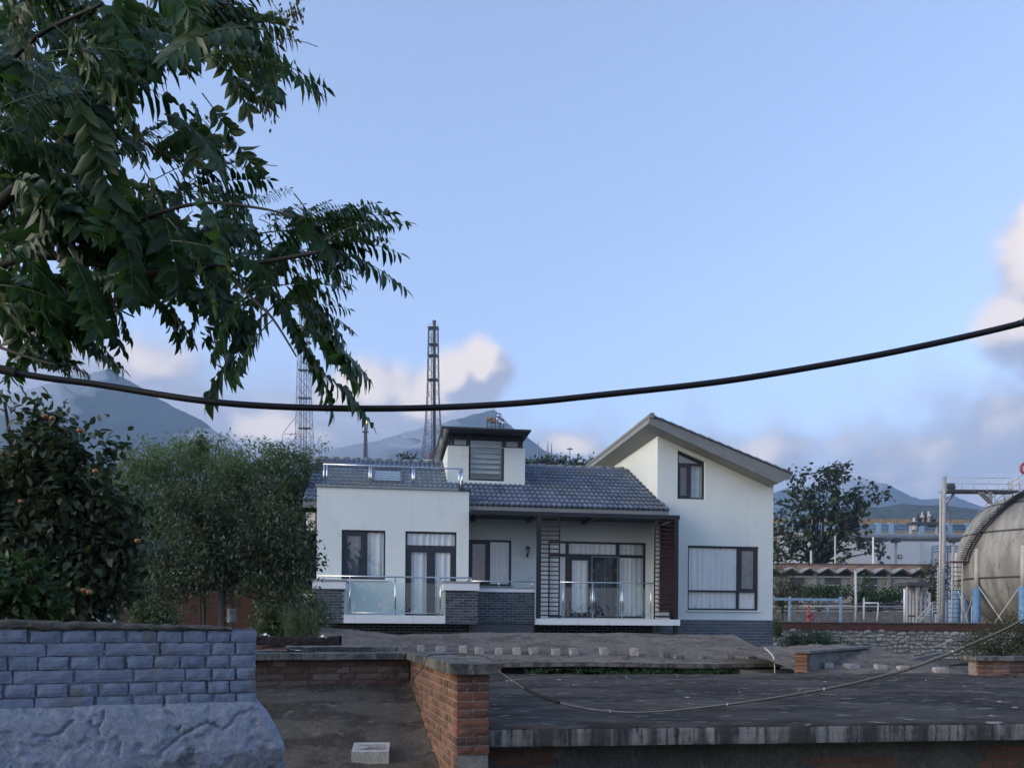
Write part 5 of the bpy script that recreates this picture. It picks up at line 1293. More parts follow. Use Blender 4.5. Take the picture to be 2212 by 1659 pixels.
# yard furniture just behind the wall
def pole(name, pts, r_, mat, lab, cat, n=8):
    o, _ = hang(name, pts, r_, mat, lab, cat, n, 1); return o
GF = empty('pipe_gantry', at(1706, 1340, 41).xy.to_3d(), 0, 'pale blue steel goalpost frame behind the retaining wall', 'frame')
go_ = GF.location.copy()
for a in (1640, 1706, 1816):
    b_ = at(a, 1288, 41); MB().box(b_.x - go_.x - 0.05, b_.x - go_.x + 0.05, -0.05, 0.05, YZ, b_.z).build('post', M['blue_pale'], GF)
MB().bar(at(1640, 1293, 41) - go_, at(1816, 1295.5, 41) - go_, 0.09, 0.13).build('beam', M['blue_pale'], GF)
RH = empty('fire_hydrant', at(1747, 1340, 40.5).xy.to_3d(), 0, 'red fire hydrant with curved outlet behind the retaining wall', 'hydrant')
MB().lathe([(0.14, YZ), (0.14, 4.05), (0.09, 4.07), (0.09, 4.35), (0.12, 4.36), (0.12, 4.42), (0.06, 4.45), (0.05, 4.85), (0.0, 4.88)], 10).build('barrel', M['red_paint'], RH)
MB().tube([(0.05, 0, 4.12), (0.22, 0, 4.16), (0.28, 0, 4.28), (0.22, 0, 4.40), (0.05, 0, 4.42)], 0.055, 8).build('outlet', M['red_paint'], RH)
MB().tube([(-0.04, 0, 4.5), (0.1, -0.02, 4.46)], 0.04, 8).build('nozzle', M['red_paint'], RH)
pole('pole', [(1789, 1338, 41), (1789, 1307, 41)], 0.045, M['blue_paint'], 'short dark blue pole right of the red hydrant', 'pole')
pole('pole', [(1848, 1352, 42), (1849, 1300, 42), (1848, 1233, 42)], 0.065, M['pale_metal'], 'tall pale concrete pole in front of the zigzag shed', 'pole')
pole('pole', [(1753, 1340, 84), (1752, 1189, 84)], 0.12, M['pale_metal'], 'weathered pole rising in front of the catalpa tree trunk', 'pole')
pole('pole', [(1804, 1340, 84), (1804, 1157, 84)], 0.09, M['pale_metal'], 'thin pole standing in the middle of the catalpa foliage', 'pole')
pole('pole', [(1886, 1340, 84.5), (1886, 1160, 84.5)], 0.09, M['white_paint'], 'thin white mast between catalpa and fat pipe', 'pole')
pole('bent_pole', [(1866, 1338, 44), (1866, 1290, 44), (1866, 1302, 44), (1897, 1302, 44), (1895, 1340, 44)], 0.05, M['white_paint'], 'white bent pipe frame in front of the creeper', 'frame')
pole('pole', [(1954, 1345, 44), (1954, 1272, 44)], 0.06, M['white_paint'], 'white pole at the left end of the grey pipe row', 'pole')
PG = empty('pipe_row', at(1980, 1340, 46).xy.to_3d(), 0, 'row of upright grey pipes under a dark deck by the tank ladder', 'pipes')
pg = PG.location.copy()
for k, (a, yt) in enumerate(((1960, 1265), (1967, 1262), (1974, 1266), (1981, 1268), (1990, 1264), (2000, 1275), (2008, 1280))):
    b_ = at(a, yt, 46 + (k % 3) * 0.5); MB().tube([(b_.x - pg.x, (k % 3) * 0.5, YZ), (b_.x - pg.x, (k % 3) * 0.5, b_.z)], 0.075, 7).build('pipe', M['pipe_grey'], PG)
b_ = at(1955, 1262, 46); c_ = at(2005, 1262, 46); MB().box(b_.x - pg.x, c_.x - pg.x, -0.3, 1.5, b_.z - 0.08, b_.z + 0.12).build('deck', M['dark_metal'], PG)
b_ = at(1958, 1330, 46); c_ = at(2010, 1330, 46); MB().box(b_.x - pg.x, c_.x - pg.x, 0.0, 0.1, b_.z - 0.05, b_.z + 0.05).build('rail', M['dark_metal'], PG)
ST = empty('steps', at(2000, 1340, 45).xy.to_3d(), 0, 'small steel stair with pale handrails by the foot of the ladder mast', 'stairs')
sg = ST.location.copy()
for dy in (0, 0.7):
    MB().tube([at(1978, 1340, 45 + dy) - sg, at(2013, 1302, 45 + dy) - sg, at(2024, 1302, 45 + dy) - sg], 0.03, 6).build('handrail', M['pale_metal'], ST)
    MB().tube([at(1985, 1345, 45 + dy) - sg, at(2015, 1312, 45 + dy) - sg], 0.025, 6).build('handrail', M['pale_metal'], ST)
    for a in (1992, 2003, 2014): MB().tube([at(a, 1345, 45 + dy) - sg, at(a, 1340 - (a - 1978) * 1.06, 45 + dy) - sg], 0.022, 6).build('baluster', M['pale_metal'], ST)
for k in range(6):
    b_ = at(1990 + k * 5.5, 1342 - k * 5, 45) - sg; MB().box(b_.x - 0.1, b_.x + 0.1, 0, 0.7, b_.z - 0.02, b_.z + 0.02).build('tread', M['blue_pale'], ST)
LWl = MB().box(0, 12, 0, 0.4, YZ, at(1700, 1320, 55).z).build('kerb_wall', M['concrete_old'], None, (at(1640, 1340, 55).x, 55, 0)); tag(LWl, 'low rubble wall across the plant yard behind the hydrant', 'wall')
YR = empty('yard_pipes', at(1850, 1340, 58).xy.to_3d(), 0, 'run of dark horizontal pipes low in front of the creepers', 'pipes')
yr = YR.location.copy()
for y in (1303, 1309, 1315, 1322): MB().tube([at(1640, y, 58) - yr, at(2030, y + 1.5, 58) - yr], 0.08, 6).build('pipe', M['dark_metal' if y != 1309 else 'pipe_grey'], YR)

# spherical tank
SD = 60.0
sc = at(2240, 1214, SD); SR = 154 / FPX * SD
TK = empty('sphere_tank', (sc.x, sc.y, 0), 0, 'weathered spherical gas tank on blue legs with a stair round it', 'tank')
mb = MB(); prof = [(SR * math.cos(a), SR * math.sin(a)) for a in [R(-90 + 180 * i / 40) for i in range(41)]]
mb.lathe(prof, 64); mb.build('sphere', M['tank_skin'], TK, (0, 0, sc.z))
for el in (22.5, -14, 52):
    rr_ = SR * math.cos(R(el)) + 0.05; ring = [(rr_ * math.cos(2 * math.pi * k / 48), rr_ * math.sin(2 * math.pi * k / 48), sc.z + SR * math.sin(R(el))) for k in range(49)]
    MB().tube(ring, 0.055, 5, False).build('ring_pipe', M['dark_metal'], TK)
pos_ = []
for k in range(10):
    ph = R(78 + 36 * k); x, y = -SR * 0.985 * math.sin(ph), -SR * 0.985 * math.cos(ph); pos_.append((x, y))
    zt = at(2100, 1272, SD).z
    lg = MB().tube([(x, y, YZ), (x, y, zt)], 0.27, 12).build('leg', M['blue_paint'], TK)
    MB().tube([(x, y, zt), (x, y, sc.z + 0.35)], [0.17, 0.17], 10).build('leg_sleeve', M['pale_metal'], lg)
    MB().lathe([(0.17, 0), (0.13, 0.5), (0.0, 0.55)], 10, (x, y, sc.z + 0.34)).build('leg_cap', M['pale_metal'], lg)
for k in range(10):
    a, b_ = pos_[k], pos_[(k + 1) % 10]; zt = at(2100, 1262, SD).z
    MB().tube([(a[0], a[1], zt), (b_[0], b_[1], YZ + 0.1)], 0.04, 6).build('brace', M['pale_metal'], TK)
    MB().tube([(b_[0], b_[1], zt), (a[0], a[1], YZ + 0.1)], 0.04, 6).build('brace', M['pale_metal'], TK)
# stair climbing over the left shoulder
stp = []
for k in range(44):
    e = R(0 + 68 * k / 43); azm = R(-86 + 40 * (k / 43) ** 1.2)
    rr_ = SR + 0.28
    stp.append(Vector((rr_ * math.cos(e) * math.sin(azm), -rr_ * math.cos(e) * math.cos(azm), sc.z + rr_ * math.sin(e))))
tread = MB().box(-0.45, 0.45, -0.14, 0.14, -0.02, 0.02).mesh('tread', M['dark_metal'])
stair = MB().tube([p + Vector((0, 0, -0.05)) for p in stp], 0.06, 5).build('stair', M['rust'], TK)
for p in stp: link('tread', tread, stair, p, (0, 0, math.atan2(p.x, -p.y) + R(90)))
for dr in (0.05, 0.7):
    hp_ = []
    for p in stp:
        n_ = Vector((p.x, p.y, p.z - sc.z)).normalized(); hp_.append(p + n_ * dr * 0.6 + Vector((0, 0, 0.9)))
    MB().tube(hp_, 0.025, 5).build('handrail', M['pale_metal'], stair)
    for q in range(0, 44, 4): MB().tube([stp[q], hp_[q]], 0.02, 5).build('baluster', M['pale_metal'], stair)
# lower flight from platform to ground
lf = MB()
for k in range(20):
    a = k / 19; p0 = Vector((-SR - 0.9 + 1.0 * math.sin(a * 3.1) * 0.3, -0.4 + a * 1.6, sc.z - 0.1 - a * (sc.z - YZ - 0.2)))
    lf.box(p0.x - 0.4, p0.x + 0.4, p0.y - 0.12, p0.y + 0.12, p0.z - 0.02, p0.z + 0.02)
lf.build('lower_treads', M['dark_metal'], TK)
MB().box(-SR - 1.3, -SR + 0.1, -0.5, 0.5, sc.z - 0.08, sc.z).build('landing', M['rust'], TK)
for x in (-SR - 1.25, -SR - 0.5): MB().tube([(x, -0.45, YZ), (x, -0.45, sc.z + 1.0)], 0.04, 6).build('landing_post', M['pale_metal'], TK)
# crown of the tank
for k in range(14):
    a = 2 * math.pi * k / 14; r_ = 1.9; MB().tube([(r_ * math.cos(a), r_ * math.sin(a), sc.z + SR - 0.4), (r_ * math.cos(a), r_ * math.sin(a), sc.z + SR + 0.75)], 0.025, 5).build('baluster', M['pale_metal'], TK)
for zz_ in (0.4, 0.75): MB().tube([(1.9 * math.cos(2 * math.pi * k / 28), 1.9 * math.sin(2 * math.pi * k / 28), sc.z + SR + zz_) for k in range(29)], 0.025, 5, False).build('handrail', M['pale_metal'], TK)
for k in range(7):
    a = k * 0.9; MB().lathe([(0.2, 0), (0.2, 0.35), (0.3, 0.36), (0.3, 0.45), (0.1, 0.5), (0.1, 0.8), (0, 0.8)], 8, (-1.2 + k * 0.4, -0.9 + 0.3 * math.sin(a * 5), sc.z + SR - 0.3)).build('valve', M['dark_metal'], TK)
v0 = at(2209, 1014, SD) - Vector((sc.x, sc.y, 0))
MB().tube([(v0.x + 0.45, -0.4, sc.z + SR - 0.3), (v0.x + 0.45, -0.4, v0.z - 0.6), (v0.x + 0.3, -0.4, v0.z - 0.38), (v0.x - 0.2, -0.4, v0.z - 0.36), (v0.x - 0.36, -0.4, v0.z - 0.15), (v0.x - 0.36, -0.4, v0.z + 0.15), (v0.x - 0.2, -0.4, v0.z + 0.34), (v0.x + 0.15, -0.4, v0.z + 0.36)], 0.11, 9).build('vent_pipe', M['red_paint'], TK)

# ladder mast and access bridge
LM = empty('ladder_mast', at(2035, 1340, 56).xy.to_3d(), 0, 'tall ladder mast carrying the railed bridge to the tank top', 'mast')
lm = LM.location.copy()
MB().tube([at(2036, 1380, 56) - lm, at(2040, 1029, 56) - lm], 0.13, 8).build('column', M['pipe_grey'], LM)
MB().tube([at(2029, 1380, 56.4) - lm, at(2032, 1062, 56.4) - lm], 0.07, 8).build('column', M['pale_metal'], LM)
lad = MB().tube([at(2024, 1380, 55.7) - lm, at(2026, 1225, 55.7) - lm], 0.03, 5).build('ladder', M['pale_metal'], LM)
MB().tube([at(2034, 1380, 55.7) - lm, at(2035, 1225, 55.7) - lm], 0.03, 5).build('ladder_rail', M['pale_metal'], LM)
for k in range(14):
    y = 1336 - k * 8.2; MB().tube([at(2022.5, y, 55.65) - lm, at(2037, y - 1, 55.65) - lm], 0.028, 5).build('rung', M['pale_metal'], lad)
BG = empty('access_bridge', at(2110, 1062, 57).xy.to_3d(), 0, 'railed steel bridge from the ladder mast to the tank top', 'bridge')
bgl = BG.location.copy()
MB().bar(at(2038, 1062, 57) - bgl, at(2190, 1063.5, 58) - bgl, 0.9, 0.16).build('deck', M['dark_metal'], BG)
for y in (1031.5, 1044.5, 1057):
    for dd in (0, 0.9): MB().tube([at(2042, y, 56.6 + dd) - bgl, at(2185, y + 1, 57.6 + dd) - bgl], 0.02, 5).build('rail', M['pale_metal'], BG)
for a in (2054, 2078, 2104, 2132, 2157, 2180):
    for dd in (0, 0.9): MB().tube([at(a, 1062, 56.8 + dd) - bgl, at(a, 1031.5, 56.8 + dd) - bgl], 0.02, 5).build('baluster', M['pale_metal'], BG)
for (x0, y0, x1, y1) in ((2042, 1090, 2062, 1064), (2114, 1064, 2138, 1087), (2122, 1064, 2142, 1084), (2137, 1064, 2137, 1084), (2142, 1064, 2142, 1090)):
    MB().bar(at(x0, y0, 57) - bgl, at(x1, y1, 57.4) - bgl, 0.12).build('strut', M['pipe_grey'], BG)
for k in range(4): MB().lathe([(0.12, 0), (0.16, 0.15), (0.1, 0.3), (0.05, 0.45)], 8, tuple(at(2046 + k * 4.5, 1057, 56.7) - bgl)).build('winch', M['dark_metal'], BG)
for k in range(7): MB().tube([at(2047 + k % 2 * 6, 1075 + k * 30, 58) - bgl, at(2047 + k % 2 * 6, 1105 + k * 30, 58) - bgl], 0.02, 5).build('drop_wire', M['rust'], BG)

# ------------------------------------------------------------------ masts against the sky
def lattice(name, D, legs, levels, r_leg, r_br, mat, lab, cat='tower', depth=3.0):
    """legs: function(y picture row) -> (left px, right px); levels: picture rows from the top down"""
    e = empty(name, at((legs(levels[-1])[0] + legs(levels[-1])[1]) / 2, 1340, D).xy.to_3d(), 0, lab, cat)
    o = e.location.copy()
    cor = []
    for y in levels:
        l, r_ = legs(y); a, b_ = at(l, y, D), at(r_, y, D); w2 = (b_.x - a.x)
        cor.append([Vector((a.x, D - w2 / 2, a.z)) - o, Vector((b_.x, D - w2 / 2, a.z)) - o, Vector((b_.x, D + w2 / 2, a.z)) - o, Vector((a.x, D + w2 / 2, a.z)) - o])
    base = [Vector((c_.x, c_.y, -0.0)) for c_ in cor[-1]]
    for k in range(4): MB().tube([c_[k] for c_ in cor] + [base[k]], r_leg, 5).build('leg', mat, e)
    br = MB()
    for c0, c1 in zip(cor, cor[1:]):
        for k in range(4):
            j = (k + 1) % 4
            br.tube([c0[k], c1[j]], r_br, 4, False).tube([c0[j], c1[k]], r_br, 4, False).tube([c1[k], c1[j]], r_br, 4, False)
    br.build('bracing', mat, e)
    return e, cor
def lerp_tab(tab):
    def f(y):
        for (y0, a0, b0_), (y1, a1, b1_) in zip(tab, tab[1:]):
            if y0 <= y <= y1:
                k = (y - y0) / (y1 - y0); return a0 + (a1 - a0) * k, b0_ + (b1_ - b0_) * k
        return tab[-1][1:] if y > tab[-1][0] else tab[0][1:]
    return f
FT, cor = lattice('flare_tower', 320, lerp_tab([(709, 926, 946), (850, 923.5, 948), (930, 919, 952), (1010, 910, 958)]), [709, 727, 745, 769, 795, 821, 850, 880, 910, 935, 960, 985, 1010], 0.14, 0.08, M['tower_steel'], 'tall dark lattice flare tower rising behind the house roof')
fo_ = FT.location.copy()
MB().tube([at(938, 1010, 320) - fo_, at(938, 700, 320) - fo_, at(938.3, 693, 320) - fo_], [0.62, 0.62, 0.8], 8).build('flare_stack', M['dark_metal'], FT)
MB().tube([at(932, 1010, 320) - fo_, at(932, 720, 320) - fo_], 0.16, 6).build('riser', M['tower_steel'], FT)
for y, w_ in ((709, 23), (745, 17), (769, 21), (821, 22)):
    a, b_ = at(936.5 - w_ / 2, y, 320) - fo_, at(936.5 + w_ / 2, y, 320) - fo_
    p_ = MB().box(a.x, b_.x, -2, 2, a.z - 0.12, a.z + 0.12).build('platform', M['tower_steel'], FT)
    MB().tube([(a.x, -2, a.z + 1), (b_.x, -2, a.z + 1)], 0.06, 5).build('rail', M['tower_steel'], p_)
wv = at(935, 985, 320) - fo_; MB().lathe([(0.0, -2), (1.6, -1.8), (1.6, 1.2), (0.6, 2), (0, 2)], 10, tuple(wv)).build('drum', M['rust'], FT)
CMt, cor = lattice('radio_mast', 300, lerp_tab([(640, 652, 664), (780, 645, 667), (1010, 641, 676)]), [640, 665, 690, 715, 740, 765, 790, 815, 840, 865, 890, 915, 940, 965, 990, 1010], 0.12, 0.06, M['tower_white'], 'pale lattice mast half hidden behind the hanging leaves')
cm = CMt.location.copy()
for a in (650, 656, 661): MB().tube([at(a, 1010, 300) - cm, at(a + 1, 650, 300) - cm], 0.2, 6).build('feeder', M['tower_white'], CMt)
for y in (680, 740, 800, 860, 925): 
    a, b_ = at(645, y, 300) - cm, at(672, y, 300) - cm; MB().box(a.x, b_.x, -1.5, 1.5, a.z - 0.1, a.z + 0.1).build('platform', M['tower_white'], CMt)
for (x0, y0, x1, y1) in ((611, 937, 607, 1010), (611, 937, 645, 937), (607, 990, 645, 990), (608, 980, 643, 940), (612, 935, 643, 895)):
    MB().tube([at(x0, y0, 298) - cm, at(x1, y1, 298) - cm], 0.12, 5).build('outrigger', M['tower_white'], CMt)
SFt, cor = lattice('flare_stack', 280, lerp_tab([(917, 787.5, 791.5), (1010, 785, 795)]), [917, 932, 948, 964, 980, 995, 1010], 0.08, 0.05, M['tower_steel'], 'short flare stack with a small burning flame at its tip')
sf_ = SFt.location.copy()
MB().tube([at(789.5, 1010, 280) - sf_, at(789.5, 914, 280) - sf_], 0.38, 8).build('stack', M['dark_metal'], SFt)
a, b_ = at(783, 933, 280) - sf_, at(796, 933, 280) - sf_; MB().box(a.x, b_.x, -1, 1, a.z - 0.1, a.z + 0.15).build('platform', M['tower_steel'], SFt)
t = NT('flame'); t.n.remove(t.b); em = t.node('ShaderNodeEmission'); em.inputs[0].default_value = (1.0, 0.45, 0.14, 1); em.inputs[1].default_value = 2.2; t.l.new(em.outputs[0], t.out.inputs[0]); M['flame'] = t.m
MB().lathe([(0.0, -0.6), (0.45, -0.2), (0.42, 0.25), (0.2, 0.7), (0.0, 1.0)], 8, tuple(at(789.8, 911.5, 280) - sf_)).build('flame', M['flame'], SFt)
FLt = empty('floodlight_platform', at(1070, 1340, 60).xy.to_3d(), 0, 'black caged platform with silver floodlights above the tower roof', 'floodlights')
fl = FLt.location.copy()
A_, B_ = at(1052, 930, 60) - fl, at(1088, 930, 60) - fl; ht = 22 / FPX * 60
MB().box(A_.x, B_.x, -0.5, 0.5, A_.z - 0.06, A_.z).build('deck', M['dark_metal'], FLt)
for zz_ in (ht, ht * 0.55):
    MB().tube([(A_.x, -0.5, A_.z + zz_), (B_.x, -0.5, A_.z + zz_), (B_.x, 0.5, A_.z + zz_), (A_.x, 0.5, A_.z + zz_), (A_.x, -0.5, A_.z + zz_)], 0.025, 5).build('rail', M['dark_metal'], FLt)
for i in range(5):
    x = A_.x + (B_.x - A_.x) * i / 4
    for y in (-0.5, 0.5): MB().tube([(x, y, A_.z), (x, y, A_.z + ht)], 0.022, 5).build('baluster', M['dark_metal'], FLt)
simple('yellow_paint', (0.42, 0.24, 0.10), 0.6)
for (x, z_) in ((0.25, ht + 0.06), (0.5, ht * 0.9)): MB().box(A_.x + x - 0.2, A_.x + x + 0.15, -0.3, 0.0, A_.z + z_ - 0.1, A_.z + z_ + 0.12).build('gear_box', M['yellow_paint'], FLt)
for (a, y) in ((1076, 906), (1082, 911), (1088, 914), (1078, 898)):
    MB().lathe([(0.0, -0.12), (0.09, -0.1), (0.17, 0.08), (0.18, 0.1), (0.0, 0.06)], 12).build('floodlight', M['steel'], FLt, at(a, y, 59.5) - fl, (R(70), 0, R(20)))
MB().tube([at(1080, 930, 60) - fl, at(1080, 905, 60) - fl], 0.03, 5).build('lamp_arm', M['dark_metal'], FLt)
MB().tube([at(1066, 930, 60) - fl, at(1066, 868, 60) - fl], 0.02, 5).build('antenna', M['blue_pale'], FLt)
MB().tube([(0, 0, 0), (0, 0, A_.z)], 0.2, 8).build('column', M['pipe_grey'], FLt)
for k, (a, y0) in enumerate(((1162, 953), (1183, 952), (1191, 957))):
    pole('pole', [(a - 1, 1010, 130), (a, 985, 130), (a + 0.6, y0, 130)], [0.16, 0.16, 0.05], M['tower_white'], ['thin pale pole just right of the lantern tower, leftmost of three', 'thin pale pole right of the lantern tower, middle of three', 'thin pale pole right of the lantern tower, rightmost of three'][k], 'pole', 6)
LPm = empty('lamp_mast', at(1230, 1340, 150).xy.to_3d(), 0, 'thin lamp mast with a cross head above the tiled ridge', 'mast'); lp = LPm.location.copy()
MB().tube([at(1231, 1010, 150) - lp, at(1231, 966, 150) - lp], 0.1, 5).build('shaft', M['tower_white'], LPm)
MB().tube([at(1225, 970, 150) - lp, at(1237, 970, 150) - lp], 0.12, 5).build('lamp_head', M['dark_metal'], LPm)
pole('pole', [(1216, 1010, 140), (1216, 985, 140)], 0.14, M['dark_metal'], 'short dark pole left of the lamp mast on the ridge skyline', 'pole', 6)
wbox('white_roof', 872, 950, 993, 997, 62, 4, M['white_wall'], 'thin white far roof edge peeping over the tiled ridge left of the lantern tower', 'roof', bottom=0)

# ------------------------------------------------------------------ brick outbuilding behind the persimmons
bo2 = at(250, 1340, 27)
OB = empty('brick_outbuilding', (bo2.x, 27, 0), R(4), 'dark red brick outbuilding with thin white roof edge behind the fruit trees', 'building')
bx_ = lambda p: at(p, 1340, 27).x - bo2.x
zt = at(400, 1237, 27).z
MB().box(0, bx_(620), 0, 4, 0, zt - 0.25).build('wall', M['shed_brick'], OB)
MB().box(-0.2, bx_(545), -0.35, 4.2, zt - 0.04, zt + 0.05).build('roof_slab', M['white_paint'], OB)
MB().box(-0.1, bx_(545), -0.2, 4.1, zt - 0.25, zt - 0.05).build('roof_beam', M['soffit_dark'], OB)
MB().box(bx_(303), bx_(333), -0.25, 0.0, zt - 0.42, zt - 0.34).build('shelf', M['side_brick'], OB)
DS = empty('satellite_dish', at(488, 1218, 26.6), 0, 'small pinkish satellite dish on the brick outbuilding roof', 'dish')
simple('dish_pink', (0.42, 0.33, 0.32), 0.6)
MB().lathe([(0.0, 0.06), (0.1, 0.05), (0.2, 0.0), (0.205, -0.01)], 20).build('reflector', M['dish_pink'], DS, (0, 0, 0), (R(78), 0, R(12)))
MB().tube([(0, 0, 0), (0.1, -0.28, -0.05)], 0.012, 6).build('feed_arm', M['dark_metal'], DS)
MB().tube([(0, 0.05, 0), (0, 0.1, -0.2), (0, 0.1, -0.38)], 0.02, 6).build('mount', M['pale_metal'], DS)
# ------------------------------------------------------------------ vegetation
def leaf(mb, p, d, n, L, W, fold=0.25, curl=0.15, segs=1):
    """folded blade: midrib along d, upper side n"""
    s = d.cross(n)
    if s.length < 1e-4: s = Vector((1, 0, 0))
    s.normalize(); n = s.cross(d).normalized()
    b = len(mb.v)
    if segs == 1:
        m = p + d * L * 0.45
        mb.v += [tuple(p), tuple(m + s * W / 2 + n * W * fold), tuple(p + d * L - n * L * curl), tuple(m - s * W / 2 + n * W * fold)]
        mb.f += [(b, b + 1, b + 2), (b, b + 2, b + 3)]; mb.sm += [True, True]
    else:
        rows = [(0.0, 0.12), (0.3, 1.0), (0.65, 0.82), (1.0, 0.02)]
        for t_, w_ in rows:
            c = p + d * L * t_ - n * L * curl * t_ * t_
            mb.v += [tuple(c + s * W / 2 * w_ + n * W * fold * w_), tuple(c), tuple(c - s * W / 2 * w_ + n * W * fold * w_)]
        for i in range(3):
            a = b + i * 3
            mb.f += [(a, a + 1, a + 4, a + 3), (a + 1, a + 2, a + 5, a + 4)]; mb.sm += [True, True]

def rvec(rr):
    while True:
        v_ = Vector((rr.uniform(-1, 1), rr.uniform(-1, 1), rr.uniform(-1, 1)))
        if 0.05 < v_.length < 1: return v_.normalized()

def crown_mesh(blobs, n_twigs, per, L, W, seed, spread=0.16, droop=0.35, segs=1, shell=0.55, fold=0.2, clump=0.0):
    """blobs: (centre, radii); twigs are thrown into the blobs, mostly near their skin, and carry leaves"""
    rr = random.Random(seed); mb = MB(); tw = []
    vol = [b[1][0] * b[1][1] * b[1][2] for b in blobs]; tot = sum(vol)
    for (c, r_), w_ in zip(blobs, vol):
        for _ in range(max(6, int(n_twigs * w_ / tot))):
            u = rvec(rr); k = (shell + (1 - shell) * rr.random()) if rr.random() < 0.75 else rr.random()
            k *= 1.28 if rr.random() < 0.07 else 1.0
            k *= 1 + 0.30 * fbm(u.x * 2.5 + c.x, u.y * 2.5 + c.y, u.z * 2.5)
            p = Vector((c.x + u.x * r_[0] * k, c.y + u.y * r_[1] * k, c.z + u.z * r_[2] * k))
            if clump and fbm(p.x * clump, p.y * clump, p.z * clump + seed, 2) < -0.16: continue
            out = (Vector((u.x / max(r_[0], .01), u.y / max(r_[1], .01), u.z / max(r_[2], .01) + 0.15)).normalized() + rvec(rr) * 0.5).normalized()
            tw.append((p, out))
            for i in range(per):
                q = p + out * spread * (i / per - 0.4) + rvec(rr) * spread * 0.45
                d = (out * 0.6 + rvec(rr) * 0.9 - Vector((0, 0, droop))).normalized()
                nn = (Vector((0, 0, 1)) + rvec(rr) * 0.7).normalized()
                s = rr.uniform(0.7, 1.2)
                leaf(mb, q, d, nn, L * s, W * s, fold, 0.12, segs)
    return mb, tw

def limbs(mb, root, ends, r0, r1, rr, n=6):
    for e in ends:
        m = root.lerp(e, 0.45) + Vector((rr.uniform(-.15, .15), rr.uniform(-.1, .1), rr.uniform(0.0, .2))) * (e - root).length * 0.5
        mb.tube([root, root.lerp(m, 0.6), m, m.lerp(e, 0.6) + rvec(rr) * 0.05, e], [r0, r0 * 0.8, r0 * 0.55, r1 * 1.5, r1], n)

def tree(name, base, forks, blobs, n_twigs, per, L, W, mat, lab, cat, seed, group=None, trunk_r=0.08, **kw):
    e = empty(name, base, 0, lab, cat, group)
    rr = random.Random(seed); b0 = Vector(base)
    mb, tw = crown_mesh([(c - b0, r_) for c, r_ in blobs], n_twigs, per, L, W, seed, **kw)
    mb.build('crown', mat, e)
    tk = MB(); fk = forks - b0
    tk.tube([Vector((0, 0, 0)), fk * 0.4 + Vector((0.03, 0.02, 0)), fk], [trunk_r * 1.25, trunk_r, trunk_r * 0.8], 8)
    ends = [tw[rr.randrange(len(tw))][0] for _ in range(14)] + [c - b0 for c, _ in blobs]
    limbs(tk, fk, ends, trunk_r * 0.6, trunk_r * 0.12, rr)
    tk.build('trunk', M['bark'], e)
    return e, tw

def bl(px, py, d, rx, ry, rd=None):
    """ellipsoid given by picture centre and picture radii at a distance"""
    k = d / FPX
    return (at(px, py, d), (rx * k, rd if rd else max(rx, ry) * k * 0.8, ry * k))

fr_rr = random.Random(77)
fr_me = [MB().lathe([(0.0, -0.029), (0.02, -0.027), (0.034, -0.01), (0.035, 0.006), (0.026, 0.024), (0.008, 0.030), (0.0, 0.027)], 10).mesh('fruit', M['fruit']) for _ in range(1)]
def fruits(e, spots, s=1.0):
    for (a, b, d) in spots:
        o = link('fruit', fr_me[0], e, at(a, b, d) - e.location, (fr_rr.uniform(-.3, .3), fr_rr.uniform(-.3, .3), 0), (s, s, s * fr_rr.uniform(0.85, 1.05)))

# near persimmon
d0 = 6.6
e, tw = tree('persimmon_tree', (at(40, 1340, d0).x, d0, 0), at(60, 1260, d0),
     [bl(40, 950, d0, 70, 75), bl(105, 930, d0, 60, 55), bl(150, 990, d0, 85, 75), bl(225, 1010, d0, 55, 55), bl(60, 1060, d0, 130, 100), bl(200, 1090, d0, 105, 90), bl(90, 1180, d0, 150, 90), bl(230, 1190, d0, 85, 85), bl(120, 1280, d0, 150, 65), bl(-80, 1080, d0, 120, 150), bl(255, 1270, d0, 60, 55), bl(300, 1160, d0, 40, 45), bl(10, 870, d0, 40, 50)],
     2000, 8, 0.088, 0.048, M['persimmon'], 'dark fruiting persimmon tree behind the painted wall', 'tree', 31, trunk_r=0.09, segs=3, spread=0.2, shell=0.45, clump=2.6)
fruits(e, [(97, 899, 6.1), (113, 903, 6.1), (172, 930, 6.1), (206, 1018, 6.2), (181, 1275, 5.9), (193, 1279, 5.9), (297, 1168, 6.1), (46, 1083, 6.25)], 0.62)
# brown withered flower head on top
# second persimmon
d1 = 14.5
e, tw = tree('persimmon_tree', (at(480, 1340, d1).x, d1, 0), at(480, 1270, d1),
     [bl(430, 1120, d1, 80, 70), bl(520, 1130, d1, 80, 80), bl(600, 1150, d1, 75, 80), bl(470, 1210, d1, 90, 60), bl(580, 1230, d1, 75, 50), bl(370, 1190, d1, 60, 55), bl(640, 1210, d1, 50, 70), bl(395, 1075, d1, 50, 40), bl(560, 1060, d1, 60, 45), bl(350, 1260, d1, 60, 40), bl(630, 1290, d1, 60, 50), bl(400, 1270, d1, 60, 35), bl(540, 1285, d1, 50, 30)],
     1500, 8, 0.10, 0.05, M['persimmon'], 'smaller fruiting persimmon tree in front of the brick outbuilding', 'tree', 32, trunk_r=0.09, spread=0.24, shell=0.4, clump=1.5)
rq = random.Random(4)
fruits(e, [(rq.uniform(360, 660), rq.uniform(1030, 1290), 13.4) for _ in range(9)], 0.5)
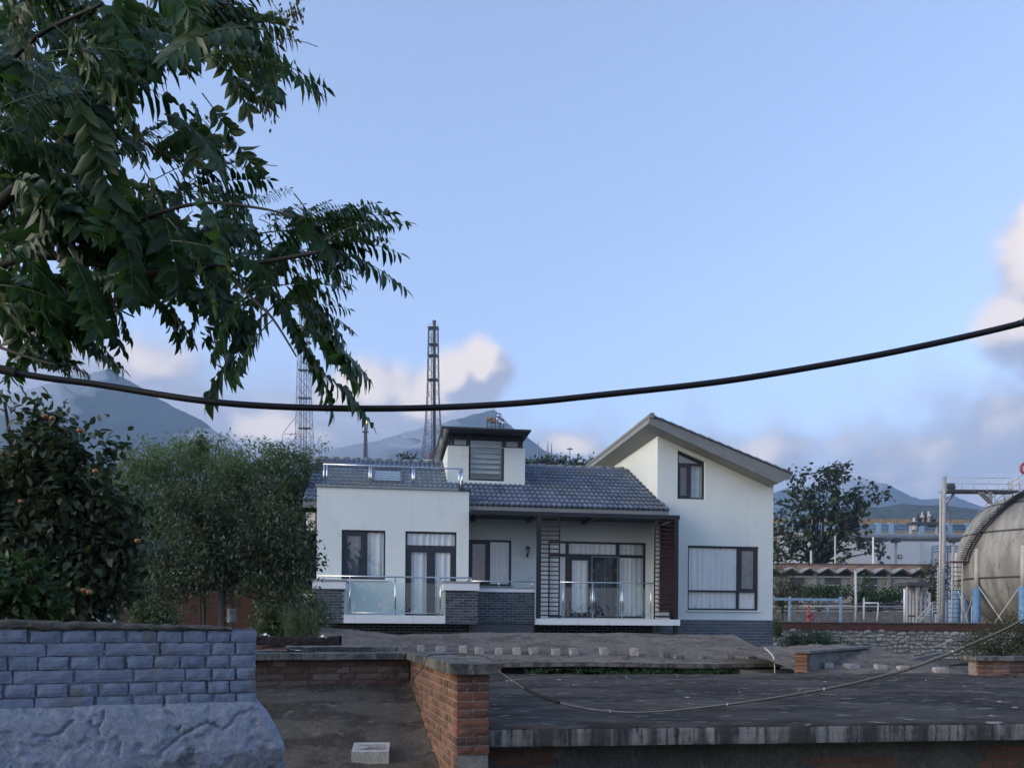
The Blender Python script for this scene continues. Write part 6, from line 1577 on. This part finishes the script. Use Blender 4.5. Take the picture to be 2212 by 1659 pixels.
# green thicket behind
th = [(300, 1010, 22, 55, 60), (360, 1000, 23, 70, 50), (440, 985, 24, 75, 45), (500, 1010, 23, 60, 50), (560, 1000, 24, 65, 45), (620, 1005, 23, 55, 45), (670, 1010, 25, 50, 55)]
labs = ['pale green feathery tree beside the near persimmon crown', 'feathery green tree below the left mountain slope, second in the thicket', 'tallest feathery green tree in the thicket, with a dark tuft on top', 'feathery green tree in the middle of the thicket', 'feathery green tree behind the small persimmon, third from the house', 'feathery green tree behind the small persimmon, second from the house', 'dark feathery green tree against the house flank']
for k, (a, b, d, rx, ry) in enumerate(th):
    c_ = at(a, 1340, d)
    tree('thicket_tree', (c_.x, d, 0), at(a, 1200, d), [bl(a, b, d, rx, ry), bl(a - 20, b + 70, d, rx * 1.1, ry * 1.3), bl(a + 25, b + 140, d, rx * 1.1, ry * 1.3), bl(a + rx * 0.4, b - ry * 0.7, d, rx * 0.35, ry * 0.5), bl(a, b + 220, d, rx * 1.1, ry * 1.2)],
         1000, 9, 0.15, 0.042, M['bamboo'] if k < 5 else M['bamboo_dark'], labs[k], 'tree', 50 + k, 'feathery trees of the thicket', trunk_r=0.07, spread=0.3, droop=0.5, shell=0.45, clump=1.1)
d = 24.0
tree('thicket_tree', (at(432, 1340, d).x, d, 0), at(432, 1000, d), [bl(437, 955, d, 14, 14), bl(425, 970, d, 20, 16)], 60, 8, 0.12, 0.06, M['bamboo_dark'], 'small dark tuft of leaves topping the thicket', 'tree', 61, trunk_r=0.03, spread=0.2)
for k, (a, d, lab) in enumerate(((330, 17.5, 'low undergrowth shrub in front of the outbuilding, nearest the near persimmon'), (600, 16.5, 'low undergrowth shrub between the small persimmon and the house'), (655, 18.5, 'low dark shrub against the house flank below the lower air conditioner'))):
    tree('undergrowth_shrub', (at(a, 1340, d).x, d, 0), at(a, 1345, d), [bl(a, 1310, d, 45, 40), bl(a + 25, 1330, d, 40, 30), bl(a - 25, 1335, d, 35, 30), bl(a, 1365, d, 55, 35)], 420, 8, 0.09, 0.045, M['bamboo_dark'], lab, 'shrub', 140 + k, 'undergrowth shrubs', trunk_r=0.03, spread=0.2, shell=0.4)
# bright green low growth at far left
tree('leafy_shrub', (at(40, 1340, 5.4).x, 5.4, 0), at(40, 1320, 5.4), [bl(30, 1270, 5.4, 70, 60), bl(75, 1300, 5.4, 50, 40), bl(-60, 1280, 5.4, 70, 60)], 260, 8, 0.07, 0.05, M['ivy'], 'bright green leafy shrub just behind the painted wall at the far left', 'shrub', 62, trunk_r=0.03, spread=0.12)

# weeds on the trough
def weeds(name, a0, a1, ybase, ytop, d, n, mat, lab, cat, seed, L=0.04, W=0.008, lean=0.15):
    rr = random.Random(seed); e = empty(name, at((a0 + a1) / 2, ybase, d), 0, lab, cat); o = e.location.copy()
    st_, lf_ = MB(), MB()
    for k in range(n):
        p = at(rr.uniform(a0, a1), ybase, d + rr.uniform(-0.25, 0.25)); h = (ybase - ytop) / FPX * d * rr.uniform(0.45, 1.0)
        ln = Vector((rr.gauss(0, lean), rr.gauss(0, lean), 1)); q = p + ln * h
        mid = p.lerp(q, 0.5) + Vector((ln.x * -0.15 * h, 0, 0))
        st_.tube([p - o, mid - o, q - o], [0.004, 0.003, 0.0015], 4, False)
        for i in range(22):
            t_ = rr.uniform(0.15, 1.0); b_ = p.lerp(q, t_)
            dd = (Vector((rr.uniform(-1, 1), rr.uniform(-1, 1), rr.uniform(0.1, 1.0)))).normalized()
            leaf(lf_, b_ - o + rvec(rr) * 0.01, dd, rvec(rr), L * rr.uniform(0.6, 1.5), W, 0.1, 0.2)
    st_.build('stems', M['weed'], e); tag(lf_.build('foliage', mat, e), kind=None)
    return e
weeds('weed_clump', 612, 690, 1388, 1300, 10.9, 60, M['weed'], 'feathery green weed clump growing behind the black trough by the house', 'weeds', 71, 0.05, 0.009)
weeds('weed_clump', 1673, 1686, 1378, 1336, 25, 22, M['weed'], 'thin green weeds climbing the corner of the house plinth', 'weeds', 72, 0.08, 0.03, 0.06)

# bushes to the right
tree('bush', (at(2170, 1340, 22).x, 22, 0), at(2165, 1420, 22), [bl(2160, 1380, 22, 75, 42), bl(2205, 1358, 22, 50, 40), bl(2115, 1392, 22, 50, 30), bl(2240, 1390, 22, 60, 50), bl(2150, 1412, 22, 80, 26)], 760, 9, 0.06, 0.034, M['brush'], 'olive green bush in front of the tank legs at the right edge', 'bush', 81, trunk_r=0.04, spread=0.16)
tree('bush', (at(1765, 1340, 27).x, 27, 0), at(1765, 1420, 27), [bl(1750, 1384, 27, 58, 26), bl(1800, 1398, 27, 55, 20), bl(1712, 1388, 27, 28, 20)], 560, 9, 0.07, 0.035, M['ivy'], 'dark green rounded bush at the foot of the stone wall', 'bush', 82, trunk_r=0.04, spread=0.14)
# catalpa behind the house
d2 = 86.5
cat_b = [bl(1790, 1030, d2, 45, 32, 1.6), bl(1760, 1060, d2, 62, 42, 1.6), bl(1830, 1065, d2, 55, 40, 1.6), bl(1720, 1095, d2, 52, 45, 1.6), bl(1800, 1110, d2, 75, 50, 1.6), bl(1870, 1080, d2, 35, 20, 1.6), bl(1895, 1073, d2, 20, 10, 1.6), bl(1850, 1110, d2, 35, 30, 1.6), bl(1745, 1150, d2, 75, 45, 1.6), bl(1815, 1160, d2, 60, 42, 1.6), bl(1700, 1165, d2, 45, 45, 1.6), bl(1800, 1005, d2, 22, 16, 1.6), bl(1730, 1030, d2, 25, 20, 1.6), bl(1760, 1195, d2, 70, 22, 1.6), bl(1860, 1180, d2, 35, 22, 1.6), bl(1900, 1190, d2, 28, 18, 1.6), bl(1720, 1200, d2, 50, 22, 1.6), bl(1790, 1208, d2, 60, 18, 1.6), bl(1690, 1205, d2, 30, 20, 1.6)]
tree('catalpa_tree', (at(1775, 1340, d2).x, d2, YZ), at(1775, 1215, d2), cat_b, 680, 7, 0.58, 0.43, M['catalpa'], 'large leaved dark tree standing right of the house in front of the plant', 'tree', 90, trunk_r=0.3, spread=0.9, droop=0.3, shell=0.5, fold=0.12, clump=0.7)
# creepers and scrub in the plant yard
tree('creeper', (at(1900, 1340, 62).x, 62, YZ), at(1900, 1320, 62), [bl(1870, 1272, 62, 18, 26), bl(1890, 1295, 62, 50, 20), bl(1930, 1285, 62, 32, 20), bl(1955, 1278, 62, 12, 12), bl(1868, 1315, 62, 14, 22)], 360, 8, 0.22, 0.15, M['ivy'], 'bright creeper over the pipes right of the tall pale pole', 'creeper', 91, trunk_r=0.06, spread=0.4)
tree('creeper', (at(1770, 1340, 62).x, 62, YZ), at(1770, 1320, 62), [bl(1760, 1280, 62, 45, 14), bl(1800, 1278, 62, 40, 13), bl(1830, 1270, 62, 16, 8)], 260, 8, 0.2, 0.14, M['ivy'], 'low creeper hedge left of the tall pale pole', 'creeper', 92, trunk_r=0.06, spread=0.4)
tree('scrub_tree', (at(1690, 1340, 50).x, 50, YZ), at(1690, 1310, 50), [bl(1690, 1262, 50, 36, 40), bl(1715, 1285, 50, 40, 28), bl(1680, 1300, 50, 30, 30)], 300, 8, 0.16, 0.07, M['brush'], 'brownish scrubby tree at the corner of the house beside the zigzag shed', 'tree', 93, trunk_r=0.08, spread=0.4)
tree('scrub_tree', (at(2010, 1340, 64).x, 64, YZ), at(2010, 1300, 64), [bl(2010, 1250, 64, 22, 36), bl(2030, 1235, 64, 22, 26), bl(2000, 1285, 64, 18, 22), bl(2035, 1280, 64, 20, 30)], 300, 8, 0.2, 0.09, M['brush'], 'olive tree between the zigzag shed and the spherical tank', 'tree', 94, trunk_r=0.1, spread=0.45)
# tree tops on the ridge skyline
sk = [(1150, 1000, 16, 8), (1175, 998, 14, 10), (1205, 1000, 20, 8), (1240, 1002, 20, 8), (1278, 1000, 20, 10), (1315, 1003, 24, 9), (880, 990, 16, 9)]
for k, (a, b, rx, ry) in enumerate(sk):
    d = 120.0
    tree('far_tree', (at(a, 1340, d).x, d, 0), at(a, b + 40, d), [bl(a, b, d, rx, ry), bl(a + 4, b + 16, d, rx * 1.2, ry * 2)], 60, 7, 0.6, 0.35, M['catalpa'],
         ['far green tree top on the ridge skyline, nearest the lantern tower', 'far tree top by the three thin poles', 'far low tree top left of the short dark pole', 'far tree top just right of the lamp mast', 'far tree top on the ridge skyline, second from the gabled wing', 'far tree top on the ridge skyline touching the gabled wing', 'far round tree top left of the dark flare tower'][k], 'tree', 100 + k, 'far tree tops on the skyline', trunk_r=0.2, spread=1.0)
# ivy under the middle shed eave
rr = random.Random(15); iv = MB()
for k in range(1900):
    x = rr.uniform(0.25, 4.35); p = Vector((x, 0.12 + rr.uniform(-0.06, 0.06), rr.uniform(2.98, 3.17) + 0.02 * math.sin(x * 5)))
    if fbm(x * 2.2, p.z * 6, 0) < -0.25: continue
    leaf(iv, p, Vector((rr.uniform(-.5, .5), -0.5, -0.6)).normalized(), Vector((rr.uniform(-.4, .4), -1, 0.3)).normalized(), rr.uniform(0.05, 0.085), rr.uniform(0.045, 0.07), 0.1, 0.1)
o = iv.build('ivy', M['ivy'], None, (mo.x, mo.y, 0), (0, 0, MA)); tag(o, 'strip of green ivy hanging under the middle shed eave', 'ivy')

# ------------------------------------------------------------------ tree of heaven reaching in from the upper left
def frond_mesh(pitch, seed, n=11, L=0.46, big=1.0):
    rr = random.Random(seed); mb = MB()
    pts, ang = [Vector((0, 0, 0))], pitch
    N = 14
    for i in range(N):
        ang -= R(rr.uniform(1.2, 3.4)) * (1.0 if pitch > R(-50) else 0.4)
        pts.append(pts[-1] + Vector((math.cos(ang), rr.uniform(-0.05, 0.05), math.sin(ang))) * L / N)
    mb.tube(pts, [0.0032 * (1 - 0.75 * i / N) for i in range(N + 1)], 5, False)
    nrach = len(mb.f)
    for k in range(n):
        t_ = 0.16 + 0.84 * k / (n - 0.5); f = t_ * N; i = min(int(f), N - 1)
        p = pts[i].lerp(pts[i + 1], f - i); tg = (pts[i + 1] - pts[i]).normalized()
        sz = (0.72 + 0.5 * math.sin(math.pi * min(1, t_ * 0.95))) * big
        for sgn in (-1, 1):
            if rr.random() < 0.06: continue
            d = (Vector((0, sgn, 0)) * rr.uniform(0.75, 1.0) + tg * rr.uniform(0.3, 0.6) + Vector((0, 0, -1)) * rr.uniform(0.3, 0.75) + rvec(rr) * 0.12).normalized()
            nn = (Vector((0, 0, 1)) * 0.8 + tg * 0.9 + rvec(rr) * 0.25).normalized()
            leaf(mb, p, d, nn, 0.092 * sz * rr.uniform(0.75, 1.15), 0.038 * sz * rr.uniform(0.9, 1.1), 0.16, rr.uniform(0.05, 0.28), 3)
    d = (pts[-1] - pts[-2]).normalized(); leaf(mb, pts[-1], d, Vector((0.1, 0, 1)), 0.06 * big, 0.02 * big, 0.15, 0.15, 3)
    me = mb.mesh('leaf', [M['rachis'], M['ailanthus']])
    mi = [0] * nrach + [1] * (len(mb.f) - nrach)
    me.polygons.foreach_set('material_index', mi)
    return me
classes = [R(35), R(15), R(-5), R(-25), R(-48), R(-72)]
lib = {c: [frond_mesh(c, 300 + 10 * i + k, rr.choice((13, 14, 15)), rr.uniform(0.36, 0.48), rr.uniform(0.92, 1.1)) for k in range(3)] for i, c in enumerate(classes)}
AT = empty('tree_of_heaven', (-3.4, 3.9, 0), 0, 'tree of heaven with long drooping compound leaves filling the upper left', 'tree')
ao = AT.location.copy()
br = MB()
def limb(pts, r0, r1):
    P2 = [at(*p) - ao for p in pts]; out = []
    for i in range(len(P2) - 1):
        p0, p1, p2, p3 = P2[max(i - 1, 0)], P2[i], P2[i + 1], P2[min(i + 2, len(P2) - 1)]
        for k in range(5):
            t_ = k / 5; out.append(0.5 * ((2 * p1) + (-p0 + p2) * t_ + (2 * p0 - 5 * p1 + 4 * p2 - p3) * t_ * t_ + (-p0 + 3 * p1 - 3 * p2 + p3) * t_ ** 3))
    out.append(P2[-1]); n_ = len(out)
    br.tube(out, [r0 + (r1 - r0) * i / (n_ - 1) for i in range(n_)], 7)
br.tube([(0, 0, 0), (0.05, 0, 2.0), (0.15, -0.05, 4.2), (0.3, -0.1, 5.2), (0.35, -0.15, 6.6)], [0.13, 0.115, 0.10, 0.08, 0.06], 10)
limb([(-500, 800, 3.8), (-250, 660, 3.7), (-50, 590, 3.55), (64, 553, 3.4), (200, 562, 3.3), (330, 588, 3.2), (470, 574, 3.1), (568, 566, 3.0), (690, 545, 2.95)], 0.030, 0.006)
limb([(-480, 800, 3.8), (-200, 600, 3.7), (0, 440, 3.65), (100, 345, 3.6), (225, 225, 3.5), (340, 130, 3.4), (460, 32, 3.3), (540, -50, 3.2)], 0.034, 0.010)
limb([(470, 574, 3.1), (540, 640, 3.0), (590, 690, 2.95), (640, 770, 2.9)], 0.008, 0.003)
limb([(225, 225, 3.5), (300, 300, 3.4), (400, 350, 3.3), (480, 330, 3.2)], 0.008, 0.003)
limb([(180, 270, 3.5), (180, 380, 3.4), (230, 450, 3.3)], 0.007, 0.003)
limb([(330, 130, 3.4), (420, 110, 3.3), (520, 140, 3.2), (600, 150, 3.1)], 0.009, 0.003)
limb([(-300, 640, 3.6), (-60, 640, 3.5), (80, 655, 3.4), (210, 655, 3.3), (290, 685, 3.2)], 0.012, 0.003)
limb([(-300, 640, 3.6), (-80, 720, 3.2), (40, 765, 3.0), (125, 790, 2.95)], 0.010, 0.003)
limb([(-300, 400, 3.6), (-50, 200, 3.4), (80, 80, 3.2), (220, 10, 3.0)], 0.015, 0.005)
limb([(200, 562, 3.3), (300, 480, 3.2), (430, 440, 3.1), (560, 450, 3.0), (640, 470, 2.9)], 0.010, 0.003)
br.build('trunk', M['bark'], AT)
nfr = [0]; spare = []
def put(cls, p, yaw, s, roll=0.0):
    me = lib[cls][nfr[0] % 3]
    if nfr[0] < 300: link('leaf', me, AT, p - ao, (roll, 0, yaw), (s, s, s))
    else: spare.append((me, p - ao, yaw, s))
    nfr[0] += 1
def key(x0, y0, x1, y1, d, fan=0.35):
    p0, p1 = at(x0, y0, d), at(x1, y1, d); v_ = p1 - p0; L = v_.length
    pit = max(R(-60), math.atan2(v_.z, abs(v_.x)) + R(22))
    c_ = min(classes, key=lambda q: abs(q - pit))
    yaw = rr.uniform(-fan, fan) + (0 if v_.x >= 0 else math.pi)
    put(c_, p0, yaw, L / 0.42, rr.uniform(-0.55, 0.55))
rr = random.Random(19)
K = [(690, 525, 885, 548), (680, 535, 850, 628), (700, 515, 835, 470), (690, 480, 795, 425), (640, 480, 700, 392), (650, 500, 765, 455), (620, 560, 765, 640), (560, 560, 700, 625), (700, 520, 870, 505), (600, 500, 680, 430), (560, 470, 600, 410), (660, 545, 790, 590), (640, 520, 800, 520),
     (450, 95, 690, 205), (500, 120, 640, 250), (430, 60, 620, 45), (400, 40, 605, 120), (470, 130, 530, 270), (410, 215, 445, 300), (500, 180, 595, 235), (530, 60, 610, 20), (380, 20, 560, 60), (520, 130, 680, 215),
     (330, 390, 470, 330), (400, 410, 560, 370), (300, 330, 400, 300), (350, 300, 440, 225), (430, 400, 520, 480), (360, 440, 545, 430), (470, 440, 590, 450),
     (560, 640, 545, 860), (600, 670, 600, 905), (640, 700, 780, 895), (650, 660, 765, 680), (620, 650, 745, 750), (540, 620, 500, 770), (590, 690, 570, 880), (620, 700, 690, 850), (640, 640, 750, 740), (560, 600, 640, 760), (650, 780, 775, 905),
     (480, 600, 400, 730), (350, 590, 480, 720), (300, 600, 370, 735), (420, 590, 500, 700), (390, 600, 450, 730), (200, 600, 240, 740), (100, 650, 220, 800), (60, 700, 245, 770), (150, 650, 250, 760), (20, 700, 110, 800), (120, 785, 205, 820), (40, 760, 150, 800)]
for k in K: key(*k, rr.uniform(2.9, 3.5))
for k in K:
    if rr.random() < 0.6: key(k[0] + rr.gauss(0, 14), k[1] + rr.gauss(0, 12), k[2] - rr.uniform(0, 30), k[3] + rr.gauss(0, 20), rr.uniform(3.1, 3.8), 0.7)
REG = [(90, 100, 170, 120, 38), (320, 60, 140, 60, 20), (500, 60, 80, 50, 6), (80, 280, 140, 110, 26), (230, 300, 70, 60, 5), (390, 330, 90, 50, 6), (50, 470, 120, 80, 17), (260, 500, 130, 60, 22), (430, 510, 80, 50, 9), (560, 510, 70, 50, 7), (690, 515, 60, 40, 5), (290, 600, 120, 40, 12), (470, 620, 80, 40, 7), (630, 620, 50, 50, 5), (80, 640, 120, 70, 20), (90, 730, 100, 30, 4), (150, 190, 120, 60, 12), (60, 380, 120, 60, 12), (170, 440, 110, 50, 10), (330, 540, 130, 50, 12)]
for (cx, cy, rx, ry, n_) in REG:
    for _ in range(int(n_ * 1.12)):
        a = rr.uniform(0, 6.283); q = math.sqrt(rr.random())
        x, y = cx + rx * q * math.cos(a), cy + ry * q * math.sin(a)
        d = rr.uniform(2.9, 4.9); c_ = rr.choice(classes[1:5]); yaw = rr.gauss(0, 0.9) if rr.random() < 0.75 else rr.uniform(0, 6.28)
        s = rr.uniform(0.8, 1.15); me_c = at(x, y, d)
        p = me_c - Vector((math.cos(yaw) * math.cos(c_), math.sin(yaw) * math.cos(c_), math.sin(c_) - 0.3)) * 0.2 * s
        put(c_, p, yaw, s, rr.uniform(-0.6, 0.6))
# pale fronds close to the lens, upper left
for (x0, y0, x1, y1, d) in ((-30, 250, 190, 225, 2.1), (20, 265, 170, 240, 2.2), (440, 120, 590, 130, 2.6), (30, 130, 160, 200, 2.2), (430, 130, 600, 140, 2.7)): key(x0, y0, x1, y1, d, 0.2)
# seed clusters
sc_ = MB()
for (a, b, n_) in ((632, 30, 60), (640, 10, 40), (40, 70, 50), (70, 110, 30), (578, 235, 26)):
    for _ in range(n_):
        p = at(a + rr.gauss(0, 11), b + rr.gauss(0, 22), 3.0 + rr.gauss(0, 0.05)) - ao
        leaf(sc_, p, Vector((rr.uniform(-.4, .4), rr.uniform(-.4, .4), -1)).normalized(), rvec(rr), 0.022, 0.010, 0.1, 0.1)
tag(sc_.build('seed_clusters', M['brush'], AT), kind='stuff')
st2 = MB()
for pts in ([(560, 90, 3.1), (620, 85, 3.1), (660, 92, 3.1), (687, 102, 3.1)], [(470, 310, 3.1), (520, 340, 3.1), (560, 355, 3.1), (598, 359, 3.1)], [(570, 60, 3.1), (590, 100, 3.1), (612, 130, 3.1)], [(585, 0, 3.0), (610, 40, 3.0), (632, 70, 3.0)]):
    MB().tube([at(*p) - ao for p in pts], 0.0016, 4, False).build('leaf_stalk', M['rachis'], AT)
if spare:                       # past the 300 sprays: the rest of the foliage in one piece
    fo2, mi2 = MB(), []
    for me, p, yaw, s in spare:
        mw = Matrix.Translation(p) @ Matrix.Rotation(yaw, 4, 'Z') @ Matrix.Scale(s, 4)
        fo2.add([mw @ v_.co for v_ in me.vertices], [tuple(q.vertices) for q in me.polygons], True); mi2 += [q.material_index for q in me.polygons]
    o = fo2.build('foliage', [M['rachis'], M['ailanthus']], AT); o.data.polygons.foreach_set('material_index', mi2); tag(o, kind='stuff')

# trees standing behind the viewpoint: they only show mirrored in the window panes
tb = MB(); rr = random.Random(8)
bb = []
for k in range(16):
    x = -34 + k * 4.6 + rr.uniform(-1.5, 1.5); h = rr.uniform(3.8, 6.4); y = -22 + rr.uniform(-4, 4)
    bb += [(Vector((x, y, h * 0.62)), (2.2, 2.0, h * 0.38)), (Vector((x + rr.uniform(-1, 1), y, h * 0.3)), (2.6, 2.2, h * 0.32))]
mb, tw = crown_mesh(bb, 1500, 7, 0.42, 0.26, 5, spread=0.8)
tag(mb.build('treeline', M['catalpa']), kind='stuff')
# ------------------------------------------------------------------ haze between here and the mountains
hm = bpy.data.materials.new('haze'); hm.use_nodes = True; hm.node_tree.nodes.clear()
pv = hm.node_tree.nodes.new('ShaderNodeVolumePrincipled')
pv.inputs['Density'].default_value = HAZE_DENSITY; pv.inputs['Color'].default_value = (0.50, 0.70, 1.0, 1); pv.inputs['Anisotropy'].default_value = 0.0
ho = hm.node_tree.nodes.new('ShaderNodeOutputMaterial'); hm.node_tree.links.new(pv.outputs[0], ho.inputs['Volume'])
hz = MB().box(-3300, 3300, -450, 3300, -1.0, 620).build('haze', hm)
tag(hz, kind='stuff')

# cloud mist clinging to the mountain flanks
mm = bpy.data.materials.new('mist'); mm.use_nodes = True; mm.node_tree.nodes.clear()
mv = mm.node_tree.nodes.new('ShaderNodeVolumePrincipled'); mv.inputs['Density'].default_value = 0.006; mv.inputs['Color'].default_value = (0.92, 0.95, 1.0, 1)
mo_ = mm.node_tree.nodes.new('ShaderNodeOutputMaterial'); mm.node_tree.links.new(mv.outputs[0], mo_.inputs['Volume'])
mst = MB()
for k, (px_, py_, d, rx, ry) in enumerate(((40, 835, 1480, 130, 55), (150, 800, 1500, 70, 34), (620, 985, 1600, 110, 30), (760, 960, 1800, 130, 36), (890, 935, 1850, 80, 30), (470, 960, 1500, 60, 18), (1830, 1045, 2150, 90, 26), (1000, 985, 1700, 60, 16))):
    c_ = at(px_, py_, d); sx_, sz_ = rx / FPX * d, ry / FPX * d; sy_ = 90.0
    nu, nv = 36, 18
    vs = []
    for j in range(nv + 1):
        ph = math.pi * j / nv - math.pi / 2
        for i in range(nu):
            th_ = 2 * math.pi * i / nu
            u = Vector((math.cos(ph) * math.cos(th_), math.cos(ph) * math.sin(th_), math.sin(ph)))
            q = 1 + 0.55 * fbm(u.x * 1.6 + k * 7, u.y * 1.6, u.z * 1.6, 5)
            vs.append((c_.x + u.x * sx_ * q, c_.y + u.y * sy_ * q, c_.z + u.z * sz_ * q))
    fs = [(j * nu + i, j * nu + (i + 1) % nu, (j + 1) * nu + (i + 1) % nu, (j + 1) * nu + i) for j in range(nv) for i in range(nu)]
    mst.add(vs, fs, True)
tag(mst.build('mist', mm), kind='stuff')
